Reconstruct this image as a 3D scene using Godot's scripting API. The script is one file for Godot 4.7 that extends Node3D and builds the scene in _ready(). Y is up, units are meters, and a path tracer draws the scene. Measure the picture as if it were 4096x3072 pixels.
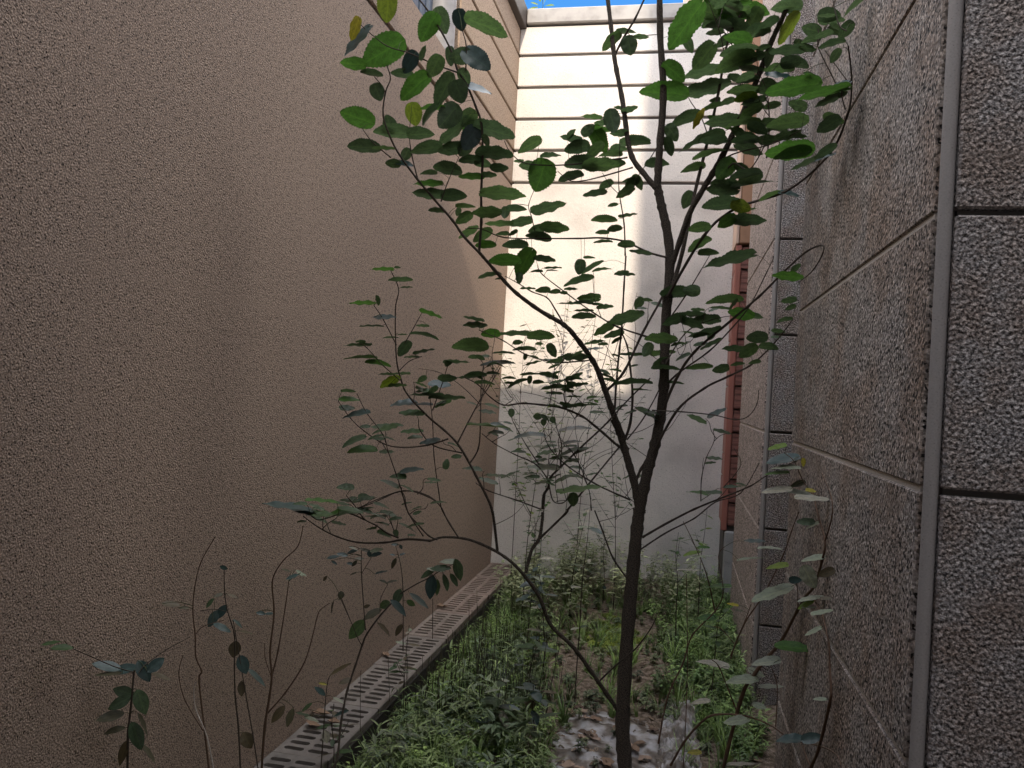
extends Node3D

const LEFT := -1.53      # face of the long stucco wall
const BACK := -6.93      # face of the end wall
const RIGHT := 0.44      # left faces of the granite pilasters

var M := {}
var used := {}
var rng := RandomNumberGenerator.new()


func _ready() -> void:
	rng.seed = 20240611
	# camera
	var cam := Camera3D.new()
	cam.name = "camera"
	cam.fov = 50.5
	cam.near = 0.05
	cam.far = 400.0
	cam.position = Vector3(0, 1.5, 0)
	cam.rotation = Vector3(deg_to_rad(0.474), deg_to_rad(11.632), deg_to_rad(3.249))
	add_child(cam)
	cam.current = true
	# sky and exposure
	var sm := ProceduralSkyMaterial.new()
	sm.sky_top_color = Color(0.07, 0.33, 0.90).linear_to_srgb()
	sm.sky_horizon_color = Color(0.20, 0.55, 1.0).linear_to_srgb()
	sm.sky_curve = 0.16
	sm.ground_bottom_color = Color(0.10, 0.09, 0.08).linear_to_srgb()
	sm.ground_horizon_color = Color(0.2, 0.19, 0.18).linear_to_srgb()
	sm.energy_multiplier = 1.0
	# added bright clouds, mostly unseen, to fill the shade around a clear gap
	var cl := noise_tex(1024, FastNoiseLite.TYPE_SIMPLEX_SMOOTH, 0.006, 5, [[0.0, Color(1, 1, 1, 0)], [0.42, Color(1, 1, 1, 0)], [0.56, Color(1, 1, 1, 0.8)], [1.0, Color(1, 1, 1, 1)]], 8)
	cl.height = 512
	sm.sky_cover = cl
	sm.sky_cover_modulate = Color(1.0, 0.975, 0.93) * 1.86
	sm.sun_angle_max = 60.0
	sm.sun_curve = 0.15
	var sky := Sky.new()
	sky.sky_material = sm
	var env := Environment.new()
	env.background_mode = Environment.BG_SKY
	env.sky = sky
	env.tonemap_mode = Environment.TONE_MAPPER_LINEAR
	env.tonemap_exposure = 1.05
	env.sdfgi_enabled = true
	env.ssao_enabled = true
	env.ssil_enabled = true
	var we := WorldEnvironment.new()
	we.name = "world_environment"
	we.environment = env
	add_child(we)
	# sun: behind the camera and a little to the right
	var sun := DirectionalLight3D.new()
	sun.name = "sun"
	sun.light_energy = 1.12
	sun.light_color = Color(1.0, 0.93, 0.84)
	sun.light_angular_distance = 0.5
	sun.shadow_enabled = true
	add_child(sun)
	sun.look_at_from_position(Vector3.ZERO, Vector3(-0.136, -0.53, -0.848), Vector3.UP)

	materials()
	setting()
	left_side()
	end_side()
	right_side()
	behind_camera()
	drain()
	plants()
	ground_things()


# ------------------------------------------------------------------ helpers
func numbered(called: String) -> String:
	if not used.has(called):
		used[called] = 0
		return called
	used[called] += 1
	return "%s_%03d" % [called, used[called]]


func tag(o: Node3D, label: String, category: String, group := "") -> void:
	o.set_meta("label", label)
	o.set_meta("category", category)
	if group:
		o.set_meta("group", group)


func thing(called: String, label: String, category: String, at := Vector3.ZERO, group := "") -> Node3D:
	var o := Node3D.new()
	o.name = numbered(called)
	o.position = at
	tag(o, label, category, group)
	add_child(o, true)
	return o


func part(called: String, mesh: Mesh, m: Material, parent: Node, at := Vector3.ZERO) -> MeshInstance3D:
	var o := MeshInstance3D.new()
	o.mesh = mesh
	o.material_override = m
	o.position = at
	var n := called
	var k := 0
	while parent.has_node(NodePath(n)):
		k += 1
		n = "%s_%03d" % [called, k]
	o.name = n
	parent.add_child(o, true)
	return o


func fpart(called: String, mesh: Mesh, m: Material, parent: Node, xf: Transform3D, k: int) -> MeshInstance3D:
	# as part(), numbered by the caller: quicker where there are hundreds
	var o := MeshInstance3D.new()
	o.mesh = mesh
	o.material_override = m
	o.transform = xf
	o.name = called if k == 0 else "%s_%03d" % [called, k]
	parent.add_child(o, true)
	return o


func lin(r: float, g: float, b: float) -> Color:
	return Color(r, g, b).linear_to_srgb()


func tri(st: SurfaceTool, a: Vector3, b: Vector3, c: Vector3, out: Vector3) -> void:
	var n := (c - a).cross(b - a)
	if n.length() < 1e-12:
		return
	n = n.normalized()
	if n.dot(out) < 0:
		var t := b
		b = c
		c = t
		n = -n
	for p in [a, b, c]:
		st.set_normal(n)
		st.set_uv(Vector2(p.x, p.y))
		st.add_vertex(p)


func quad(st: SurfaceTool, a: Vector3, b: Vector3, c: Vector3, d: Vector3, out: Vector3) -> void:
	tri(st, a, b, c, out)
	tri(st, a, c, d, out)


# a box between two corners with chamfered edges
func add_box(st: SurfaceTool, lo: Vector3, hi: Vector3, b := 0.004) -> void:
	var mid := (lo + hi) / 2
	var h := (hi - lo) / 2
	b = minf(b, minf(h.x, minf(h.y, h.z)) * 0.45)
	for ax in 3:
		var u := (ax + 1) % 3
		var v := (ax + 2) % 3
		for s: float in [-1.0, 1.0]:
			var f := []
			for q: Array in [[-1, -1], [1, -1], [1, 1], [-1, 1]]:
				var p := Vector3.ZERO
				p[ax] = s * h[ax]
				p[u] = q[0] * (h[u] - b)
				p[v] = q[1] * (h[v] - b)
				f.append(mid + p)
			var out := Vector3.ZERO
			out[ax] = s
			quad(st, f[0], f[1], f[2], f[3], out)
			if b > 0.0:
				for s2: float in [-1.0, 1.0]:      # edge between the faces ax and u
					var p0 := Vector3.ZERO
					p0[ax] = s * h[ax]
					p0[u] = s2 * (h[u] - b)
					p0[v] = -(h[v] - b)
					var p1 := p0
					p1[v] = h[v] - b
					var p2 := p1
					p2[ax] = s * (h[ax] - b)
					p2[u] = s2 * h[u]
					var p3 := p2
					p3[v] = -(h[v] - b)
					var o2 := Vector3.ZERO
					o2[ax] = s
					o2[u] = s2
					quad(st, mid + p0, mid + p1, mid + p2, mid + p3, o2)
	if b > 0.0:
		for sx: float in [-1.0, 1.0]:
			for sy: float in [-1.0, 1.0]:
				for sz: float in [-1.0, 1.0]:
					var s := Vector3(sx, sy, sz)
					tri(st, mid + s * Vector3(h.x, h.y - b, h.z - b), mid + s * Vector3(h.x - b, h.y, h.z - b), mid + s * Vector3(h.x - b, h.y - b, h.z), s)


func begin() -> SurfaceTool:
	var st := SurfaceTool.new()
	st.begin(Mesh.PRIMITIVE_TRIANGLES)
	return st


func box(lo: Vector3, hi: Vector3, b := 0.004) -> ArrayMesh:
	var st := begin()
	add_box(st, lo, hi, b)
	return st.commit()


# a smooth tube through points (Catmull-Rom), radius from r0 to r1
func add_tube(st: SurfaceTool, pts: Array, r0: float, r1: float, sides := 6, steps := 4, wob := 0.0) -> void:
	var path: Array[Vector3] = []
	for i in pts.size() - 1:
		var p0: Vector3 = pts[maxi(i - 1, 0)]
		var p1: Vector3 = pts[i]
		var p2: Vector3 = pts[i + 1]
		var p3: Vector3 = pts[mini(i + 2, pts.size() - 1)]
		for k in steps:
			path.append(p1.cubic_interpolate(p2, p0, p3, float(k) / steps))
	path.append(pts[-1])
	var n := path.size()
	var side := Vector3.RIGHT
	var rings := []
	for i in n:
		var d := (path[mini(i + 1, n - 1)] - path[maxi(i - 1, 0)]).normalized()
		if i == 0:
			side = d.cross(Vector3(0.3, 0.2, 0.93)).normalized()
		side = (side - d * side.dot(d)).normalized()
		var other := d.cross(side)
		var r := lerpf(r0, r1, float(i) / (n - 1))
		if wob > 0:
			r *= 1.0 + wob * sin(i * 2.4 + path[i].x * 40.0) * 0.6 + (wob * 1.6 if i % 5 == 0 else 0.0)
		var ring := []
		for k in sides:
			var a := TAU * k / sides
			var nn := side * cos(a) + other * sin(a)
			ring.append([path[i] + nn * r, nn])
		rings.append(ring)
	var len := 0.0
	for i in n - 1:
		var l2 := len + path[i].distance_to(path[i + 1])
		for k in sides:
			var k2 := (k + 1) % sides
			for q: Array in [[i, k, len, k], [i + 1, k2, l2, k + 1], [i, k2, len, k + 1], [i, k, len, k], [i + 1, k, l2, k], [i + 1, k2, l2, k + 1]]:
				var e: Array = rings[q[0]][q[1]]
				st.set_normal(e[1])
				st.set_uv(Vector2(float(q[3]) / sides, q[2] * 4.0))
				st.add_vertex(e[0])
		len = l2


func tube(pts: Array, r0: float, r1: float, sides := 6, steps := 4, wob := 0.0) -> ArrayMesh:
	var st := begin()
	add_tube(st, pts, r0, r1, sides, steps, wob)
	return st.commit()


# ------------------------------------------------------------------ materials
func noise_tex(size: int, kind: int, freq: float, octaves: int, stops: Array, sd := 1, ret := -1, gain := 0.5) -> NoiseTexture2D:
	var n := FastNoiseLite.new()
	n.noise_type = kind
	n.seed = sd
	n.frequency = freq
	n.fractal_octaves = octaves
	n.fractal_gain = gain
	n.fractal_type = FastNoiseLite.FRACTAL_FBM if octaves > 1 else FastNoiseLite.FRACTAL_NONE
	if ret >= 0:
		n.cellular_return_type = ret
	var t := NoiseTexture2D.new()
	t.width = size
	t.height = size
	t.seamless = true
	t.seamless_blend_skirt = 0.08
	t.noise = n
	if stops:
		var g := Gradient.new()
		g.offsets = PackedFloat32Array(stops.map(func(s): return s[0]))
		g.colors = PackedColorArray(stops.map(func(s): return s[1]))
		t.color_ramp = g
	return t


func gray(v: float) -> Color:
	return Color(v, v, v)


func surface(called: String, color: Color, rough: float, albedo: Texture2D = null, metres := 1.0, height: Texture2D = null, depth_cm := 0.0, stain: Texture2D = null, stain_metres := 5.0) -> StandardMaterial3D:
	var m := StandardMaterial3D.new()
	m.resource_name = called
	m.albedo_color = color
	m.roughness = rough
	m.metallic_specular = 0.4
	if albedo:
		m.albedo_texture = albedo
	if albedo or height:
		m.uv1_triplanar = true
		m.uv1_world_triplanar = true
		m.uv1_triplanar_sharpness = 4.0
		m.uv1_scale = Vector3.ONE / metres
	if height:
		m.heightmap_enabled = true
		m.heightmap_texture = height
		m.heightmap_scale = depth_cm
	if stain:
		m.detail_enabled = true
		m.detail_blend_mode = BaseMaterial3D.BLEND_MODE_MUL
		m.detail_uv_layer = BaseMaterial3D.DETAIL_UV_2
		m.detail_albedo = stain
		m.uv2_triplanar = true
		m.uv2_world_triplanar = true
		m.uv2_scale = Vector3(1.0, 1.0, 1.0) / stain_metres
	M[called] = m
	return m


func materials() -> void:
	const S := FastNoiseLite.TYPE_SIMPLEX_SMOOTH
	const P := FastNoiseLite.TYPE_PERLIN
	const C := FastNoiseLite.TYPE_CELLULAR
	var cloudy := noise_tex(512, S, 0.012, 4, [[0.0, gray(0.88)], [0.45, gray(0.96)], [1.0, gray(1.0)]], 5)
	var streaky := noise_tex(512, S, 0.01, 5, [[0.0, gray(0.84)], [0.35, gray(0.95)], [0.6, gray(1.0)], [1.0, gray(1.0)]], 8)
	var grain := noise_tex(1024, S, 0.14, 4, [[0.0, gray(0.25)], [0.2, gray(0.45)], [0.4, gray(0.72)], [0.55, gray(0.84)], [0.75, gray(1.0)], [1.0, gray(1.0)]], 15, -1, 0.7)
	# rough brown stucco with small dark pits
	var st_a := noise_tex(1024, C, 0.046, 1, [[0.0, gray(0.03)], [0.035, gray(0.10)], [0.085, gray(0.94)], [0.6, gray(1.0)], [1.0, gray(0.93)]], 11, FastNoiseLite.RETURN_DISTANCE)
	var st_h := noise_tex(1024, S, 0.15, 3, [], 12, -1, 0.6)
	surface("stucco", lin(0.56, 0.425, 0.335), 0.95, st_a, 1.21, st_h, 0.27, grain, 0.95)
	surface("stucco_tan_glow", lin(0.66, 0.50, 0.37), 0.95, st_a, 1.33, st_h, 0.25, grain, 1.1)  # same stucco tinted tan to carry the warm glow near the corner
	# pale smooth plaster with sparse specks
	var pl_a := noise_tex(1024, S, 0.16, 2, [[0.0, gray(0.45)], [0.10, gray(0.62)], [0.17, gray(0.92)], [0.6, gray(0.97)], [1.0, gray(1.0)]], 21)
	var pl_h := noise_tex(1024, S, 0.06, 4, [], 22)
	surface("plaster", lin(0.86, 0.815, 0.765), 0.92, pl_a, 2.2, pl_h, 0.14, streaky, 4.3)
	surface("groove", lin(0.12, 0.11, 0.10), 0.95)
	var tint := noise_tex(512, S, 0.012, 5, [[0.0, Color(0.84, 0.78, 0.73)], [0.42, Color(0.94, 0.92, 0.905)], [0.6, Color(0.96, 0.965, 0.97)], [1.0, Color(0.95, 0.97, 0.99)]], 35, -1, 0.6)
	# speckled granite slabs
	var gr_a := noise_tex(1024, C, 0.15, 1, [[0.0, gray(0.12)], [0.10, gray(0.20)], [0.2, gray(0.56)], [0.6, gray(0.70)], [0.88, gray(0.84)], [1.0, gray(1.0)]], 31, FastNoiseLite.RETURN_CELL_VALUE)
	var gr_h := noise_tex(1024, S, 0.07, 4, [], 32)
	surface("granite", lin(0.61, 0.525, 0.475), 0.85, gr_a, 0.9, gr_h, 0.3, tint, 2.3)
	var gd_a := noise_tex(1024, S, 0.085, 4, [[0.0, gray(0.12)], [0.27, gray(0.22)], [0.36, gray(0.46)], [0.5, gray(0.60)], [0.7, gray(0.82)], [1.0, gray(1.0)]], 33, -1, 0.7)
	surface("granite_rough", lin(0.73, 0.665, 0.65), 0.8, gd_a, 0.8, gr_h, 0.55, tint, 1.3)
	surface("granite_bounce", lin(0.80, 0.66, 0.60), 0.85, gr_a, 1.0, gr_h, 0.3, cloudy, 2.3)  # bounce light off the sunlit wall put into a lighter granite colour
	surface("mortar", lin(0.50, 0.45, 0.41), 0.9, pl_a, 1.0)
	surface("bead", lin(0.30, 0.28, 0.275), 0.8, pl_a, 0.8)
	surface("coping", lin(0.38, 0.36, 0.34), 0.5, streaky, 0.9)
	surface("coping_brown", lin(0.055, 0.042, 0.036), 0.6, streaky, 0.9)
	surface("frame_blue", lin(0.10, 0.13, 0.18), 0.45)
	surface("cream", lin(0.78, 0.74, 0.68), 0.8)
	surface("pipe", lin(0.30, 0.30, 0.31), 0.5, streaky, 0.7)
	var wood := noise_tex(512, S, 0.01, 4, [[0.0, gray(0.62)], [0.5, gray(0.9)], [1.0, gray(1.0)]], 41)
	surface("red_board", lin(0.29, 0.125, 0.10), 0.6, wood, 1.0, wood, 0.4)
	M.red_board.uv1_scale = Vector3(0.6, 7.0, 0.6)
	surface("red_trim", lin(0.35, 0.14, 0.11), 0.5)
	surface("tan_plaster", lin(0.68, 0.50, 0.40), 0.85, streaky, 1.4)
	surface("brown_plaster", lin(0.36, 0.21, 0.135), 0.85, streaky, 1.4)
	surface("gray_plaster", lin(0.42, 0.41, 0.40), 0.9, pl_a, 1.4, null, 0, streaky, 1.0)
	surface("dark_wall", lin(0.20, 0.18, 0.17), 0.9, st_a, 1.3)
	surface("grate", lin(0.27, 0.225, 0.20), 0.8, cloudy, 0.35, st_h, 0.12, streaky, 0.8)
	surface("channel", lin(0.030, 0.026, 0.022), 0.95, streaky, 0.8)  # near black: shade under the slots is put into the colour
	var so_a := noise_tex(1024, S, 0.03, 5, [[0.0, lin(0.06, 0.042, 0.028)], [0.4, lin(0.13, 0.098, 0.07)], [0.65, lin(0.22, 0.17, 0.135)], [1.0, lin(0.32, 0.26, 0.21)]], 51)
	surface("soil", Color.WHITE, 0.95, so_a, 1.2, st_h, 1.0)
	var ba := noise_tex(512, S, 0.05, 5, [[0.0, gray(0.25)], [0.4, gray(0.6)], [0.6, gray(0.85)], [1.0, gray(1.0)]], 61, -1, 0.65)
	surface("bark", lin(0.115, 0.09, 0.07), 0.9, ba, 0.16, ba, 0.5)
	surface("twig", lin(0.05, 0.038, 0.03), 0.85)
	surface("twig_brown", lin(0.10, 0.06, 0.04), 0.85)
	surface("twig_green", lin(0.05, 0.06, 0.025), 0.8)


func setting() -> void:
	# ground: one sheet, gently uneven inside the court
	var st := begin()
	var n := FastNoiseLite.new()
	n.seed = 4
	n.frequency = 1.1
	n.fractal_octaves = 4
	var xs := []
	for i in 61:
		xs.append(-1.29 + 2.6 * i / 60.0)
	xs = [-60.0, -1.31, -1.30] + xs + [60.0]
	var zs := []
	for i in 121:
		zs.append(-7.6 + 8.6 * i / 120.0)
	zs = [-60.0] + zs + [60.0]
	for i in xs.size():
		for j in zs.size():
			st.set_uv(Vector2(xs[i], zs[j]))
			st.set_smooth_group(0)
			st.add_vertex(Vector3(xs[i], soil_y(xs[i], zs[j], n), zs[j]))
	for i in xs.size() - 1:
		for j in zs.size() - 1:
			var a := i * zs.size() + j
			var b := a + zs.size()
			for k: int in [a, b, b + 1, a, b + 1, a + 1]:
				st.add_index(k)
	st.generate_normals()
	var g := part("ground", st.commit(), M.soil, self)
	g.set_meta("kind", "structure")


var soil_noise: FastNoiseLite
func soil_y(x: float, z: float, n: FastNoiseLite = null) -> float:
	if x < -1.285:
		return -0.32
	if soil_noise == null:
		soil_noise = FastNoiseLite.new()
		soil_noise.seed = 4
		soil_noise.frequency = 1.1
		soil_noise.fractal_octaves = 4
	if absf(x) > 2.0 or z > 1.5 or z < -8.0:
		return -0.08
	return -0.065 + 0.06 * soil_noise.get_noise_2d(x, z) - 0.085 * smoothstep(-1.0, -1.22, x) + 0.02 * smoothstep(-1.2, -0.4, x)


func left_side() -> void:
	var w := thing("stucco_wall", "long brown stucco wall with fine dark pits rising beside the drain covers", "wall")
	var t := LEFT - 0.30
	part("panel", box(Vector3(t, -0.4, BACK - 0.3), Vector3(LEFT, 3.29, 3.0), 0.006), M.stucco, w)
	part("panel", box(Vector3(t, 3.312, BACK - 0.3), Vector3(LEFT, 3.588, 3.0), 0.006), M.stucco, w)
	var y := 3.61
	var end := -5.10
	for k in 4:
		part("panel", box(Vector3(t, y, BACK - 0.3), Vector3(LEFT, minf(y + 0.258, 4.66), end), 0.006), M.stucco_tan_glow, w)
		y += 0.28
	part("joint_backing", box(Vector3(t + 0.02, 3.27, BACK - 0.28), Vector3(LEFT - 0.018, 4.65, end - 0.02), 0), M.groove, w)
	part("joint_backing", box(Vector3(t + 0.02, 3.27, end - 0.03), Vector3(LEFT - 0.018, 3.58, 2.98), 0), M.groove, w)
	# brown metal coping
	var st := begin()
	add_box(st, Vector3(t - 0.05, 4.66, BACK - 0.32), Vector3(LEFT + 0.055, 4.84, end + 0.02), 0.006)
	part("coping", st.commit(), M.coping_brown, w)
	# set-back upper storey with its slatted window
	var b := thing("upper_storey", "pale set-back upper storey above the brown stucco wall", "building")
	part("wall", box(Vector3(-2.6, 3.2, -5.1), Vector3(-2.3, 5.2, 3.0), 0.01), M.cream, b)
	part("wall", box(Vector3(-2.6, 3.2, -5.32), Vector3(-1.86, 4.62, -5.12), 0.01), M.cream, b)
	var win := thing("slatted_window", "blue-grey slatted window above the left wall, cut by the top edge", "window", Vector3(-1.68, 3.585, -4.4))
	st = begin()
	add_box(st, Vector3(-0.03, 0.0, -0.42), Vector3(0.03, 0.06, 0.50))
	add_box(st, Vector3(-0.03, 1.2, -0.42), Vector3(0.03, 1.26, 0.50))
	add_box(st, Vector3(-0.035, 0.0, -0.46), Vector3(0.035, 1.26, -0.40))
	add_box(st, Vector3(-0.035, 0.0, 0.48), Vector3(0.035, 1.26, 0.54))
	part("frame", st.commit(), M.frame_blue, win)
	for k in 7:
		part("slat", box(Vector3(-0.02, 0.05, -0.36 + k * 0.125), Vector3(0.02, 1.21, -0.29 + k * 0.125)), M.frame_blue, win)
	var p := thing("downpipe", "grey downpipe standing on the left wall beside the slatted window", "pipe", Vector3(-1.60, 3.585, -4.93))
	part("pipe", tube([Vector3(0, 0, 0), Vector3(0, 0.6, 0), Vector3(0, 1.6, 0)], 0.085, 0.085, 24, 1), M.pipe, p)
	part("collar", tube([Vector3(0, 0.0, 0), Vector3(0, 0.05, 0)], 0.095, 0.095, 24, 1), M.pipe, p)


func end_side() -> void:
	var w := thing("end_wall", "pale plaster wall closing the court, half sunlit, grooved near its top", "wall")
	var t := BACK - 0.3
	var x0 := LEFT - 0.0
	var ys := [-0.4, 3.315, 3.595, 3.87, 4.147, 4.427, 4.69]
	for k in 6:
		part("panel", box(Vector3(x0 + 0.001, ys[k] + 0.013, t), Vector3(1.4, ys[k + 1] - 0.013, BACK), 0.005), M.plaster, w)
	part("joint_backing", box(Vector3(x0 + 0.02, 3.2, t + 0.02), Vector3(1.38, 4.66, BACK - 0.016), 0), M.groove, w)
	var st := begin()
	add_box(st, Vector3(LEFT + 0.058, 4.695, t - 0.05), Vector3(1.4, 4.825, BACK + 0.035), 0.008)
	part("coping", st.commit(), M.coping, w)
	var b := thing("roof_block", "pinkish rooftop block above the right end of the pale wall", "building")
	part("wall", box(Vector3(-0.16, 4.4, -9.0), Vector3(3.0, 8.0, -7.6), 0.01), M.tan_plaster, b)


func pilaster(label: String, z0: float, z1: float, flank: Material, front: Material) -> void:
	# z0 is the face towards the camera
	var p := thing("granite_pilaster", label, "pilaster")
	var ys := [-0.62, -0.142, 0.36, 0.86, 1.362, 1.868, 2.367, 2.867, 3.367, 3.867, 4.367, 4.75]
	var g := 0.006
	for k in ys.size() - 1:
		part("side_slab", box(Vector3(RIGHT, ys[k] + g, z1), Vector3(RIGHT + 0.03, ys[k + 1] - g, z0 - 0.037), 0.003), flank, p)
		part("front_slab", box(Vector3(RIGHT + 0.0310, ys[k] + 0.006, z0 - 0.03), Vector3(RIGHT + 0.9, ys[k + 1] - 0.006, z0), 0.004), front, p)
	part("mortar_core", box(Vector3(RIGHT + 0.005, -0.6, z1 + 0.003), Vector3(RIGHT + 0.88, 4.74, z0 - 0.04), 0), M.mortar, p)
	part("mortar_bed", box(Vector3(RIGHT + 0.038, -0.6, z0 - 0.038), Vector3(RIGHT + 0.87, 4.74, z0 - 0.022), 0), M.groove, p)
	part("corner_bead", tube([Vector3(RIGHT + 0.0175, -0.6, z0 - 0.020), Vector3(RIGHT + 0.0175, 2.0, z0 - 0.020), Vector3(RIGHT + 0.0175, 4.74, z0 - 0.020)], 0.0128, 0.0128, 16, 1), M.bead, p)


func right_side() -> void:
	pilaster("near speckled granite pilaster filling the right edge, with a grey corner bead", -1.59, -3.34, M.granite, M.granite_rough)
	pilaster("farther granite pilaster, flank tinted pinkish for bounce light, between the red boarding and the near pilaster", -4.41, -6.12, M.granite_bounce, M.granite_rough)
	var r := thing("recessed_wall", "dark recessed wall between the two granite pilasters", "wall")
	part("wall", box(Vector3(1.35, -0.6, -7.2), Vector3(1.6, 4.7, 1.0), 0.01), M.dark_wall, r)
	# red boarded pier in the far corner
	var p := thing("boarded_pier", "narrow red boarded pier in the far right corner beside the pale wall", "pier")
	var x := 0.368
	part("corner_trim", box(Vector3(x, 0.52, -6.52), Vector3(x + 0.045, 2.72, -6.475), 0.006), M.red_trim, p)
	var y := 0.56
	for k in 12:
		var board := part("board", box(Vector3(x + 0.046, 0, -0.022), Vector3(1.30, 0.168, 0.0), 0.004), M.red_board, p, Vector3(0, y, -6.480))
		board.rotation.x = -0.06
		part("return_board", box(Vector3(x + 0.004, y, BACK + 0.004), Vector3(x + 0.03, y + 0.168, -6.522), 0.005), M.red_trim, p)
		y += 0.18
	part("core", box(Vector3(x + 0.02, -0.4, BACK + 0.006), Vector3(1.32, 2.70, -6.51), 0), M.groove, p)
	part("upper_pier", box(Vector3(x + 0.019, 2.73, BACK + 0.003), Vector3(1.30, 4.66, -6.465), 0.01), M.brown_plaster, p)
	part("lit_flank", box(Vector3(x - 0.005, 2.73, BACK + 0.003), Vector3(x + 0.017, 4.66, -6.462), 0.004), M.tan_plaster, p)  # lit side of the upper pier, its light put into the peach colour
	part("plinth", box(Vector3(x + 0.03, -0.4, BACK + 0.008), Vector3(1.30, 0.515, -6.47), 0.01), M.gray_plaster, p)


func behind_camera() -> void:
	# unseen blocks set behind the camera, placed and sized to shade the court
	var c := thing("rear_building", "unseen plain building sized to shade the lower court", "building")
	part("wall", box(Vector3(-6.0, -0.3, 2.5), Vector3(9.0, 7.45, 9.0), 0.02), M.gray_plaster, c)
	var a := thing("shade_canopy", "added unseen slab darkening the near end of the court", "canopy")  # added only to darken the near left side
	part("slab", box(Vector3(-1.52, 3.0, -1.15), Vector3(-0.35, 3.15, 2.49), 0.01), M.gray_plaster, a)
	var t := thing("shade_tower", "unseen tall block placed to shade the right of the end wall", "building")  # unseen, shaped so its edge bounds the sunlit patch
	part("wall", box(Vector3(1.52, -0.3, 3.2), Vector3(9.0, 13.5, 5.2), 0.02), M.gray_plaster, t)


func slot_cell(st: SurfaceTool, cx: float, cz: float, hx: float, hz: float, sl: float, sr: float, th: float) -> void:
	# a rectangle with a round-ended slot through it
	var n := 20
	var hole := []
	var rim := []
	for k in n:
		var a := TAU * k / n
		var d := Vector2(cos(a), sin(a))
		var q := Vector2(signf(d.x) * sl, 0) + d * sr if absf(d.x) > 0.001 else d * sr
		hole.append(q)
		var s := minf(hx / maxf(absf(q.x), 1e-5), hz / maxf(absf(q.y), 1e-5))
		rim.append(q * s)
	# the four corners belong to the rim
	for s: Array in [[1, 1], [-1, 1], [-1, -1], [1, -1]]:
		var c := Vector2(s[0] * hx, s[1] * hz)
		var best := 0
		for k in n:
			if rim[k].distance_to(c) < rim[best].distance_to(c):
				best = k
		rim[best] = c
	for k in n:
		var k2 := (k + 1) % n
		var a := Vector3(cx + hole[k].x, 0, cz + hole[k].y)
		var b := Vector3(cx + hole[k2].x, 0, cz + hole[k2].y)
		quad(st, a, b, Vector3(cx + rim[k2].x, 0, cz + rim[k2].y), Vector3(cx + rim[k].x, 0, cz + rim[k].y), Vector3.UP)
		var inward := -Vector3(hole[k].x + hole[k2].x, 0, hole[k].y + hole[k2].y)
		quad(st, a, b, b + Vector3(0, -th, 0), a + Vector3(0, -th, 0), inward)


func grate_mesh() -> ArrayMesh:
	var st := begin()
	var L := 0.546
	var W := 0.236
	var th := 0.03
	var cell := (L - 0.05) / 9.0
	for c in 2:
		var cx := 0.018 + 0.048 + c * 0.104
		for k in 9:
			slot_cell(st, cx, -0.025 - (k + 0.5) * cell, 0.048, cell / 2, 0.0275, 0.0148, th)
	for s: Array in [[0.0, 0.018, 0.0, L], [0.114, 0.122, 0.0, L], [0.218, W, 0.0, L], [0.018, 0.114, 0.0, 0.025], [0.122, 0.218, 0.0, 0.025], [0.018, 0.114, L - 0.025, L], [0.122, 0.218, L - 0.025, L]]:
		quad(st, Vector3(s[0], 0, -s[2]), Vector3(s[1], 0, -s[2]), Vector3(s[1], 0, -s[3]), Vector3(s[0], 0, -s[3]), Vector3.UP)
	var b := 0.004      # worn rim
	for s: Array in [[Vector3(0, 0, 0), Vector3(W, 0, 0), Vector3.BACK], [Vector3(0, 0, -L), Vector3(W, 0, -L), Vector3.FORWARD], [Vector3(0, 0, 0), Vector3(0, 0, -L), Vector3.LEFT], [Vector3(W, 0, 0), Vector3(W, 0, -L), Vector3.RIGHT]]:
		var o: Vector3 = s[2]
		var dn := o * b + Vector3(0, -b, 0)
		quad(st, s[0], s[1], s[1] + dn, s[0] + dn, o + Vector3.UP)
		quad(st, s[0] + dn, s[1] + dn, s[1] + dn + Vector3(0, -th, 0), s[0] + dn + Vector3(0, -th, 0), o)
	return st.commit()


func drain() -> void:
	var ch := thing("drain_channel", "dark concrete drain channel along the foot of the brown wall", "drain")
	part("side_wall", box(Vector3(-1.300, -0.34, -6.93), Vector3(-1.276, -0.036, 0.5), 0.004), M.channel, ch)
	part("side_wall", box(Vector3(LEFT + 0.001, -0.34, -6.93), Vector3(-1.505, -0.036, 0.5), 0.004), M.channel, ch)
	part("floor", box(Vector3(-1.505, -0.34, -6.93), Vector3(-1.300, -0.30, 0.5), 0), M.channel, ch)
	var mesh := grate_mesh()
	var order := ["touching the pale end wall", "second from the pale end wall", "third from the pale end wall", "fourth from the pale end wall", "fifth from the pale end wall", "sixth from the pale end wall", "seventh from the pale end wall", "cut by the bottom edge, eighth from the pale end wall"]
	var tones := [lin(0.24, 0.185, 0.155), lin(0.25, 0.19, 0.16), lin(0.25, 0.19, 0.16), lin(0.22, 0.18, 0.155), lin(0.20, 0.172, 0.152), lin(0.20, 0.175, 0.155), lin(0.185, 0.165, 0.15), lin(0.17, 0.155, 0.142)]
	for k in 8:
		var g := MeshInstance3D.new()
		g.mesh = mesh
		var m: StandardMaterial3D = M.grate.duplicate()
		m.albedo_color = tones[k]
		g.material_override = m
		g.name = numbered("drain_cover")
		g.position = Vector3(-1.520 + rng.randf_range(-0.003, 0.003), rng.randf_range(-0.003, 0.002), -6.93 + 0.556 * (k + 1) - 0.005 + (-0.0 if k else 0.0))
		g.rotation = Vector3(rng.randf_range(-0.004, 0.004), rng.randf_range(-0.006, 0.006), rng.randf_range(-0.01, 0.01))
		tag(g, "slotted drain cover " + order[k], "drain cover", "drain covers along the brown wall")
		add_child(g, true)



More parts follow.
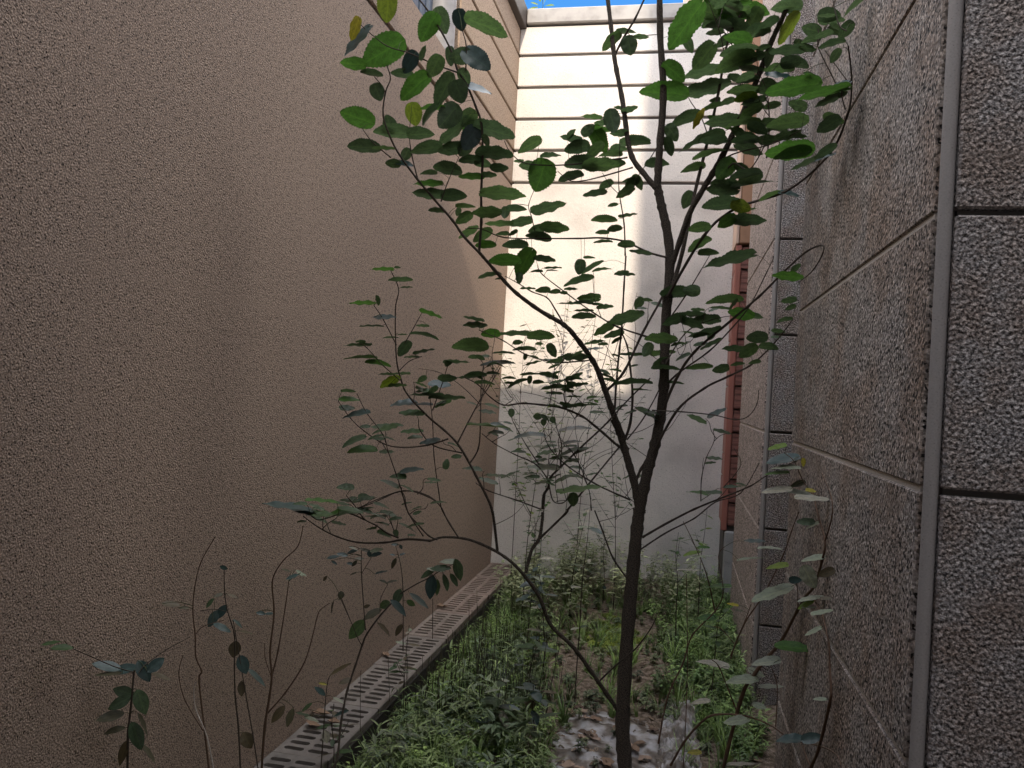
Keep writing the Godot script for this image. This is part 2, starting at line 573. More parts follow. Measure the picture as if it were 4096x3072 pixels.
# ------------------------------------------------------------------ plants
var cur: Node3D
var leaf_no := 0
var limb_no := 0
var leaf_kind := 0
var stalks: SurfaceTool
var rest: SurfaceTool
var leaf_meshes := [[], []]
var leaf_mats := {}
var bark := {}


func leaf_texture() -> ImageTexture:
	# pale midrib and side veins, faint mottling
	var n := FastNoiseLite.new()
	n.seed = 77
	n.frequency = 0.03
	n.fractal_octaves = 3
	var im := Image.create(128, 128, false, Image.FORMAT_RGB8)
	for y in 128:
		for x in 128:
			var u := x / 127.0
			var v := absf(y / 127.0 - 0.5) * 2.0
			var c := 0.80 + 0.14 * n.get_noise_2d(x, y) + 0.10 * n.get_noise_2d(x * 5.0, y * 5.0 + 40.0)
			var rib := exp(-pow(v / 0.035, 2.0))
			var s := fposmod((u - v * 0.30) * 7.0, 1.0)
			rib = maxf(rib, 0.55 * exp(-pow((s - 0.5) / 0.08, 2.0)) * (1.0 - v * 0.6))
			c = lerpf(c, 1.0, rib * 0.75)
			im.set_pixel(x, y, Color(c, c, c * lerpf(1.0, 0.9, rib)))
	return ImageTexture.create_from_image(im)


func make_leaf(serrate: bool, sd: int) -> ArrayMesh:
	# unit leaf: x from -0.5 (stalk) to 0.5 (tip), z from -0.5 to 0.5, top along +y
	var r := RandomNumberGenerator.new()
	r.seed = sd
	var fold := r.randf_range(0.05, 0.16)
	var droop := r.randf_range(-0.08, 0.22)
	var twist := r.randf_range(-0.3, 0.3)
	var wave := r.randf_range(0.01, 0.035)
	var n := 26 if serrate else 14
	var rows := []
	for i in n + 1:
		var t := float(i) / n
		var w: float
		if serrate:
			w = pow(t, 0.45) * pow(1.0 - t, 0.74) * 2.22
			if i > 1 and i < n - 1:
				w += (0.06 if i % 2 == 0 else -0.035) * (0.6 + 0.4 * sin(t * PI))
		else:
			w = pow(t, 0.75) * pow(1.0 - t, 0.9) * 2.95
		w = clampf(w, 0.0, 1.05) * 0.5
		var row := []
		for k in 5:
			var s := (k - 2) / 2.0
			var zz := s * w
			var x := t - 0.5
			if serrate:
				x -= 0.085 * absf(s) * absf(s) * smoothstep(0.35, 0.0, t)    # the lobes at the heart-shaped base
			var y := fold * absf(zz) * 1.3 - droop * (t - 0.35) * (t - 0.35) * 1.6 + twist * zz * (t - 0.3) + wave * sin(t * 17.0 + s * 2.0 + sd) * absf(s)
			row.append([Vector3(x, y, zz), Vector2(t, 0.5 + zz)])
		rows.append(row)
	var st := begin()
	st.set_smooth_group(0)
	for row in rows:
		for e in row:
			st.set_uv(e[1])
			st.add_vertex(e[0])
	for i in n:
		for k in 4:
			var a := i * 5 + k
			for q: int in [a, a + 5, a + 6, a, a + 6, a + 1]:
				st.add_index(q)
	st.generate_normals()
	return st.commit()


func leaf_material(col: Color, rough: float, through: float, tex: Texture2D, spec := 0.5) -> StandardMaterial3D:
	var m := StandardMaterial3D.new()
	m.resource_name = "leaf"
	m.albedo_color = col
	m.albedo_texture = tex
	m.roughness = rough
	m.metallic_specular = spec
	m.cull_mode = BaseMaterial3D.CULL_DISABLED
	m.backlight_enabled = true
	m.backlight = Color(through, through, through * 0.8).linear_to_srgb()
	return m


func plants() -> void:
	for k in 9:
		leaf_meshes[0].append(make_leaf(true, 10 + k))
		leaf_meshes[1].append(make_leaf(false, 30 + k))
	var tex := leaf_texture()
	leaf_mats = {
		"d": [leaf_material(lin(0.100, 0.165, 0.078), 0.5, 1.0, tex), leaf_material(lin(0.085, 0.140, 0.072), 0.5, 0.85, tex), leaf_material(lin(0.110, 0.190, 0.070), 0.55, 1.0, tex), leaf_material(lin(0.072, 0.125, 0.060), 0.45, 0.7, tex)],
		"g": [leaf_material(lin(0.085, 0.205, 0.04), 0.5, 1.0, tex), leaf_material(lin(0.10, 0.24, 0.045), 0.5, 1.0, tex)],
		"Y": [leaf_material(lin(0.26, 0.36, 0.04), 0.55, 0.9, tex), leaf_material(lin(0.20, 0.32, 0.04), 0.55, 0.9, tex)],
		"y": [leaf_material(lin(0.50, 0.44, 0.05), 0.55, 0.9, tex)],
		"b": [leaf_material(lin(0.032, 0.070, 0.066), 0.38, 0.2, tex, 0.45), leaf_material(lin(0.042, 0.082, 0.078), 0.42, 0.2, tex, 0.45)],  # dark glossy leaf, reflected sky blue put into a teal base colour
		"p": [leaf_material(lin(0.34, 0.37, 0.28), 0.6, 0.3, tex), leaf_material(lin(0.27, 0.31, 0.22), 0.6, 0.3, tex), leaf_material(lin(0.40, 0.38, 0.31), 0.65, 0.3, tex)],
		"o": [leaf_material(lin(0.095, 0.072, 0.032), 0.6, 0.3, tex), leaf_material(lin(0.070, 0.065, 0.030), 0.6, 0.3, tex)],
	}
	bark = {"k": M.bark, "t": M.twig, "w": M.twig_brown, "b": M.twig, "v": M.mortar}
	var t := thing("mulberry_tree", "slender forked mulberry tree with toothed leaves in the middle of the court", "tree")
	open_plant(t, 0)
	tree_parts()
	close_plant()
	var s := thing("pale_leaved_shrub", "straggling shrub with dusty pale leaves before the near granite pilaster", "shrub")
	open_plant(s, 0)
	shrub_parts()
	close_plant()
	open_plant(thing("dark_leaved_seedling", "single-stemmed seedling with drooping dark leaves nearest the camera by the brown wall", "plant"), 1)
	wall_plant_whorled()
	close_plant()
	open_plant(thing("bare_sapling", "tall nearly leafless stem with one olive leaf against the brown wall", "plant"), 1)
	wall_plant_bare()
	close_plant()
	open_plant(thing("slender_sapling", "slender sapling with two thin stems and few grey-green leaves by the wall", "plant"), 1)
	wall_plant_slender()
	close_plant()
	open_plant(thing("forked_sapling", "bare brown sapling forking into three stems beside the nearest drain cover", "plant"), 1)
	wall_plant_forked()
	close_plant()
	open_plant(thing("privet_shrub", "privet with long arching stem and drooping dark leaves over the drain covers", "shrub"), 1)
	wall_plant_privet()
	close_plant()


func open_plant(o: Node3D, kind: int) -> void:
	cur = o
	leaf_no = 0
	limb_no = 0
	leaf_kind = kind
	stalks = begin()
	rest = null


func close_plant() -> void:
	part("leaf_stalks", stalks.commit(), M.twig_green, cur)
	if rest:
		var o := part("small_leaves", rest.commit(), leaf_mats.d[0], cur)
		o.set_meta("kind", "stuff")


func br(kind: String, r0: float, r1: float, a: Array) -> void:
	var pts := []
	for i in range(0, a.size(), 3):
		pts.append(Vector3(a[i], a[i + 1], a[i + 2]) / 1000.0)
	var thick := kind == "k"
	fpart("trunk" if limb_no == 0 else "branch", tube(pts, r0 / 1000.0, r1 / 1000.0, 12 if thick else 6, 8 if thick else 5, 0.09 if thick else 0.12), bark[kind], cur, Transform3D(), maxi(limb_no - 1, 0))
	limb_no += 1


func pt(ax: float, ay: float, az: float, bx: float, by: float, bz: float) -> void:
	var a := Vector3(ax, ay, az) / 1000.0
	var b := Vector3(bx, by, bz) / 1000.0
	var m := (a + b) / 2 + Vector3(0, 0.10 * a.distance_to(b), 0)
	add_tube(stalks, [a, m, b], 0.0010, 0.0007, 4, 3)


func lf(tone: String, px: float, py: float, pz: float, ax: float, ay: float, az: float, nx: float, ny: float, nz: float, w: float) -> void:
	var axis := Vector3(ax, ay, az) / 1000.0
	var n := Vector3(nx, ny, nz).normalized()
	var side := axis.normalized().cross(n)
	var x := Transform3D(Basis(axis, n * w / 1000.0, side * w / 1000.0), Vector3(px, py, pz) / 1000.0)
	var ms: Array = leaf_meshes[leaf_kind]
	var mesh: Mesh = ms[rng.randi() % ms.size()]
	var mats: Array = leaf_mats[tone]
	var m: Material = mats[rng.randi() % mats.size()]
	if leaf_no >= 300:
		if rest == null:
			rest = begin()
		rest.append_from(mesh, 0, x)
	else:
		fpart("leaf", mesh, m, cur, x, leaf_no)
	leaf_no += 1


# ------------------------------------------------------------------ ground cover and small things
func scatter(called: String, label: String, category: String, mesh: Mesh, m: Material, spots: Array, lo: Color, hi: Color) -> void:
	var mm := MultiMesh.new()
	mm.transform_format = MultiMesh.TRANSFORM_3D
	mm.use_colors = true
	mm.instance_count = spots.size()
	mm.mesh = mesh
	for i in spots.size():
		mm.set_instance_transform(i, spots[i])
		var c := lo.lerp(hi, rng.randf())
		c = c * rng.randf_range(0.5, 1.5)
		mm.set_instance_color(i, Color(c.r, c.g, c.b, 1.0))
	var o := MultiMeshInstance3D.new()
	o.multimesh = mm
	o.material_override = m
	o.name = numbered(called)
	tag(o, label, category)
	o.set_meta("kind", "stuff")
	add_child(o, true)


func place(x: float, z: float, s: float, lean := 0.15) -> Transform3D:
	var b := Basis(Vector3.UP, rng.randf() * TAU)
	b = Basis(Vector3(rng.randf_range(-1, 1), 0, rng.randf_range(-1, 1)).normalized(), rng.randf() * lean) * b
	return Transform3D(b.scaled(Vector3.ONE * s), Vector3(x, (sheet_y(x, z) if on_sheet(x, z) else soil_y(x, z)) - 0.004, z))


func add_leaf(st: SurfaceTool, at: Vector3, dir: Vector3, up: Vector3, l: float, w: float, fine := false) -> void:
	# a leaf folded along its midrib, bent once or twice on the way
	var side := dir.cross(up).normalized()
	up = side.cross(dir).normalized()
	var p := []
	var k := 5 if fine else 3
	for i in k + 1:
		var t := float(i) / k
		var c := at + dir * l * t + up * l * (0.12 * t - 0.30 * t * t)
		var h := w * 0.5 * (sin(PI * pow(t, 0.75)) if i < k else 0.0)
		p.append([c + side * h + up * h * 0.35, c, c - side * h + up * h * 0.35])
	for i in k:
		for s in 2:
			quad(st, p[i][s], p[i + 1][s], p[i + 1][s + 1], p[i][s + 1], up)


func weed_mesh(sd: int, stems: int, height: float, per: int, l: float, w: float, flat := 0.2) -> ArrayMesh:
	var r := RandomNumberGenerator.new()
	r.seed = sd
	var st := begin()
	for s in stems:
		var a := r.randf() * TAU
		var out := Vector3(cos(a), 0, sin(a))
		var h := height * r.randf_range(0.55, 1.0)
		var foot := out * r.randf() * 0.02
		var top := foot + out * h * r.randf_range(0.05, 0.45) + Vector3(0, h, 0)
		var mid := (foot + top) / 2 + Vector3(0, h * 0.1, 0)
		add_tube(st, [foot, mid, top], 0.0012, 0.0007, 3, 2)
		for k in per:
			var t := 0.25 + 0.75 * (k + 1.0) / per
			var q := foot.lerp(top, t) + Vector3(0, h * 0.1 * sin(t * PI), 0)
			var b := a + k * 2.4 + r.randf_range(-0.5, 0.5)
			var d := Vector3(cos(b), r.randf_range(-flat, flat + 0.25), sin(b)).normalized()
			add_leaf(st, q, d, Vector3.UP, l * r.randf_range(0.6, 1.15), w * r.randf_range(0.7, 1.1), l > 0.05)
	return st.commit()


func grass_mesh(sd: int, blades: int, h: float) -> ArrayMesh:
	var r := RandomNumberGenerator.new()
	r.seed = sd
	var st := begin()
	for k in blades:
		var a := r.randf() * TAU
		var out := Vector3(cos(a), 0, sin(a))
		var side := Vector3(-out.z, 0, out.x)
		var l := h * r.randf_range(0.5, 1.1)
		var bend := r.randf_range(0.15, 0.9)
		var last := []
		for i in 5:
			var t := i / 4.0
			var c := out * (0.012 + l * bend * t * t) + Vector3(0, l * (t - 0.35 * bend * t * t), 0)
			var wd := 0.0032 * (1.0 - t) + 0.0002
			var now := [c + side * wd, c - side * wd]
			if i > 0:
				quad(st, last[0], now[0], now[1], last[1], out + Vector3.UP * 0.3)
			last = now
	return st.commit()


func stem_mesh(sd: int) -> ArrayMesh:
	var r := RandomNumberGenerator.new()
	r.seed = sd
	var st := begin()
	for k in 5:
		var f := Vector3(r.randf_range(-0.05, 0.05), 0, r.randf_range(-0.05, 0.05))
		var h := r.randf_range(0.16, 0.30)
		var tip := f + Vector3(r.randf_range(-0.03, 0.03), h, r.randf_range(-0.03, 0.03))
		add_tube(st, [f, (f + tip) / 2 + Vector3(r.randf_range(-0.006, 0.006), 0, 0), tip], 0.0016, 0.0010, 4, 2)
	return st.commit()


func cover_material(called: String, rough: float, through: float) -> StandardMaterial3D:
	var m := StandardMaterial3D.new()
	m.resource_name = called
	m.vertex_color_use_as_albedo = true
	m.roughness = rough
	m.backlight_enabled = true
	m.backlight = Color(through, through, through)
	m.cull_mode = BaseMaterial3D.CULL_DISABLED
	return m


func spots(n: int, test: Callable, s0: float, s1: float, x0 := -1.27, x1 := 0.44, z0 := -6.88, z1 := -1.6, lean := 0.2) -> Array:
	var out := []
	var tries := 0
	while out.size() < n and tries < n * 60:
		tries += 1
		var x := rng.randf_range(x0, x1)
		var z := rng.randf_range(z0, z1)
		if rng.randf() < test.call(x, z):
			out.append(place(x, z, rng.randf_range(s0, s1), lean))
	return out


var patchy: FastNoiseLite
func patch(x: float, z: float, f := 3.0) -> float:
	if patchy == null:
		patchy = FastNoiseLite.new()
		patchy.seed = 12
		patchy.frequency = 1.0
		patchy.fractal_octaves = 2
	return clampf(0.5 + patchy.get_noise_2d(x * f, z * f), 0.0, 1.0)


func on_sheet(x: float, z: float) -> bool:
	return x > -0.43 and x < 0.06 and z > -3.98 and z < -2.9


func left_band(x: float, z: float) -> float:
	# how far inside the green strip beside the drain
	var edge := remap(z, -6.2, -3.2, -0.92, -0.42)
	return smoothstep(edge + 0.10, edge - 0.25, x) * (0.0 if on_sheet(x, z) else 1.0)


func right_band(x: float, z: float) -> float:
	return smoothstep(-0.10, 0.30, x) * smoothstep(-3.4, -4.6, z) * (0.15 if on_sheet(x, z) else 1.0)


func ground_things() -> void:
	var m := cover_material("cover", 0.55, 0.5)
	var lo := Color(0.085, 0.155, 0.036)
	var hi := Color(0.22, 0.31, 0.08)
	var dk := Color(0.045, 0.080, 0.036)
	var dull := Color(0.13, 0.165, 0.085)
	for k in 3:
		var low := weed_mesh(100 + k, 6, 0.075, 6, 0.026, 0.015, 0.3)
		scatter("low_weeds", "low small-leaved green weeds, patch %s" % ["along the drain channel", "between drain and bare mud", "at the drain's near end"][k], "weeds", low, m, spots(300, func(x, z): return left_band(x, z) * (0.25 + 0.75 * patch(x, z)), 0.55, 1.3, -1.25), lo, hi)
		var broad := weed_mesh(120 + k, 4, 0.18, 7, 0.066, 0.020, 0.45)
		scatter("broad_weeds", "taller lance-leaved weeds, %s" % ["beside the near drain covers", "left of the tree's foot", "under the low left limb"][k], "weeds", broad, m, spots(42, func(x, z): return left_band(x, z) * patch(x, z, 2.0) * smoothstep(-5.6, -3.4, z), 0.6, 1.1, -1.08), dk, dull)
		var fern := weed_mesh(140 + k, 5, 0.12, 8, 0.034, 0.016, 0.35)
		scatter("bright_weeds", "bright green weeds, %s" % ["in front of the red boarded pier", "at the foot of the far pilaster", "right of the tree"][k], "weeds", fern, m, spots(130, func(x, z): return right_band(x, z) * (0.15 + patch(x, z)), 0.5, 1.3), Color(0.075, 0.14, 0.042), Color(0.18, 0.27, 0.08))
		var tall := weed_mesh(160 + k, 3, 0.42, 10, 0.050, 0.024, 0.08)
		scatter("tall_weeds", "tall thin-stemmed weeds with pale flat leaves, %s" % ["in the back left corner", "along the pale end wall", "behind the tree by the end wall"][k], "weeds", tall, m, spots(38, func(x, z): return smoothstep(-5.0, -6.1, z) * smoothstep(0.42, -0.4, x) * patch(x, z, 2.0), 0.7, 1.25, -1.2, 0.4, -6.85, -5.0), Color(0.17, 0.205, 0.10), Color(0.32, 0.35, 0.19))
	var wispy := weed_mesh(190, 5, 0.24, 9, 0.055, 0.010, 0.6)
	scatter("wispy_weeds", "wispy thin-leaved weeds standing above the low growth", "weeds", wispy, m, spots(170, func(x, z): return 0.0 if on_sheet(x, z) else maxf(left_band(x, z), right_band(x, z)) * (0.2 + patch(x, z, 2.0)), 0.6, 1.2, -1.18), Color(0.085, 0.135, 0.05), Color(0.20, 0.265, 0.10))
	var sparse := weed_mesh(180, 4, 0.05, 5, 0.026, 0.014)
	scatter("sparse_weeds", "sparse dull seedlings on the bare mud behind the tree", "weeds", sparse, m, spots(900, func(x, z): return 0.04 if on_sheet(x, z) else 0.15 + patch(x, z, 4.0) * 0.6, 0.5, 1.3), Color(0.06, 0.085, 0.04), Color(0.15, 0.18, 0.08))
	scatter("grass", "thin grass blades growing between the weeds", "grass", grass_mesh(200, 16, 0.17), m, spots(900, func(x, z): return (0.0 if on_sheet(x, z) else maxf(0.22, maxf(left_band(x, z) * 0.6, right_band(x, z))) * (0.2 + patch(x, z, 2.5))), 0.5, 1.2, -1.22), Color(0.11, 0.185, 0.05), Color(0.22, 0.32, 0.09))
	scatter("grass", "grey-green tuft of arching grass left of the tree's foot", "grass", grass_mesh(201, 40, 0.24), m, [place(-0.80, -4.02, 1.1, 0.05), place(-0.74, -3.92, 0.9, 0.1), place(-0.70, -4.08, 1.0, 0.1)], Color(0.06, 0.085, 0.055), Color(0.08, 0.10, 0.07))
	var dm := cover_material("stems", 0.8, 0.0)
	scatter("dead_stems", "dark upright dead stems standing in the weeds by the drain", "stems", stem_mesh(210), dm, spots(55, func(x, z): return left_band(x, z) * smoothstep(-5.6, -4.4, z) * patch(x, z, 3.0), 0.7, 1.3, -1.2, -0.5, -5.6, -3.4, 0.1), Color(0.03, 0.026, 0.018), Color(0.06, 0.055, 0.03))
	litter(dm)
	sheet()
	saplings()


func dry_leaf_mesh(sd: int) -> ArrayMesh:
	var st := begin()
	var r := RandomNumberGenerator.new()
	r.seed = sd
	var l := 1.0
	var curl := r.randf_range(0.25, 0.6)
	var p := []
	for i in 7:
		var t := i / 6.0
		var h := 0.26 * sin(PI * pow(t, 0.8)) * r.randf_range(0.85, 1.1)
		var c := Vector3((t - 0.5) * l, 0.04 + curl * (t - 0.5) * (t - 0.5), 0.05 * sin(t * 5.0 + sd))
		p.append([c + Vector3(0, h * r.randf_range(0.3, 0.9), h), c, c + Vector3(0, h * r.randf_range(0.3, 0.9), -h)])
	for i in 6:
		for s in 2:
			quad(st, p[i][s], p[i + 1][s], p[i + 1][s + 1], p[i][s + 1], Vector3.UP)
	return st.commit()


func litter(dm: Material) -> void:
	for k in 2:
		scatter("leaf_litter", ["dry leaf litter strewn over the bare mud", "dark rotting leaf litter among the weeds"][k], "leaf litter", dry_leaf_mesh(220 + k), dm, spots(420, func(x, z): return 0.6 if on_sheet(x, z) else 0.12 + 0.4 * patch(x, z, 2.0), 0.02, 0.06), [Color(0.13, 0.085, 0.05), Color(0.05, 0.036, 0.024)][k], [Color(0.27, 0.20, 0.14), Color(0.10, 0.07, 0.045)][k])
	# curled leaves one can pick out on the plastic sheet, the mud and the drain covers
	var tints := [lin(0.20, 0.13, 0.085), lin(0.10, 0.065, 0.045), lin(0.28, 0.20, 0.15)]
	var mats := []
	for c in tints:
		var mm := StandardMaterial3D.new()
		mm.albedo_color = c
		mm.roughness = 0.8
		mm.cull_mode = BaseMaterial3D.CULL_DISABLED
		mats.append(mm)
	for k in 26:
		var o := MeshInstance3D.new()
		o.mesh = dry_leaf_mesh(230 + k % 6)
		o.material_override = mats[rng.randi() % 3]
		var x := rng.randf_range(-0.40, 0.0)
		var z := rng.randf_range(-3.95, -3.15)
		var s := rng.randf_range(0.045, 0.085)
		o.transform = Transform3D(Basis(Vector3.UP, rng.randf() * TAU).scaled(Vector3.ONE * s), Vector3(x, sheet_y(x, z) + 0.004, z))
		o.name = numbered("dry_leaf")
		tag(o, "curled dry brown leaf lying on the dirty white plastic sheet", "dry leaf", "dry leaves on the plastic sheet")
		add_child(o, true)
	var on_drain := [[-1.49, -3.42, "dry curled leaf against the wall on the second drain cover from the front"], [-1.47, -3.30, "large pale dry leaf lying across slots near the front of the drain"], [-1.40, -3.36, "small dry leaf beside a larger one on the drain covers"], [-1.50, -4.28, "pinkish dry leaf wedged between brown wall and the middle drain covers"], [-1.495, -5.35, "dry leaf at the wall's foot on the farther drain covers"]]
	for e in on_drain:
		var o := MeshInstance3D.new()
		o.mesh = dry_leaf_mesh(240 + rng.randi() % 5)
		o.material_override = mats[0]
		o.transform = Transform3D(Basis(Vector3.UP, rng.randf_range(-0.8, 0.8)).scaled(Vector3.ONE * rng.randf_range(0.05, 0.095)), Vector3(e[0], 0.004, e[1]))
		o.name = numbered("dry_leaf")
		tag(o, e[2], "dry leaf")
		add_child(o, true)


var crease: FastNoiseLite
func sheet_y(x: float, z: float) -> float:
	if crease == null:
		crease = FastNoiseLite.new()
		crease.seed = 9
		crease.noise_type = FastNoiseLite.TYPE_SIMPLEX
		crease.fractal_type = FastNoiseLite.FRACTAL_RIDGED
		crease.fractal_octaves = 3
		crease.frequency = 3.2
	return soil_y(x, z) + 0.016 + 0.014 * crease.get_noise_2d(x, z) + 0.003 * crease.get_noise_2d(x * 3.1 + 5.0, z * 2.7)


func rag(x0: float, x1: float, z0: float, z1: float, sd: float, lift: Callable) -> ArrayMesh:
	# a thin crumpled sheet with a ragged edge
	var st := begin()
	var nx := 56
	var nz := 72
	var keep := {}
	for i in nx + 1:
		for j in nz + 1:
			var x := lerpf(x0, x1, float(i) / nx)
			var z := lerpf(z0, z1, float(j) / nz)
			var e := Vector2((x - (x0 + x1) / 2) / (x1 - x0) * 2.0, (z - (z0 + z1) / 2) / (z1 - z0) * 2.0)
			keep[i * (nz + 1) + j] = pow(absf(e.x), 3.0) + pow(absf(e.y), 3.0) < 0.95 + 0.25 * crease.get_noise_2d(x * 1.6 + sd, z * 1.6)
			st.set_smooth_group(0)
			st.set_uv(Vector2(x, z))
			st.add_vertex(Vector3(x + 0.01 * crease.get_noise_2d(z * 4.0, x * 4.0), sheet_y(x, z) + lift.call(x, z), z))
	for i in nx:
		for j in nz:
			var a := i * (nz + 1) + j
			var b := a + nz + 1
			if keep[a] and keep[b] and keep[a + 1] and keep[b + 1]:
				for q: int in [a, b, b + 1, a, b + 1, a + 1]:
					st.add_index(q)
	st.generate_normals()
	return st.commit()


func sheet() -> void:
	sheet_y(0, 0)
	var dirt := noise_tex(512, FastNoiseLite.TYPE_SIMPLEX_SMOOTH, 0.012, 5, [[0.0, lin(0.05, 0.04, 0.032)], [0.40, lin(0.12, 0.10, 0.085)], [0.54, lin(0.24, 0.225, 0.215)], [0.72, lin(0.33, 0.325, 0.33)], [1.0, lin(0.42, 0.43, 0.47)]], 71)
	var m := surface("plastic", Color.WHITE, 0.45, dirt, 0.8)
	m.cull_mode = BaseMaterial3D.CULL_DISABLED
	var s := part("plastic_sheet", rag(-0.45, 0.02, -4.02, -2.85, 0.0, func(_x, _z): return 0.0), m, self)
	tag(s, "dirty white plastic sheet spread on the ground under the tree", "plastic sheet")
	var b := part("plastic_sack", rag(-0.01, 0.17, -4.25, -2.8, 7.0, func(x, z): return 0.02 + 0.085 * exp(-pow((x - 0.11 - 0.04 * sin(z * 4.0)) / 0.05, 2.0)) * (0.6 + 0.4 * sin(z * 11.0 + 1.0)) + 0.012 * crease.get_noise_2d(x * 6.0, z * 4.0)), m, self)
	tag(b, "crumpled white plastic sack heaped right of the tree's foot", "sack")
	var moss := weed_mesh(260, 14, 0.02, 5, 0.012, 0.006)
	scatter("moss", "yellow-green moss patch on the bare mud left of the trunk", "moss", moss, cover_material("moss", 0.8, 0.3), spots(240, func(x, z): return exp(-pow((x + 0.34) / 0.11, 2.0) - pow((z + 5.35) / 0.24, 2.0)), 0.8, 1.6, -0.7, 0.0, -5.9, -4.8), Color(0.12, 0.16, 0.02), Color(0.20, 0.24, 0.03))


func sapling(called: String, label: String, x: float, z: float, h: float, lean: Vector2, pairs: int, l: float, tones: String, sd: int, bare := 0.25, twigs := 0, group := "") -> void:
	var r := RandomNumberGenerator.new()
	r.seed = sd
	var o := thing(called, label, "plant", Vector3(x, soil_y(x, z) - 0.01, z), group)
	var keep := leaf_mats
	var path := []
	for i in 6:
		var t := i / 5.0
		path.append(Vector3(lean.x * t * t + r.randf_range(-0.012, 0.012) * t, h * t, lean.y * t * t + r.randf_range(-0.012, 0.012) * t))
	fpart("stem", tube(path, 0.0035 if h > 0.5 else 0.0024, 0.0012, 6, 4, 0.08), M.twig, o, Transform3D(), 0)
	var lines := [[path, bare]]
	for k in twigs:
		var t := r.randf_range(0.35, 0.85)
		var i := int(t * 5)
		var s: Vector3 = path[i].lerp(path[mini(i + 1, 5)], t * 5 - i)
		var a := r.randf() * TAU
		var q := s + Vector3(cos(a) * 0.18, 0.22, sin(a) * 0.18) * h * r.randf_range(0.5, 0.9)
		var tw := [s, s.lerp(q, 0.5) + Vector3(0, -0.01, 0), q]
		fpart("stem", tube(tw, 0.002, 0.001, 5, 4), M.twig, o, Transform3D(), k + 1)
		lines.append([tw, 0.3])
	var n := 0
	for line in lines:
		var pts: Array = line[0]
		var a := r.randf() * TAU
		var count := pairs if pts.size() > 3 else maxi(2, pairs / 3)
		for k in count:
			var t: float = lerpf(line[1], 1.0, (k + 0.5) / count)
			var f := t * (pts.size() - 1)
			var i := mini(int(f), pts.size() - 2)
			var c: Vector3 = pts[i].lerp(pts[i + 1], f - i)
			a += 1.57 + r.randf_range(-0.3, 0.3)
			for s in 2:
				var d := Vector3(cos(a + s * PI), r.randf_range(-0.35, 0.2), sin(a + s * PI)).normalized()
				var ll := l * r.randf_range(0.65, 1.15)
				var up := Vector3(r.randf_range(-0.3, 0.3), 1, r.randf_range(-0.3, 0.3))
				var side := d.cross(up).normalized()
				up = side.cross(d).normalized()
				var w := ll * r.randf_range(0.36, 0.5)
				var mats: Array = leaf_mats[tones[r.randi() % tones.length()]]
				fpart("leaf", leaf_meshes[1][r.randi() % 6], mats[r.randi() % mats.size()], o, Transform3D(Basis(d * ll, up * w, side * w), c + d * ll * 0.55), n)
				n += 1


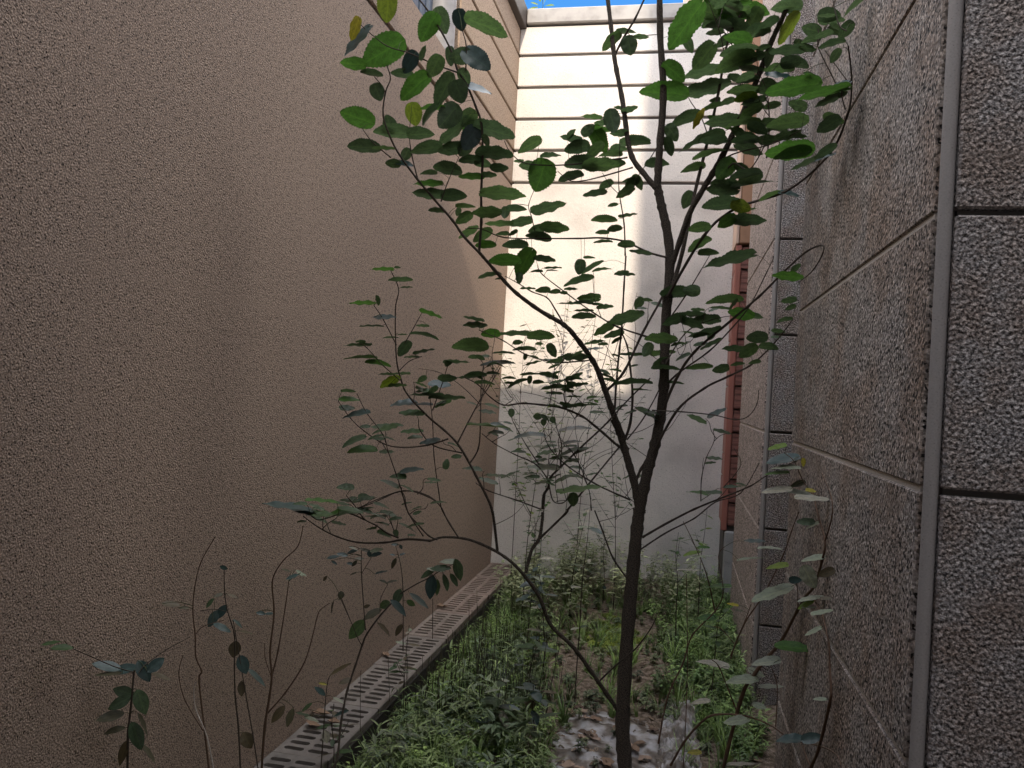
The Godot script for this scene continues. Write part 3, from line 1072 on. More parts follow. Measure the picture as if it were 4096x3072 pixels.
func saplings() -> void:
	sapling("young_tree", "thin young tree with tiny leaves in the back left corner, leaning right", -1.02, -6.45, 2.35, Vector2(0.12, 0.05), 20, 0.055, "ddgYpp", 301, 0.30, 11)
	sapling("young_tree", "thin young tree with tiny leaves standing against the corner of brown wall", -1.22, -6.30, 2.15, Vector2(0.02, 0.05), 18, 0.055, "dgoYp", 302, 0.35, 10)
	sapling("young_tree", "thin young tree in front of the end wall's shade line, nearest its middle", -0.72, -6.35, 2.05, Vector2(0.10, 0.0), 16, 0.055, "ddgpY", 303, 0.35, 10)
	sapling("young_tree", "thin young tree before the end wall just left of the main trunk", -0.38, -5.9, 1.7, Vector2(-0.15, 0.0), 16, 0.06, "ddgp", 318, 0.3, 9)
	sapling("young_tree", "thin young tree rising through the main tree's low left limb", -0.92, -5.2, 1.55, Vector2(0.1, 0.0), 15, 0.06, "dgpY", 319, 0.35, 9)
	sapling("privet_sapling", "upright privet sapling with bluish dark leaves behind the low left limb", -0.62, -4.25, 0.62, Vector2(-0.04, 0.02), 9, 0.085, "bbdp", 304, 0.3, 2)
	sapling("privet_sapling", "privet sapling with grey glossy leaves midway along the green strip", -0.80, -4.75, 0.58, Vector2(0.05, 0.0), 9, 0.08, "bpdp", 305, 0.25, 2)
	sapling("privet_sapling", "tall thin privet sapling with pale leaf pairs left of the trunk", -0.42, -4.0, 1.05, Vector2(0.02, -0.04), 7, 0.075, "pbd", 306, 0.35, 0)
	sapling("privet_sapling", "pale privet sapling in front of the end wall left of the trunk", -0.66, -5.6, 0.78, Vector2(0.08, 0.0), 10, 0.075, "ppd", 307, 0.2, 3)
	sapling("privet_sapling", "pale bushy privet sapling by the farthest drain covers", -0.98, -5.9, 0.72, Vector2(0.02, 0.0), 11, 0.07, "ppgd", 308, 0.15, 4)
	sapling("privet_sapling", "privet sapling with flat pale leaves at the end wall's middle", -0.48, -6.2, 0.62, Vector2(-0.03, 0.0), 10, 0.075, "ppb", 309, 0.2, 3)
	sapling("broadleaf_seedling", "dark seedling with large leaves at the bottom edge left of trunk", -0.52, -3.45, 0.30, Vector2(-0.03, 0.03), 5, 0.11, "bbod", 310, 0.3, 1)
	sapling("broadleaf_seedling", "large-leaved seedling over the weeds at the bottom edge of the picture", -0.72, -3.5, 0.32, Vector2(0.04, 0.02), 6, 0.10, "dbpd", 311, 0.3, 1)
	sapling("broadleaf_seedling", "seedling with long drooping grey leaves beside the arching grass tuft", -0.66, -3.95, 0.36, Vector2(0.05, 0.0), 6, 0.095, "pbd", 312, 0.3, 1)
	sapling("thin_sapling", "thin sapling with few leaves before the red boarded pier", 0.20, -5.6, 0.85, Vector2(0.02, 0.0), 5, 0.06, "dgY", 313, 0.45, 2)
	sapling("thin_sapling", "thin sapling rising from bright weeds right of the trunk", 0.06, -5.1, 0.75, Vector2(-0.03, 0.0), 5, 0.06, "dgd", 314, 0.45, 2)
	sapling("thin_sapling", "leggy green sapling between the plastic sack and the far pilaster", 0.24, -4.3, 0.55, Vector2(0.03, 0.0), 7, 0.07, "gdd", 315, 0.3, 2)
	sapling("thin_sapling", "thin reddish sapling rising through the slots of the nearest drain covers", -1.24, -3.0, 0.42, Vector2(-0.02, 0.0), 5, 0.065, "opd", 316, 0.35, 1)
	sapling("thin_sapling", "thin stem with two leaf tufts at the edge of the middle drain covers", -1.22, -3.75, 0.5, Vector2(0.0, 0.0), 5, 0.06, "dpo", 317, 0.4, 2)
	# the seedling on top of the end wall
	var o := thing("wall_top_seedling", "small bright seedling growing on top of the pale wall's coping", "plant", Vector3(-1.36, 4.822, -6.97))
	fpart("stem", tube([Vector3(0, 0, 0), Vector3(0.01, 0.06, 0), Vector3(0.0, 0.12, 0.01)], 0.003, 0.0015), M.twig_green, o, Transform3D(), 0)
	var k := 0
	for e: Array in [[-0.07, 0.03, 0.09], [0.07, 0.05, 0.10], [-0.03, 0.13, 0.09], [0.03, 0.09, 0.07], [-0.06, 0.07, 0.07]]:
		var d := Vector3(e[0], e[1] - 0.06, 0.03).normalized()
		var up := Vector3(0, 0.7, 0.7)
		var side := d.cross(up).normalized()
		up = side.cross(d).normalized()
		fpart("leaf", leaf_meshes[1][k], leaf_mats.Y[k % 2], o, Transform3D(Basis(d * e[2], up * 0.045, side * 0.045), Vector3(e[0], e[1], 0.02)), k)
		k += 1


func tree_parts() -> void:
	br("k",31.0,24.0,[-111,-150,-3300,-136,53,-3311,-153,223,-3319,-152,581,-3337,-142,898,-3353,-134,1048,-3360])
	br("k",22.5,16.5,[-133,1038,-3360,-110,1201,-3353,-82,1335,-3347,-63,1524,-3338,-69,1803,-3325,-65,2044,-3314,-83,2173,-3308,-113,2283,-3303,-131,2353,-3300])
	br("k",15.5,11.5,[-131,2347,-3300,-130,2482,-3284,-126,2713,-3256,-149,2924,-3230,-165,3166,-3200])
	br("k",11.5,8.5,[-126,2334,-3300,-180,2396,-3309,-247,2494,-3321,-292,2711,-3345,-336,2892,-3364,-360,3035,-3379,-397,3241,-3400])
	br("t",5.0,3.5,[-341,2926,-3400,-310,2988,-3387,-262,3065,-3369,-222,3150,-3350])
	br("k",17.0,13.5,[-133,1038,-3360,-156,1141,-3355,-187,1233,-3350,-226,1344,-3344,-258,1409,-3340])
	br("k",13.0,5.5,[-213,1330,-3340,-256,1432,-3296,-295,1535,-3251,-333,1624,-3210,-405,1720,-3158,-453,1767,-3129,-545,1816,-3082,-635,1878,-3032,-702,1946,-2988,-756,2005,-2950])
	br("t",5.5,1.8,[-753,2002,-2950,-817,2064,-2921,-856,2117,-2900,-923,2189,-2868,-982,2255,-2839,-1041,2331,-2807,-1072,2387,-2785,-1096,2462,-2758,-1082,2536,-2732,-1060,2578,-2715,-1070,2619,-2700])
	br("t",2.0,1.4,[-1089,2542,-2750,-1103,2568,-2735,-1122,2587,-2720])
	br("t",5.0,2.8,[-764,2009,-2960,-755,2119,-2933,-755,2223,-2907,-749,2356,-2874,-754,2460,-2847,-774,2516,-2831,-804,2583,-2812,-840,2638,-2795,-859,2693,-2779,-895,2758,-2760,-943,2826,-2737,-986,2874,-2720])
	br("t",3.2,1.4,[-840,2629,-2800,-915,2643,-2756,-992,2664,-2708,-1058,2673,-2667,-1108,2702,-2630,-1143,2729,-2600])
	br("t",2.5,1.5,[-810,2634,-2800,-805,2710,-2771,-818,2762,-2750])
	br("t",2.6,1.3,[-983,2255,-2850,-1005,2343,-2828,-1012,2406,-2812,-1007,2453,-2800])
	br("t",2.6,1.3,[-1074,2323,-2800,-1130,2366,-2754,-1160,2408,-2720])
	br("t",2.4,1.2,[-899,2183,-2880,-873,2252,-2867,-832,2338,-2850])
	br("t",5.0,1.8,[-79,2067,-3300,-152,2082,-3277,-244,2117,-3246,-333,2124,-3217,-422,2115,-3189,-544,2105,-3150,-701,2096,-3099,-788,2122,-3070,-848,2118,-3050])
	br("t",2.2,1.2,[-584,2110,-3150,-605,2188,-3128,-616,2227,-3117,-594,2284,-3100])
	br("t",3.5,1.5,[-235,2433,-3320,-345,2386,-3275,-427,2357,-3242,-474,2353,-3223,-522,2384,-3200])
	br("t",4.0,1.4,[-261,2480,-3340,-297,2469,-3323,-468,2424,-3243,-584,2405,-3187,-659,2407,-3151,-705,2441,-3122,-724,2477,-3100])
	br("t",4.5,3.4,[-253,1444,-3330,-254,1551,-3342,-250,1698,-3358,-246,1775,-3366,-248,1956,-3386,-248,2086,-3400])
	br("t",3.4,1.4,[-251,2088,-3400,-264,2223,-3414,-292,2356,-3427,-301,2456,-3437,-303,2591,-3450])
	br("t",2.0,1.2,[-291,2347,-3420,-331,2384,-3411,-365,2433,-3400])
	br("t",2.0,1.2,[-153,2942,-3250,-195,2934,-3234,-247,2919,-3213,-277,2930,-3200])
	br("t",2.2,1.3,[-143,2505,-3300,-173,2469,-3345,-230,2406,-3420])
	br("k",11.5,8.0,[51,2324,-3200,100,2410,-3173,146,2512,-3142,181,2596,-3117,218,2694,-3087,256,2810,-3051,294,2901,-3020,312,2964,-3000])
	br("k",11.0,11.2,[-67,2007,-3320,-40,2096,-3289,2,2232,-3239,54,2328,-3200])
	br("k",9.0,3.5,[-60,1912,-3300,-24,2064,-3318,3,2236,-3338,23,2371,-3353,59,2565,-3376,90,2762,-3398,117,2980,-3422,163,3100,-3436,232,3199,-3450])
	br("t",3.0,1.3,[71,2549,-3400,29,2643,-3360,-19,2702,-3330,-58,2764,-3300])
	br("t",3.0,1.5,[142,2967,-3450,106,3012,-3421,82,3030,-3406,30,3121,-3350])
	br("t",3.0,1.5,[142,2963,-3450,174,3082,-3477,212,3176,-3500])
	br("t",3.0,1.3,[266,2406,-3100,270,2465,-3090,265,2563,-3074,250,2642,-3061,218,2704,-3050])
	br("t",2.5,1.5,[103,2869,-3300,80,2941,-3257,34,3031,-3200])
	br("t",3.0,1.5,[121,2435,-3200,167,2441,-3146,258,2433,-3040,309,2436,-2974,359,2444,-2900])
	br("t",4.0,2.0,[101,2326,-3200,148,2393,-3127,207,2358,-3079,251,2425,-3000])
	br("t",6.0,1.8,[-65,1909,-3280,56,2108,-3065,159,2181,-2933,308,2202,-2768,404,2268,-2599,420,2326,-2419,418,2397,-2365,384,2452,-2250])
	br("t",1.8,1.2,[378,2492,-2250,360,2516,-2264,347,2599,-2300])
	br("t",2.0,1.2,[386,2403,-2400,368,2438,-2400,332,2509,-2400,326,2539,-2400])
	br("t",1.8,1.2,[392,2383,-2300,368,2451,-2357,349,2504,-2400])
	br("t",1.8,1.2,[402,2320,-2350,386,2360,-2322,405,2381,-2300])
	br("t",6.5,1.6,[-69,1430,-3340,-16,1580,-3258,48,1688,-3189,158,1791,-3101,260,1886,-3013,327,1960,-2946,391,2023,-2882,420,2021,-2741,420,1989,-2714,403,1946,-2787,357,1901,-2750])
	br("t",4.0,1.4,[-78,1523,-3340,-17,1600,-3321,103,1697,-3289,184,1789,-3264,247,1879,-3241,298,2000,-3212,319,2052,-3200])
	br("t",5.8,1.6,[-100,1258,-3350,-9,1454,-3220,88,1548,-3132,166,1594,-3068,240,1637,-3005,294,1693,-2945,332,1747,-2892,357,1791,-2850])
	br("t",2.6,1.3,[-99,1455,-3200,17,1457,-3139,128,1453,-3077,198,1442,-3036,243,1456,-3008,269,1502,-2978,270,1550,-2950])
	br("t",2.4,1.2,[101,1125,-3150,99,1212,-3150,112,1288,-3150,137,1354,-3150,132,1394,-3150])
	br("t",1.5,1.0,[137,1354,-3150,157,1377,-3124,180,1388,-3100])
	br("t",5.0,1.4,[-114,938,-3350,-21,1013,-3277,80,1088,-3196,176,1149,-3117,266,1207,-3038,321,1258,-2981,400,1318,-2900])
	br("t",3.8,1.2,[-128,881,-3350,-20,974,-3295,83,1046,-3245,156,1120,-3202,244,1167,-3157,299,1288,-3100])
	br("t",1.8,1.0,[179,1183,-3150,220,1240,-3130,236,1285,-3117,207,1336,-3100])
	br("t",3.5,1.2,[-68,1800,-3300,2,1914,-3300,51,2007,-3300,99,2100,-3300])
	br("t",3.0,1.2,[-73,1615,-3300,10,1770,-3342,116,1833,-3373,225,1859,-3400])
	br("t",1.4,1.0,[-15,1830,-3200,14,1724,-3200,-7,1675,-3200,-35,1757,-3200])
	br("t",3.6,1.4,[-296,1536,-3300,-338,1632,-3255,-385,1634,-3235,-484,1622,-3191,-594,1644,-3140,-680,1692,-3095,-731,1712,-3070,-770,1727,-3050])
	br("t",4.5,1.6,[-77,1728,-3320,-144,1748,-3300,-261,1781,-3264,-359,1833,-3232,-451,1893,-3199,-554,1965,-3162,-573,1999,-3150])
	br("t",3.4,1.4,[-456,1772,-3150,-492,1829,-3127,-522,1868,-3110,-580,1887,-3089,-627,1913,-3070,-679,1938,-3050])
	br("t",6.0,3.0,[-207,1327,-3340,-189,1397,-3349,-187,1511,-3364,-204,1625,-3379,-222,1714,-3390,-258,1783,-3400])
	br("t",5.5,4.0,[-286,1524,-3300,-223,1602,-3304,-158,1761,-3311,-98,1888,-3317,-71,1964,-3320])
	br("t",3.0,2.0,[-199,1327,-3360,-140,1413,-3339,-89,1516,-3316,-63,1591,-3300])
	br("t",6.0,5.0,[-157,1147,-3360,-136,1212,-3351,-96,1279,-3340])
	br("t",6.2,1.8,[-190,1289,-3360,-227,1297,-3341,-289,1348,-3302,-326,1378,-3279,-374,1413,-3249,-451,1443,-3207,-526,1451,-3167,-599,1453,-3128,-665,1443,-3092,-715,1473,-3061,-758,1518,-3027,-801,1539,-3000])
	br("t",2.0,1.0,[-661,1443,-3100,-631,1466,-3100,-644,1480,-3100])
	br("t",2.0,1.0,[-485,1457,-3100,-480,1552,-3112,-476,1619,-3120])
	br("t",2.0,1.0,[-425,1445,-3150,-438,1495,-3132,-429,1531,-3120])
	br("t",3.8,1.4,[-173,1083,-3360,-306,1144,-3276,-424,1222,-3193,-487,1294,-3136,-503,1354,-3100])
	br("t",1.8,1.0,[-318,1381,-3200,-350,1403,-3200,-393,1413,-3200,-404,1382,-3200])
	br("k",8.8,3.8,[-167,234,-3320,-258,367,-3268,-352,501,-3214,-443,593,-3170,-488,707,-3129,-550,798,-3091,-603,852,-3064,-671,895,-3035,-755,928,-3001,-838,934,-2969,-886,919,-2950])
	br("t",4.5,1.6,[-886,919,-2950,-963,925,-2907,-1037,913,-2863,-1118,914,-2816,-1183,935,-2776,-1239,969,-2737,-1287,1012,-2700])
	br("t",3.4,1.4,[-978,939,-2850,-1015,954,-2833,-1052,982,-2813,-1092,1005,-2793,-1117,1046,-2774,-1149,1091,-2750])
	br("t",3.0,1.3,[-1094,1002,-2800,-1139,1024,-2773,-1166,1026,-2758,-1190,1015,-2743,-1225,1002,-2722,-1242,1003,-2712,-1258,1018,-2700])
	br("t",3.0,2.2,[-859,926,-2950,-892,939,-2943,-934,981,-2931,-967,1018,-2920,-982,1063,-2911,-994,1098,-2904,-994,1116,-2900])
	br("t",3.0,1.6,[-867,1065,-2950,-897,1088,-2931,-937,1104,-2909,-964,1107,-2895,-1002,1101,-2874,-1037,1083,-2853,-1080,1059,-2826,-1124,1041,-2800])
	br("t",2.0,1.0,[-984,937,-2850,-998,964,-2850,-1020,1021,-2850])
	br("k",5.2,4.7,[-648,887,-3050,-660,1022,-3001,-673,1076,-2980])
	br("k",4.7,1.2,[-673,1075,-2980,-705,1145,-2950,-785,1296,-2883,-885,1390,-2826,-951,1464,-2783,-972,1518,-2759,-982,1598,-2725,-971,1755,-2659,-953,1823,-2629,-974,1881,-2600])
	br("t",3.0,1.2,[-826,1309,-2900,-889,1284,-2859,-967,1273,-2811,-1029,1285,-2771,-1094,1335,-2721,-1129,1377,-2687,-1157,1430,-2650])
	br("t",2.6,1.2,[-775,1260,-2920,-874,1281,-2887,-923,1335,-2863,-927,1375,-2850])
	br("t",2.2,1.2,[-893,947,-2880,-944,1038,-2838,-961,1117,-2806,-979,1185,-2778,-1000,1263,-2745,-1012,1318,-2722,-1064,1397,-2680,-1090,1460,-2650])
	br("t",2.6,1.3,[-776,939,-2950,-812,994,-2938,-842,1045,-2927,-854,1108,-2916,-873,1241,-2892,-879,1366,-2869,-891,1468,-2850])
	br("t",2.4,1.4,[-771,943,-2930,-808,1005,-2902,-834,1063,-2878,-877,1096,-2856,-960,1116,-2820,-1058,1074,-2774,-1106,1046,-2750])
	br("t",1.6,1.0,[-967,1547,-2720,-927,1583,-2710,-880,1601,-2700])
	br("t",1.8,1.0,[-945,1644,-2700,-907,1700,-2678,-876,1748,-2660])
	br("t",2.0,1.0,[-968,1636,-2680,-1007,1720,-2642,-1035,1764,-2620])
	br("t",2.0,1.0,[-954,1514,-2700,-1007,1562,-2667,-1058,1621,-2630,-1077,1630,-2620])
	br("t",2.0,1.0,[-876,1412,-2850,-838,1509,-2822,-813,1582,-2800])
	br("t",3.0,1.4,[-803,1291,-2950,-777,1370,-2990,-745,1459,-3035,-718,1515,-3063,-688,1589,-3100])
	br("t",3.0,1.4,[-764,1215,-3000,-738,1271,-3017,-740,1359,-3039,-755,1507,-3077,-756,1598,-3100])
	br("k",6.6,5.8,[-550,790,-3150,-536,876,-3168,-510,925,-3179,-504,991,-3193,-505,1026,-3200])
	br("k",5.8,2.6,[-506,1037,-3200,-506,1092,-3208,-490,1123,-3213,-487,1160,-3219,-447,1208,-3228,-367,1296,-3245,-287,1381,-3262,-214,1472,-3279,-117,1582,-3300])
	br("t",3.0,1.8,[-486,1137,-3200,-463,1078,-3177,-424,1073,-3164,-394,1102,-3150])
	br("t",2.8,1.2,[-446,1206,-3220,-450,1297,-3233,-477,1369,-3244,-487,1412,-3250])
	br("t",3.0,1.3,[-490,1155,-3200,-537,1216,-3164,-611,1250,-3124,-685,1289,-3082,-735,1329,-3050])
	br("t",2.6,1.2,[-527,1215,-3180,-579,1286,-3168,-630,1368,-3154,-644,1398,-3150])
	br("t",4.6,4.0,[-510,922,-3180,-414,1028,-3198,-409,1041,-3200])
	br("t",4.0,2.5,[-409,1040,-3200,-336,1143,-3258,-233,1288,-3337,-202,1330,-3360])
	br("t",3.0,1.4,[-514,1037,-3200,-601,1075,-3125,-695,1113,-3041,-736,1144,-3000])
	br("t",2.2,1.2,[-317,1041,-3250,-333,1133,-3235,-392,1259,-3213,-449,1317,-3200])
	br("t",4.0,2.8,[-153,753,-3340,-226,846,-3325,-274,956,-3311,-309,1036,-3300])
	br("t",4.0,1.5,[-261,344,-3300,-186,442,-3255,-115,524,-3214,-60,620,-3171,-42,669,-3150])
	br("t",1.6,0.8,[171,3070,-3475,122,3084,-3459,76,3103,-3443,42,3101,-3432])
	br("t",1.6,0.8,[255,2433,-3044,228,2448,-3043,201,2454,-3041,187,2471,-3040])
	br("t",1.6,0.8,[144,3051,-3430,125,3096,-3443,96,3142,-3458,90,3183,-3469])
	br("t",1.6,0.8,[131,2982,-3441,115,3026,-3440,95,3074,-3439,79,3097,-3438])
	br("t",1.6,0.8,[220,2700,-3051,210,2743,-3045,207,2782,-3040,195,2805,-3036])
	br("t",1.6,0.8,[55,2543,-3373,89,2562,-3353,129,2585,-3327,151,2587,-3316])
	br("t",1.6,0.8,[71,2958,-3247,79,3014,-3256,89,3076,-3266,91,3103,-3270])
	br("t",1.6,0.8,[258,2600,-3068,231,2627,-3025,221,2647,-2997,202,2665,-2968])
	br("t",1.6,0.8,[235,2401,-3029,242,2438,-3035,246,2475,-3041,248,2509,-3047])
	br("t",1.6,0.8,[95,2893,-3286,127,2897,-3238,157,2898,-3192,173,2893,-3171])
	br("t",1.6,0.8,[235,2670,-3056,261,2705,-3065,292,2745,-3074,307,2765,-3079])
	br("t",1.6,0.8,[330,2521,-2400,332,2567,-2424,327,2619,-2451,328,2635,-2459])
	br("t",1.6,0.8,[262,2577,-3072,256,2628,-3111,262,2663,-3137,257,2699,-3163])
	br("t",1.6,0.8,[265,2553,-3076,236,2582,-3055,220,2609,-3038,203,2632,-3022])
	br("t",1.6,0.8,[146,3056,-3431,112,3110,-3437,77,3158,-3443,58,3198,-3447])
	br("t",1.6,0.8,[278,2435,-3015,305,2443,-2993,329,2447,-2975,339,2455,-2964])
	br("t",1.6,0.8,[89,3025,-3411,93,3088,-3453,85,3140,-3487,89,3187,-3518])
	br("t",1.6,0.8,[328,2531,-2400,341,2550,-2398,348,2570,-2397,353,2580,-2396])
	br("t",1.6,0.8,[82,3030,-3406,88,3067,-3417,87,3103,-3427,86,3134,-3437])
	br("t",1.6,0.8,[62,2975,-3236,79,2995,-3208,91,3022,-3178,105,3026,-3163])
	br("t",1.6,0.8,[-478,1589,-3116,-450,1615,-3089,-429,1636,-3067,-411,1638,-3054])
	br("t",1.6,0.8,[99,1199,-3150,102,1238,-3152,100,1260,-3153,103,1289,-3154])
	br("t",1.6,0.8,[-321,1813,-3244,-330,1840,-3189,-337,1863,-3142,-340,1867,-3131])
	br("t",1.6,0.8,[-334,1136,-3235,-355,1165,-3269,-364,1201,-3305,-382,1222,-3330])
	br("t",1.6,0.8,[145,1364,-3139,123,1394,-3091,113,1423,-3053,98,1440,-3022])
	br("t",1.6,0.8,[-477,1604,-3118,-497,1616,-3127,-520,1620,-3136,-540,1630,-3145])
	br("t",1.6,0.8,[-655,1097,-3078,-667,1122,-3121,-682,1147,-3163,-691,1165,-3192])
	br("t",1.6,0.8,[-697,1299,-3074,-663,1320,-3054,-642,1331,-3043,-622,1348,-3029])
	br("t",1.6,0.8,[-720,1317,-3060,-699,1342,-3087,-687,1372,-3114,-677,1376,-3123])
	br("t",1.6,0.8,[-709,1123,-3028,-703,1157,-2986,-701,1181,-2956,-691,1197,-2935])
	br("t",1.6,0.8,[-397,1402,-3200,-417,1429,-3180,-446,1456,-3157,-461,1463,-3147])
	br("t",1.6,0.8,[-297,1539,-3249,-309,1568,-3286,-322,1591,-3315,-339,1608,-3342])
	br("t",1.6,0.8,[69,1805,-3359,81,1836,-3357,84,1863,-3355,99,1877,-3353])
	br("t",1.6,0.8,[-393,1412,-3200,-374,1441,-3165,-364,1459,-3144,-354,1486,-3113])
	br("t",1.6,0.8,[-709,1537,-3075,-716,1571,-3095,-733,1599,-3114,-734,1629,-3132])
	br("t",1.6,0.8,[-314,1148,-3271,-351,1164,-3288,-378,1168,-3299,-407,1172,-3311])
	br("t",1.6,0.8,[-427,1454,-3147,-433,1493,-3113,-425,1536,-3077,-432,1550,-3063])
	br("t",1.6,0.8,[-194,1092,-3347,-174,1127,-3334,-163,1156,-3324,-155,1194,-3312])
	br("t",1.6,0.8,[-252,1637,-3351,-279,1669,-3390,-309,1705,-3432,-336,1725,-3461])
	br("t",1.6,0.8,[-129,1434,-3335,-156,1452,-3350,-182,1466,-3364,-197,1467,-3371])
	br("t",1.6,0.8,[-484,1484,-3103,-472,1513,-3081,-455,1534,-3062,-444,1555,-3044])
	br("t",1.6,0.8,[-638,1473,-3100,-658,1500,-3097,-667,1520,-3095,-686,1545,-3091])
	br("t",1.6,0.8,[101,1128,-3150,134,1149,-3185,159,1169,-3212,179,1173,-3230])
	br("t",1.6,0.8,[46,1651,-3304,42,1685,-3310,31,1725,-3317,35,1740,-3320])
	br("t",1.6,0.8,[-15,1698,-3200,12,1713,-3161,33,1726,-3130,49,1748,-3094])
	br("t",1.6,0.8,[-426,1448,-3149,-433,1487,-3160,-437,1519,-3169,-446,1546,-3177])
	br("t",1.6,0.8,[-443,1075,-3170,-443,1106,-3134,-445,1133,-3103,-440,1165,-3065])
	br("t",1.6,0.8,[-433,1514,-3126,-438,1553,-3138,-455,1588,-3149,-457,1616,-3158])
	br("t",1.6,0.8,[-146,1786,-3312,-140,1827,-3315,-142,1858,-3316,-139,1887,-3318])
	br("t",1.6,0.8,[-446,1212,-3221,-457,1242,-3260,-464,1276,-3303,-473,1288,-3320])
	br("t",1.6,0.8,[154,1135,-3135,176,1155,-3150,200,1184,-3169,217,1199,-3180])
	br("t",1.6,0.8,[-428,1456,-3146,-409,1483,-3139,-401,1512,-3133,-381,1525,-3127])
	br("t",1.6,0.8,[-68,1329,-3305,-66,1373,-3325,-68,1402,-3337,-61,1436,-3352])
	br("t",1.6,0.8,[-371,1186,-3231,-368,1217,-3200,-363,1236,-3179,-353,1270,-3143])
	br("t",1.6,0.8,[-480,1121,-3194,-489,1147,-3166,-508,1183,-3123,-515,1186,-3115])
	br("t",1.6,0.8,[-273,1540,-3301,-243,1570,-3279,-214,1587,-3261,-206,1618,-3243])
	br("t",1.6,0.8,[-493,1160,-3197,-494,1188,-3225,-498,1215,-3249,-502,1231,-3264])
	br("t",1.6,0.8,[-737,1496,-3043,-735,1529,-3049,-746,1564,-3055,-741,1582,-3058])
	br("t",1.6,0.8,[-423,1235,-3233,-399,1259,-3209,-380,1281,-3187,-373,1299,-3173])
	br("t",1.6,0.8,[-407,1274,-3210,-430,1291,-3220,-455,1305,-3230,-465,1303,-3233])
	br("t",1.6,0.8,[-797,1265,-2913,-807,1284,-2882,-824,1293,-2850,-827,1311,-2828])
	br("t",1.6,0.8,[-989,946,-2850,-1011,979,-2865,-1038,1007,-2880,-1048,1013,-2884])
	br("t",1.6,0.8,[-872,1424,-2847,-860,1436,-2882,-847,1453,-2925,-833,1456,-2959])
	br("t",1.6,0.8,[-965,1015,-2921,-937,1037,-2915,-902,1044,-2909,-889,1064,-2905])
	br("t",1.6,0.8,[-1227,961,-2746,-1232,985,-2747,-1230,1009,-2749,-1230,1015,-2749])
	br("t",1.6,0.8,[-912,1105,-2841,-885,1131,-2812,-875,1162,-2783,-865,1171,-2772])
	br("t",1.6,0.8,[-767,1396,-3004,-750,1417,-2969,-716,1442,-2916,-704,1446,-2901])
	br("t",1.6,0.8,[-1097,1014,-2789,-1121,1032,-2786,-1133,1046,-2784,-1142,1052,-2783])
	br("t",1.6,0.8,[-1205,948,-2761,-1233,974,-2788,-1246,989,-2802,-1255,1014,-2825])
	br("t",1.6,0.8,[-1231,964,-2743,-1191,995,-2704,-1144,1023,-2661,-1124,1049,-2633])
	br("t",1.6,0.8,[-932,1442,-2796,-939,1475,-2821,-947,1498,-2838,-955,1513,-2849])
	br("t",1.6,0.8,[-1121,1015,-2784,-1105,1036,-2802,-1089,1067,-2825,-1068,1080,-2841])
	br("t",1.6,0.8,[-950,1067,-2827,-950,1097,-2810,-959,1121,-2795,-966,1144,-2781])
	br("t",1.6,0.8,[-1007,1294,-2732,-1024,1318,-2780,-1044,1336,-2817,-1044,1346,-2842])
	br("t",1.6,0.8,[-998,1254,-2749,-1034,1278,-2788,-1068,1301,-2824,-1081,1324,-2851])
	br("t",1.6,0.8,[-992,953,-2850,-988,978,-2855,-987,1002,-2859,-989,1007,-2860])
	br("t",1.5,0.7,[-370,1192,-3225,-376,1250,-3211,-381,1308,-3196,-392,1365,-3182,-389,1422,-3167])
	br("t",1.5,0.7,[-253,1639,-3354,-288,1661,-3343,-325,1677,-3333,-363,1692,-3322,-403,1702,-3312])
	br("t",1.5,0.7,[-410,1420,-3187,-402,1460,-3207,-380,1495,-3228,-350,1522,-3248,-317,1546,-3268])
	br("t",1.5,0.7,[-537,873,-3167,-526,907,-3163,-526,943,-3158,-524,978,-3154,-531,1012,-3150])
	br("t",1.5,0.7,[-202,1346,-3343,-139,1370,-3332,-83,1407,-3321,-33,1449,-3311,21,1485,-3300])
	br("t",1.5,0.7,[-208,1648,-3382,-193,1691,-3374,-190,1736,-3366,-189,1781,-3359,-197,1826,-3351])
	br("t",1.5,0.7,[-290,992,-3306,-239,1013,-3282,-191,1039,-3258,-147,1071,-3234,-99,1092,-3210])
	br("t",1.5,0.7,[-395,1407,-3200,-355,1463,-3230,-310,1517,-3259,-267,1574,-3289,-233,1637,-3319])
	br("t",1.5,0.7,[-435,1505,-3129,-408,1553,-3125,-379,1599,-3120,-365,1652,-3116,-363,1706,-3111])
	br("t",1.5,0.7,[-188,1482,-3360,-239,1489,-3391,-291,1487,-3422,-345,1480,-3452,-400,1481,-3483])
	br("t",1.5,0.7,[-66,1355,-3316,-29,1389,-3349,-3,1432,-3381,24,1477,-3414,39,1527,-3446])
	br("t",1.5,0.7,[-395,1262,-3212,-342,1288,-3244,-296,1326,-3276,-264,1379,-3308,-241,1437,-3339])
	br("t",1.5,0.7,[-453,1230,-3245,-479,1280,-3228,-498,1333,-3211,-503,1389,-3194,-494,1444,-3177])
	br("t",1.5,0.7,[-440,1625,-3079,-447,1677,-3108,-464,1729,-3137,-493,1778,-3166,-510,1833,-3195])
	br("t",1.5,0.7,[-341,1160,-3284,-378,1222,-3261,-417,1282,-3238,-463,1335,-3215,-505,1391,-3193])
	br("t",1.5,0.7,[-356,1633,-3247,-352,1675,-3214,-345,1716,-3180,-337,1757,-3146,-330,1796,-3112])
	br("t",1.5,0.7,[-363,1198,-3302,-329,1230,-3316,-291,1257,-3329,-248,1277,-3343,-205,1294,-3356])
	br("t",1.5,0.7,[-717,1441,-2919,-715,1476,-2943,-722,1512,-2967,-730,1549,-2991,-734,1587,-3015])
	br("t",1.5,0.7,[-429,1545,-3068,-398,1574,-3096,-369,1608,-3124,-331,1630,-3151,-289,1643,-3179])
	br("t",1.5,0.7,[-450,1076,-3173,-418,1082,-3181,-385,1076,-3189,-353,1072,-3197,-320,1068,-3206])
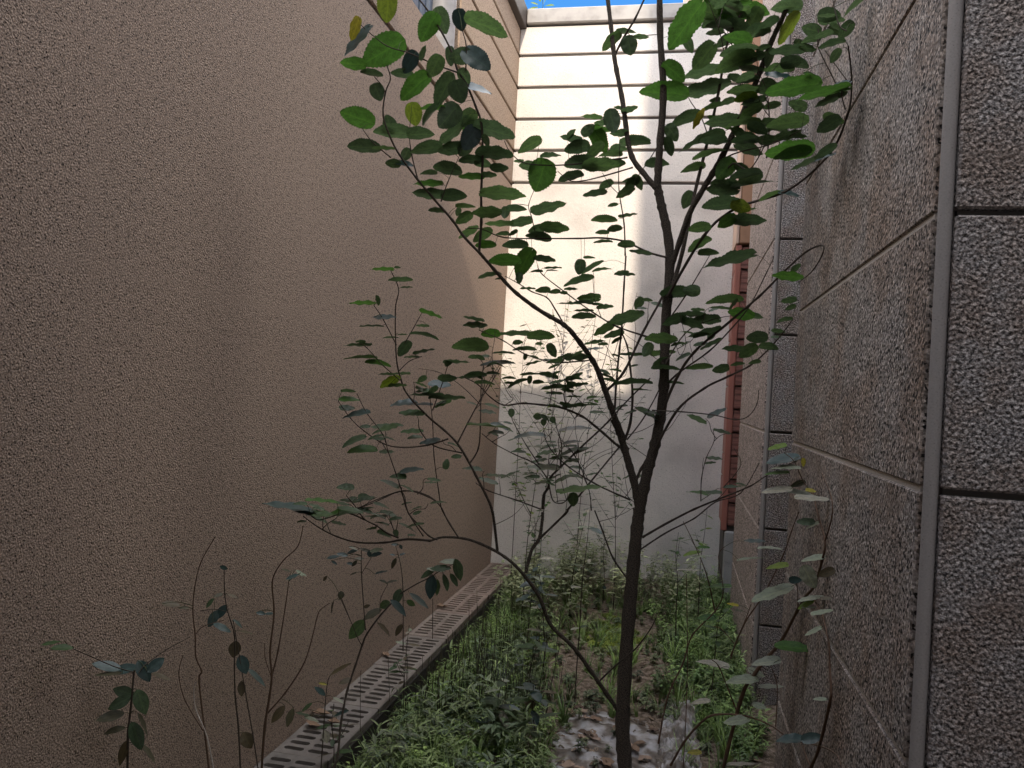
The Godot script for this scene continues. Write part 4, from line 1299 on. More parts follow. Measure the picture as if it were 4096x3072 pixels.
	br("t",1.5,0.7,[-393,1170,-3305,-366,1214,-3301,-330,1251,-3296,-286,1277,-3292,-240,1299,-3288])
	br("t",1.5,0.7,[-444,1138,-3097,-448,1204,-3112,-442,1271,-3126,-428,1337,-3141,-417,1405,-3156])
	br("t",1.5,0.7,[-458,1249,-3269,-464,1302,-3246,-455,1356,-3224,-445,1409,-3201,-434,1460,-3178])
	br("t",1.5,0.7,[-435,1533,-3132,-424,1563,-3134,-405,1589,-3136,-381,1610,-3138,-360,1633,-3140])
	br("t",1.5,0.7,[-138,1058,-3359,-186,1094,-3387,-235,1131,-3416,-294,1155,-3444,-353,1182,-3472])
	br("t",1.5,0.7,[-362,1466,-3136,-405,1499,-3158,-451,1530,-3180,-498,1561,-3203,-551,1584,-3225])
	br("t",1.5,0.7,[-275,1664,-3384,-259,1734,-3398,-239,1803,-3412,-211,1869,-3426,-196,1940,-3440])
	br("t",1.5,0.7,[-62,1636,-3306,-114,1673,-3334,-164,1715,-3362,-220,1751,-3390,-275,1792,-3418])
	br("t",1.5,0.7,[-414,1030,-3198,-415,1088,-3233,-426,1148,-3268,-451,1206,-3303,-488,1260,-3337])
	br("t",1.5,0.7,[-704,1549,-3080,-716,1596,-3084,-721,1644,-3087,-716,1692,-3091,-717,1741,-3094])
	br("t",1.5,0.7,[-388,1250,-3215,-377,1285,-3184,-370,1320,-3154,-354,1353,-3123,-330,1380,-3092])
	br("t",1.5,0.7,[-751,1472,-3068,-733,1514,-3079,-714,1556,-3090,-693,1598,-3101,-679,1642,-3112])
	br("t",1.5,0.7,[-715,1443,-2916,-766,1488,-2915,-823,1528,-2913,-887,1555,-2912,-958,1563,-2911])
	br("t",1.5,0.7,[-450,1458,-3155,-493,1476,-3154,-539,1488,-3154,-586,1495,-3154,-633,1501,-3153])
	br("t",1.5,0.7,[-408,1089,-3156,-423,1139,-3144,-434,1190,-3131,-436,1242,-3118,-429,1295,-3106])
	br("t",1.5,0.7,[-260,1553,-3291,-266,1594,-3259,-272,1635,-3227,-281,1674,-3195,-294,1710,-3163])
	br("t",1.5,0.7,[-246,1409,-3306,-233,1467,-3300,-235,1525,-3293,-245,1583,-3287,-259,1640,-3281])
	br("t",1.5,0.7,[-107,1260,-3343,-160,1295,-3308,-212,1329,-3274,-262,1366,-3239,-320,1382,-3205])
	br("t",1.5,0.7,[-180,1086,-3356,-187,1120,-3362,-196,1154,-3368,-203,1189,-3374,-213,1223,-3381])
	br("t",1.5,0.7,[-497,1205,-3240,-469,1243,-3241,-445,1283,-3243,-422,1324,-3244,-404,1367,-3246])
	br("t",1.5,0.7,[-319,1586,-3309,-305,1630,-3290,-293,1675,-3271,-283,1719,-3252,-274,1763,-3233])
	br("t",1.5,0.7,[-657,990,-3013,-625,1007,-3013,-595,1026,-3014,-568,1051,-3014,-547,1079,-3014])
	pt(-986,2874,-2720,-1070,2876,-2681)
	pt(-1143,2729,-2600,-1130,2731,-2579)
	pt(-1121,2712,-2619,-1107,2719,-2611)
	pt(-1027,2669,-2686,-1036,2723,-2743)
	pt(-1122,2587,-2720,-1140,2610,-2670)
	pt(-1117,2582,-2724,-1087,2584,-2697)
	pt(-1109,2574,-2730,-1119,2561,-2717)
	pt(-919,2644,-2753,-933,2599,-2751)
	pt(-977,2660,-2717,-980,2677,-2735)
	pt(-963,2656,-2726,-1009,2616,-2788)
	pt(-906,2642,-2761,-883,2654,-2721)
	pt(-955,2654,-2731,-953,2644,-2717)
	pt(-927,2803,-2745,-907,2801,-2719)
	pt(-933,2812,-2742,-924,2852,-2780)
	pt(-818,2762,-2750,-844,2844,-2779)
	pt(-818,2762,-2750,-778,2762,-2672)
	pt(-806,2693,-2777,-813,2696,-2778)
	pt(-807,2685,-2780,-794,2688,-2788)
	pt(-867,2707,-2775,-874,2713,-2785)
	pt(-853,2631,-2793,-853,2609,-2779)
	pt(-820,2607,-2804,-830,2573,-2743)
	pt(-835,2630,-2797,-826,2635,-2789)
	pt(-806,2585,-2811,-810,2582,-2805)
	pt(-1158,2404,-2723,-1144,2442,-2776)
	pt(-1079,2407,-2778,-1084,2425,-2831)
	pt(-1011,2411,-2810,-1013,2419,-2838)
	pt(-1011,2411,-2811,-1005,2401,-2780)
	pt(-1007,2453,-2800,-1010,2525,-2815)
	pt(-789,2550,-2822,-875,2496,-2784)
	pt(-783,2537,-2825,-831,2502,-2787)
	pt(-769,2503,-2835,-792,2515,-2874)
	pt(-758,2471,-2844,-834,2462,-2872)
	pt(-765,2492,-2838,-830,2496,-2881)
	pt(-754,2449,-2850,-778,2456,-2869)
	pt(-753,2443,-2851,-781,2455,-2878)
	pt(-752,2418,-2858,-740,2411,-2828)
	pt(-1111,2351,-2770,-1120,2355,-2798)
	pt(-1116,2355,-2766,-1124,2341,-2756)
	pt(-1007,2359,-2824,-1025,2368,-2851)
	pt(-832,2338,-2850,-894,2364,-2817)
	pt(-832,2338,-2850,-842,2396,-2926)
	pt(-751,2404,-2861,-815,2421,-2912)
	pt(-1028,2313,-2814,-1045,2302,-2819)
	pt(-1034,2322,-2811,-1062,2310,-2821)
	pt(-749,2361,-2872,-761,2354,-2847)
	pt(-750,2334,-2879,-759,2339,-2895)
	pt(-750,2327,-2881,-784,2337,-2907)
	pt(-751,2309,-2885,-713,2302,-2865)
	pt(-851,2298,-2858,-836,2299,-2894)
	pt(-867,2263,-2865,-898,2268,-2801)
	pt(-753,2279,-2893,-752,2282,-2904)
	pt(-752,2284,-2892,-749,2282,-2885)
	pt(-879,2236,-2870,-904,2248,-2888)
	pt(-892,2202,-2876,-910,2217,-2931)
	pt(-891,2203,-2876,-898,2205,-2888)
	pt(-755,2224,-2907,-737,2210,-2852)
	pt(-607,2406,-3176,-589,2491,-3143)
	pt(-588,2405,-3185,-585,2434,-3171)
	pt(-612,2406,-3174,-616,2407,-3204)
	pt(-656,2407,-3152,-660,2418,-3179)
	pt(-571,2407,-3194,-569,2422,-3193)
	pt(-608,2200,-3125,-591,2196,-3092)
	pt(-592,2139,-3142,-555,2135,-3082)
	pt(-549,2105,-3148,-550,2147,-3159)
	pt(-534,2106,-3153,-532,2105,-3159)
	pt(-888,2151,-2885,-892,2150,-2895)
	pt(-874,2136,-2892,-845,2170,-2907)
	pt(-755,2152,-2925,-669,2139,-2862)
	pt(-755,2148,-2926,-793,2149,-2927)
	pt(-868,2129,-2895,-846,2174,-2947)
	pt(-616,2227,-3117,-687,2199,-3063)
	pt(-600,2171,-3133,-610,2175,-3156)
	pt(-679,2098,-3106,-673,2144,-3086)
	pt(-616,2227,-3117,-697,2211,-3083)
	pt(-755,2112,-3081,-755,2121,-3098)
	pt(-805,2121,-3064,-807,2129,-3081)
	pt(-655,2099,-3114,-650,2123,-3091)
	pt(-687,2097,-3104,-692,2117,-3130)
	pt(-725,2104,-3091,-733,2062,-3083)
	pt(-620,2101,-3126,-627,2083,-3185)
	pt(-356,3011,-3376,-336,3023,-3399)
	pt(-307,2993,-3386,-321,3009,-3387)
	pt(-303,3000,-3384,-288,2988,-3363)
	pt(-247,2919,-3213,-250,2923,-3220)
	pt(-283,2667,-3340,-290,2663,-3333)
	pt(-286,2680,-3341,-282,2685,-3357)
	pt(-281,2658,-3339,-370,2620,-3274)
	pt(-286,2679,-3341,-333,2650,-3270)
	pt(-416,2437,-3267,-440,2552,-3267)
	pt(-275,2630,-3336,-352,2641,-3401)
	pt(-303,2591,-3450,-344,2606,-3393)
	pt(-432,2433,-3260,-442,2516,-3234)
	pt(-484,2421,-3235,-488,2513,-3188)
	pt(-405,2440,-3272,-410,2500,-3248)
	pt(-303,2573,-3448,-296,2571,-3444)
	pt(-303,2546,-3446,-343,2559,-3486)
	pt(-349,2455,-3299,-358,2525,-3307)
	pt(-302,2524,-3443,-297,2531,-3468)
	pt(-383,2446,-3283,-377,2440,-3268)
	pt(-422,2436,-3264,-424,2419,-3249)
	pt(-328,2461,-3309,-331,2453,-3333)
	pt(-432,2357,-3240,-431,2387,-3252)
	pt(-336,2391,-3409,-325,2403,-3422)
	pt(-329,2382,-3411,-349,2358,-3415)
	pt(-230,2406,-3420,-232,2373,-3408)
	pt(-225,2412,-3413,-213,2412,-3442)
	pt(-223,2414,-3410,-237,2431,-3435)
	pt(-282,2309,-3422,-298,2310,-3439)
	pt(-271,2255,-3417,-287,2259,-3448)
	pt(-269,2245,-3416,-301,2241,-3423)
	pt(-262,2206,-3412,-273,2203,-3399)
	pt(-314,2123,-3224,-309,2146,-3220)
	pt(-296,2121,-3229,-296,2111,-3235)
	pt(-212,2105,-3257,-207,2104,-3240)
	pt(-146,2080,-3279,-143,2072,-3267)
	pt(-129,2538,-3277,-108,2538,-3272)
	pt(34,3031,-3200,2,3016,-3158)
	pt(58,3198,-3447,33,3177,-3398)
	pt(178,3122,-3439,189,3112,-3418)
	pt(205,3160,-3496,236,3117,-3428)
	pt(187,3134,-3441,187,3142,-3459)
	pt(283,2876,-3029,266,2877,-2996)
	pt(303,2934,-3010,346,2914,-2999)
	pt(295,2904,-3019,337,2897,-3009)
	pt(65,3060,-3387,73,3067,-3392)
	pt(106,3048,-3439,122,3036,-3402)
	pt(91,2906,-3278,57,2880,-3217)
	pt(-138,2819,-3243,-126,2812,-3217)
	pt(-37,2731,-3316,-39,2715,-3289)
	pt(209,2758,-3043,198,2757,-3033)
	pt(102,2863,-3409,102,2852,-3369)
	pt(95,2800,-3402,126,2802,-3409)
	pt(124,2999,-3424,133,3007,-3440)
	pt(204,2787,-3039,207,2782,-3030)
	pt(242,2768,-3064,244,2764,-3050)
	pt(331,2515,-2400,303,2540,-2472)
	pt(329,2522,-2400,285,2535,-2444)
	pt(307,2765,-3079,334,2803,-3025)
	pt(303,2759,-3078,341,2736,-3093)
	pt(254,2695,-3062,244,2686,-3032)
	pt(249,2790,-3057,264,2781,-3035)
	pt(225,2717,-3080,231,2714,-3075)
	pt(218,2695,-3086,220,2687,-3062)
	pt(206,2628,-3025,212,2621,-3003)
	pt(217,2614,-3034,213,2607,-3025)
	pt(370,2434,-2400,340,2422,-2426)
	pt(390,2364,-2318,397,2361,-2302)
	pt(359,2444,-2900,363,2501,-2853)
	pt(390,2350,-2329,388,2359,-2354)
	pt(390,2351,-2328,381,2352,-2338)
	pt(83,2715,-3392,108,2698,-3356)
	pt(86,2734,-3395,98,2744,-3428)
	pt(17,2658,-3352,36,2665,-3325)
	pt(163,2552,-3130,161,2559,-3140)
	pt(248,2509,-3047,230,2525,-3051)
	pt(235,2583,-3054,234,2572,-3017)
	pt(260,2587,-3070,302,2601,-3095)
	pt(359,2444,-2900,378,2489,-2949)
	pt(187,2471,-3040,191,2499,-3014)
	pt(62,2582,-3378,72,2589,-3388)
	pt(132,2480,-3152,118,2476,-3107)
	pt(-128,2587,-3271,-102,2585,-3264)
	pt(-129,2530,-3278,-105,2528,-3266)
	pt(-257,2543,-3327,-261,2548,-3344)
	pt(212,2451,-3042,215,2451,-3007)
	pt(134,2485,-3151,158,2484,-3184)
	pt(384,2254,-2635,352,2282,-2584)
	pt(381,2253,-2639,383,2280,-2674)
	pt(408,2281,-2560,412,2274,-2529)
	pt(405,2270,-2594,414,2259,-2564)
	pt(116,2447,-3162,113,2442,-3126)
	pt(38,2451,-3363,47,2450,-3362)
	pt(-182,2459,-3356,-182,2452,-3335)
	pt(148,2393,-3127,149,2412,-3141)
	pt(160,2385,-3117,158,2389,-3137)
	pt(210,2363,-3073,246,2344,-3068)
	pt(115,2346,-3179,135,2329,-3160)
	pt(111,2341,-3185,121,2341,-3213)
	pt(-221,2416,-3408,-216,2419,-3421)
	pt(355,2547,-2278,347,2542,-2272)
	pt(345,2562,-2397,358,2537,-2352)
	pt(384,2452,-2250,370,2458,-2233)
	pt(387,2446,-2262,357,2424,-2204)
	pt(376,2495,-2251,398,2532,-2290)
	pt(376,2495,-2251,375,2501,-2281)
	pt(351,2575,-2289,420,2591,-2282)
	pt(417,2316,-2452,403,2325,-2438)
	pt(416,2313,-2461,371,2355,-2505)
	pt(400,2376,-2305,406,2382,-2314)
	pt(352,2470,-2400,294,2440,-2396)
	pt(185,2608,-3113,142,2643,-3146)
	pt(99,2839,-3406,127,2820,-3373)
	pt(267,2838,-3041,248,2841,-3017)
	pt(-148,2915,-3231,-60,2953,-3305)
	pt(210,2362,-3074,251,2353,-3110)
	pt(166,2182,-2926,167,2192,-2907)
	pt(136,2165,-2963,148,2137,-2928)
	pt(114,2344,-3180,177,2318,-3216)
	pt(18,2334,-3349,5,2349,-3381)
	pt(60,2111,-3060,79,2103,-3087)
	pt(159,2181,-2933,143,2190,-2896)
	pt(164,2182,-2928,171,2164,-2954)
	pt(141,2169,-2956,157,2146,-2912)
	pt(80,2125,-3035,73,2131,-3001)
	pt(28,2061,-3115,44,2052,-3103)
	pt(284,2199,-2794,291,2203,-2799)
	pt(289,2199,-2789,286,2199,-2783)
	pt(115,2346,-3178,155,2318,-3190)
	pt(379,2251,-2643,346,2277,-2584)
	pt(248,2509,-3047,241,2514,-3023)
	pt(-974,1881,-2600,-965,1883,-2593)
	pt(-974,1881,-2600,-956,1890,-2589)
	pt(-960,1844,-2619,-930,1852,-2602)
	pt(-961,1847,-2617,-955,1856,-2637)
	pt(-953,1824,-2628,-947,1830,-2640)
	pt(-1035,1764,-2620,-1022,1770,-2611)
	pt(-1035,1764,-2620,-1012,1792,-2584)
	pt(-1017,1735,-2634,-1034,1724,-2631)
	pt(-876,1748,-2660,-873,1754,-2639)
	pt(-1000,1704,-2649,-1015,1697,-2659)
	pt(-893,1722,-2670,-868,1708,-2718)
	pt(-920,1681,-2686,-914,1677,-2676)
	pt(-977,1672,-2694,-956,1671,-2660)
	pt(-978,1661,-2699,-979,1663,-2719)
	pt(-939,1652,-2697,-935,1649,-2725)
	pt(-899,1594,-2704,-913,1610,-2715)
	pt(-894,1596,-2703,-906,1600,-2742)
	pt(-1056,1619,-2632,-1059,1629,-2667)
	pt(-1068,1626,-2625,-1059,1638,-2618)
	pt(-1031,1589,-2650,-1045,1586,-2683)
	pt(-1033,1592,-2648,-1072,1571,-2678)
	pt(-974,1530,-2754,-952,1539,-2789)
	pt(-974,1532,-2688,-969,1533,-2681)
	pt(-962,1521,-2695,-965,1525,-2714)
	pt(-963,1523,-2694,-995,1493,-2710)
	pt(-1157,1430,-2650,-1150,1464,-2658)
	pt(-1157,1430,-2650,-1149,1436,-2643)
	pt(-926,1560,-2912,-930,1533,-2918)
	pt(-833,1525,-2817,-842,1528,-2794)
	pt(-891,1468,-2850,-901,1504,-2873)
	pt(-845,1493,-2826,-854,1497,-2824)
	pt(-813,1582,-2800,-819,1586,-2777)
	pt(-815,1577,-2801,-812,1577,-2763)
	pt(-926,1436,-2800,-937,1435,-2844)
	pt(-853,1471,-2833,-839,1468,-2845)
	pt(-890,1453,-2853,-884,1454,-2847)
	pt(-887,1431,-2857,-885,1431,-2864)
	pt(-903,1410,-2814,-923,1398,-2850)
	pt(-927,1375,-2850,-930,1397,-2805)
	pt(-1061,1393,-2682,-1051,1396,-2667)
	pt(-1146,1410,-2664,-1155,1406,-2665)
	pt(-1044,1346,-2842,-1031,1343,-2855)
	pt(-1040,1360,-2700,-1067,1345,-2728)
	pt(-919,1331,-2865,-922,1329,-2879)
	pt(-908,1319,-2870,-932,1307,-2918)
	pt(-1010,1305,-2727,-1018,1303,-2751)
	pt(-1038,1292,-2764,-1064,1259,-2796)
	pt(-1077,1322,-2734,-1104,1303,-2783)
	pt(-1016,1266,-2769,-1047,1250,-2796)
	pt(-866,1193,-2900,-814,1204,-2850)
	pt(-763,1254,-2901,-768,1249,-2877)
	pt(-977,1177,-2781,-970,1181,-2812)
	pt(-972,1159,-2789,-948,1168,-2801)
	pt(-1149,1091,-2750,-1137,1118,-2778)
	pt(-1112,1046,-2807,-1118,1068,-2805)
	pt(-1131,1065,-2763,-1112,1086,-2776)
	pt(-719,1663,-3089,-740,1666,-3063)
	pt(-717,1718,-3093,-708,1720,-3126)
	pt(-622,1660,-3126,-600,1732,-3222)
	pt(-616,1656,-3129,-575,1712,-3062)
	pt(-757,1722,-3056,-755,1749,-3093)
	pt(-770,1727,-3050,-763,1765,-3082)
	pt(-756,1598,-3100,-791,1628,-3105)
	pt(-756,1598,-3100,-789,1625,-3129)
	pt(-650,1675,-3111,-639,1687,-3088)
	pt(-571,1640,-3150,-569,1691,-3187)
	pt(-572,1640,-3150,-566,1668,-3162)
	pt(-721,1641,-3087,-711,1641,-3080)
	pt(-454,1698,-3119,-500,1685,-3081)
	pt(-756,1593,-3099,-753,1591,-3070)
	pt(-742,1552,-3053,-735,1552,-3050)
	pt(-778,1527,-3015,-774,1541,-3033)
	pt(-762,1520,-3024,-761,1522,-3015)
	pt(-614,1499,-3153,-614,1565,-3190)
	pt(-569,1492,-3154,-565,1538,-3161)
	pt(-422,1528,-3127,-411,1523,-3157)
	pt(-418,1535,-3126,-428,1538,-3140)
	pt(-598,1646,-3138,-599,1648,-3146)
	pt(-551,1584,-3225,-584,1562,-3193)
	pt(-691,1935,-2995,-692,1941,-3021)
	pt(-674,1918,-3007,-675,1924,-3030)
	pt(-644,1921,-3064,-620,1949,-3024)
	pt(-665,1931,-3056,-624,1995,-3040)
	pt(-601,2102,-3132,-597,2056,-3135)
	pt(-573,1999,-3150,-585,2027,-3149)
	pt(-562,1979,-3157,-542,1984,-3126)
	pt(-548,1960,-3164,-534,1978,-3154)
	pt(-413,2116,-3192,-401,2023,-3145)
	pt(-400,2118,-3196,-386,2027,-3118)
	pt(-248,2052,-3396,-350,2070,-3469)
	pt(-340,1867,-3131,-340,1964,-3045)
	pt(-340,1867,-3131,-354,1956,-3147)
	pt(-524,1868,-3109,-510,1895,-3093)
	pt(-479,1913,-3189,-487,1903,-3195)
	pt(-458,1898,-3197,-455,1898,-3191)
	pt(-469,1906,-3193,-462,1910,-3167)
	pt(-337,1863,-3139,-328,1879,-3189)
	pt(-405,1863,-3216,-409,1863,-3251)
	pt(-335,1856,-3155,-348,1852,-3158)
	pt(-360,1833,-3231,-357,1836,-3242)
	pt(-612,1905,-3076,-614,1891,-3050)
	pt(-248,2018,-3393,-234,2019,-3402)
	pt(-248,2004,-3391,-281,1998,-3344)
	pt(-197,1826,-3351,-165,1838,-3325)
	pt(-245,1770,-3403,-242,1768,-3387)
	pt(-248,1741,-3363,-247,1743,-3384)
	pt(-294,1710,-3163,-297,1714,-3191)
	pt(-290,1699,-3172,-282,1700,-3148)
	pt(-200,1922,-3436,-172,1914,-3405)
	pt(-139,1887,-3318,-163,1894,-3304)
	pt(-27,1735,-3200,-26,1733,-3194)
	pt(-117,1740,-3308,-122,1720,-3307)
	pt(-117,1676,-3336,-119,1680,-3351)
	pt(-141,1695,-3349,-155,1675,-3357)
	pt(-51,1656,-3311,-53,1661,-3320)
	pt(-73,1615,-3300,-109,1620,-3307)
	pt(-12,1818,-3200,6,1825,-3218)
	pt(-130,1568,-3297,-117,1561,-3295)
	pt(-190,1529,-3366,-184,1530,-3356)
	pt(-426,1450,-3148,-433,1449,-3151)
	pt(-433,1488,-3160,-423,1489,-3145)
	pt(-350,1403,-3200,-337,1431,-3213)
	pt(-263,1450,-3288,-276,1446,-3310)
	pt(-778,1367,-2989,-768,1363,-2975)
	pt(-498,1336,-3111,-501,1333,-3102)
	pt(-456,1350,-3226,-450,1351,-3186)
	pt(-500,1404,-3189,-527,1409,-3161)
	pt(-500,1403,-3190,-488,1404,-3173)
	pt(-572,1277,-3170,-564,1284,-3157)
	pt(-375,1288,-3243,-370,1287,-3237)
	pt(-447,1241,-3225,-446,1240,-3245)
	pt(-545,1240,-3176,-536,1246,-3148)
	pt(-627,1258,-3115,-621,1264,-3083)
	pt(-417,1118,-3149,-428,1116,-3122)
	pt(-394,1102,-3150,-383,1115,-3158)
	pt(-639,1447,-3106,-630,1429,-3073)
	pt(-505,1391,-3193,-535,1404,-3204)
	pt(-505,1391,-3193,-518,1394,-3179)
	pt(310,2029,-3205,242,2059,-3148)
	pt(23,1954,-3300,54,1931,-3254)
	pt(219,1848,-3048,202,1880,-3061)
	pt(213,1842,-3054,188,1873,-3040)
	pt(232,1857,-3246,263,1843,-3281)
	pt(220,1857,-3399,214,1855,-3382)
	pt(366,1910,-2757,369,1920,-2784)
	pt(345,1978,-2928,356,1958,-2905)
	pt(357,1901,-2750,346,1841,-2708)
	pt(357,1791,-2850,366,1838,-2858)
	pt(356,1790,-2851,351,1791,-2821)
	pt(307,1711,-2927,287,1734,-2951)
	pt(287,1685,-2953,262,1701,-2905)
	pt(324,1736,-2903,303,1761,-2953)
	pt(315,1723,-2916,298,1735,-2913)
	pt(252,1649,-2992,218,1696,-3036)
	pt(277,1675,-2964,256,1703,-2952)
	pt(131,1766,-3123,134,1771,-3116)
	pt(120,1755,-3132,114,1770,-3162)
	pt(144,1743,-3277,146,1744,-3267)
	pt(79,1678,-3296,118,1637,-3329)
	pt(180,1602,-3056,169,1627,-3046)
	pt(225,1628,-3018,222,1643,-3040)
	pt(262,1659,-2981,269,1651,-2955)
	pt(82,1849,-3356,84,1851,-3370)
	pt(134,1837,-3377,140,1834,-3383)
	pt(83,1860,-3355,31,1872,-3405)
	pt(-10,1809,-3200,-11,1813,-3227)
	pt(-1258,1018,-2700,-1274,1032,-2726)
	pt(-1258,1018,-2700,-1263,1060,-2673)
	pt(-1124,1049,-2633,-1126,1083,-2617)
	pt(-1249,1010,-2707,-1248,1014,-2722)
	pt(-1258,1018,-2700,-1266,1037,-2734)
	pt(-1124,1049,-2633,-1124,1062,-2626)
	pt(-1128,1061,-2765,-1121,1075,-2799)
	pt(-1149,1091,-2750,-1128,1117,-2752)
	pt(-1141,1080,-2756,-1146,1080,-2774)
	pt(-1275,1002,-2709,-1288,989,-2726)
	pt(-1020,1021,-2850,-1012,1027,-2868)
	pt(-1042,1010,-2882,-1036,1009,-2861)
	pt(-1012,1002,-2850,-1008,1004,-2831)
	pt(-1050,981,-2814,-1060,971,-2831)
	pt(-1038,971,-2821,-1045,961,-2813)
	pt(-999,961,-2857,-994,964,-2846)
	pt(-960,924,-2908,-962,939,-2912)
	pt(-920,995,-2858,-945,978,-2850)
	pt(-953,1025,-2919,-940,1022,-2895)
	pt(-951,1068,-2826,-965,1063,-2832)
	pt(58,3071,-3380,61,3066,-3371)
	pt(57,3073,-3379,53,3083,-3399)
	pt(243,2449,-3037,235,2457,-3060)
	pt(196,2459,-3041,198,2464,-3058)
	pt(187,2471,-3040,180,2485,-3071)
	pt(109,3115,-3438,105,3096,-3411)
	pt(99,3024,-3169,103,3023,-3186)
	pt(69,3175,-3445,77,3188,-3471)
	pt(94,3021,-3414,95,3008,-3386)
	pt(102,3058,-3439,105,3051,-3412)
	pt(89,3115,-3471,90,3128,-3499)
	pt(209,2749,-3044,199,2749,-3045)
	pt(195,2805,-3036,184,2825,-3074)
	pt(111,2575,-3338,118,2575,-3335)
	pt(139,2586,-3322,140,2605,-3351)
	pt(87,3099,-3426,94,3085,-3396)
	pt(92,3022,-3176,94,3013,-3165)
	pt(91,3103,-3270,103,3109,-3285)
	pt(235,2670,-3056,230,2671,-3059)
	pt(202,2665,-2968,192,2650,-2935)
	pt(226,2448,-3042,229,2449,-3025)
	pt(247,2489,-3044,256,2499,-3085)
	pt(248,2508,-3047,240,2512,-3056)
	pt(164,2896,-3183,162,2885,-3174)
	pt(173,2893,-3171,184,2911,-3201)
	pt(296,2750,-3076,298,2741,-3070)
	pt(307,2765,-3079,322,2774,-3111)
	pt(329,2605,-2444,339,2615,-2463)
	pt(328,2634,-2459,330,2616,-2420)
	pt(248,2609,-3053,246,2605,-3047)
	pt(261,2669,-3142,267,2672,-3146)
	pt(243,2656,-3059,240,2648,-3040)
	pt(231,2590,-3050,230,2595,-3068)
	pt(212,2620,-3030,210,2625,-3059)
	pt(208,2625,-3027,212,2622,-3005)
	pt(58,3198,-3447,49,3184,-3425)
	pt(317,2445,-2984,312,2443,-2980)
	pt(330,2439,-2942,332,2445,-2964)
	pt(332,2449,-2971,328,2442,-2933)
	pt(108,3117,-3438,101,3121,-3449)
	pt(92,3022,-3177,92,3027,-3191)
	pt(331,2568,-2424,336,2572,-2435)
	pt(347,2567,-2397,357,2575,-2422)
	pt(353,2580,-2396,354,2561,-2363)
	pt(104,3121,-3438,95,3127,-3463)
	pt(87,3160,-3500,76,3156,-3484)
	pt(86,3059,-3263,87,3064,-3275)
	pt(-477,1622,-3194,-477,1619,-3215)
	pt(-442,1624,-3080,-443,1626,-3098)
	pt(-411,1638,-3054,-399,1643,-3031)
	pt(113,1290,-3150,114,1287,-3183)
	pt(-336,1859,-3149,-347,1855,-3160)
	pt(-340,1867,-3131,-349,1867,-3128)
	pt(-349,1173,-3279,-347,1174,-3304)
	pt(-372,1208,-3221,-373,1206,-3246)
	pt(132,1393,-3150,136,1394,-3164)
	pt(104,1433,-3034,98,1426,-3030)
	pt(112,1454,-3086,109,1444,-3096)
	pt(-535,1628,-3142,-538,1620,-3142)
	pt(-554,1636,-3158,-552,1633,-3144)
	pt(-673,1132,-3138,-689,1127,-3154)
	pt(-684,1151,-3170,-661,1158,-3121)
	pt(-689,1161,-3185,-679,1163,-3188)
	pt(-669,1316,-3058,-673,1324,-3058)
	pt(-650,1327,-3047,-647,1337,-3021)
	pt(-627,1344,-3033,-635,1352,-3041)
	pt(-698,1345,-3090,-695,1339,-3108)
	pt(-689,1365,-3108,-676,1358,-3104)
	pt(-677,1376,-3123,-670,1374,-3140)
	pt(-702,1174,-2964,-691,1177,-2987)
	pt(-694,1194,-2939,-708,1196,-2953)
	pt(-464,1444,-3200,-458,1448,-3174)
	pt(-449,1457,-3155,-452,1460,-3168)
	pt(-308,1565,-3282,-301,1567,-3261)
	pt(-318,1584,-3306,-314,1586,-3286)
	pt(-324,1600,-3270,-322,1603,-3276)
	pt(94,1873,-3354,101,1864,-3371)
	pt(99,1877,-3353,109,1874,-3325)
	pt(-360,1470,-3131,-350,1469,-3101)
	pt(-382,1481,-3473,-385,1486,-3486)
	pt(-716,1600,-3084,-705,1601,-3064)
	pt(-734,1627,-3131,-754,1630,-3167)
	pt(-369,1166,-3295,-365,1164,-3280)
	pt(-396,1170,-3306,-393,1167,-3282)
	pt(-407,1172,-3311,-418,1167,-3304)
	pt(-437,1496,-3132,-443,1498,-3124)
	pt(-456,1533,-3183,-454,1531,-3177)
	pt(-447,1549,-3050,-436,1546,-3021)
	pt(-150,1171,-3357,-157,1168,-3382)
	pt(-170,1184,-3352,-168,1184,-3371)
	pt(-321,1714,-3445,-326,1700,-3424)
	pt(-336,1725,-3461,-353,1726,-3500)
	pt(-166,1457,-3355,-169,1446,-3327)
	pt(-164,1456,-3354,-167,1456,-3334)
	pt(-212,1473,-3279,-203,1466,-3289)
	pt(-465,1540,-3187,-460,1544,-3169)
	pt(-486,1554,-3197,-475,1560,-3176)
	pt(-661,1507,-3096,-652,1512,-3110)
	pt(-669,1523,-3094,-667,1528,-3110)
	pt(-682,1540,-3092,-677,1547,-3102)
	pt(125,1143,-3176,124,1149,-3176)
	pt(182,1187,-3149,184,1184,-3137)
	pt(38,1672,-3199,31,1681,-3224)
	pt(59,1699,-3180,46,1710,-3165)
	pt(11,1717,-3200,5,1723,-3220)
	pt(46,1744,-3101,39,1747,-3074)
	pt(-423,1526,-3127,-421,1524,-3112)
	pt(-428,1552,-3133,-427,1551,-3121)
	pt(-443,1149,-3085,-451,1147,-3096)
	pt(-446,1164,-3102,-459,1161,-3121)
	pt(-426,1558,-3133,-427,1559,-3103)
	pt(-455,1587,-3149,-460,1585,-3146)
	pt(-458,1608,-3097,-454,1608,-3071)
	pt(-141,1860,-3317,-150,1860,-3298)
	pt(-139,1885,-3318,-130,1887,-3347)
	pt(-448,1248,-3226,-439,1250,-3203)
	pt(-472,1268,-3232,-476,1266,-3271)
	pt(-481,1287,-3226,-473,1290,-3241)
	pt(177,1157,-3151,171,1165,-3131)
	pt(207,1190,-3173,210,1183,-3178)
	pt(217,1199,-3180,227,1195,-3205)
	pt(-402,1509,-3133,-402,1509,-3124)
	pt(-386,1521,-3129,-387,1529,-3101)
	pt(-72,1438,-3342,-72,1438,-3323)
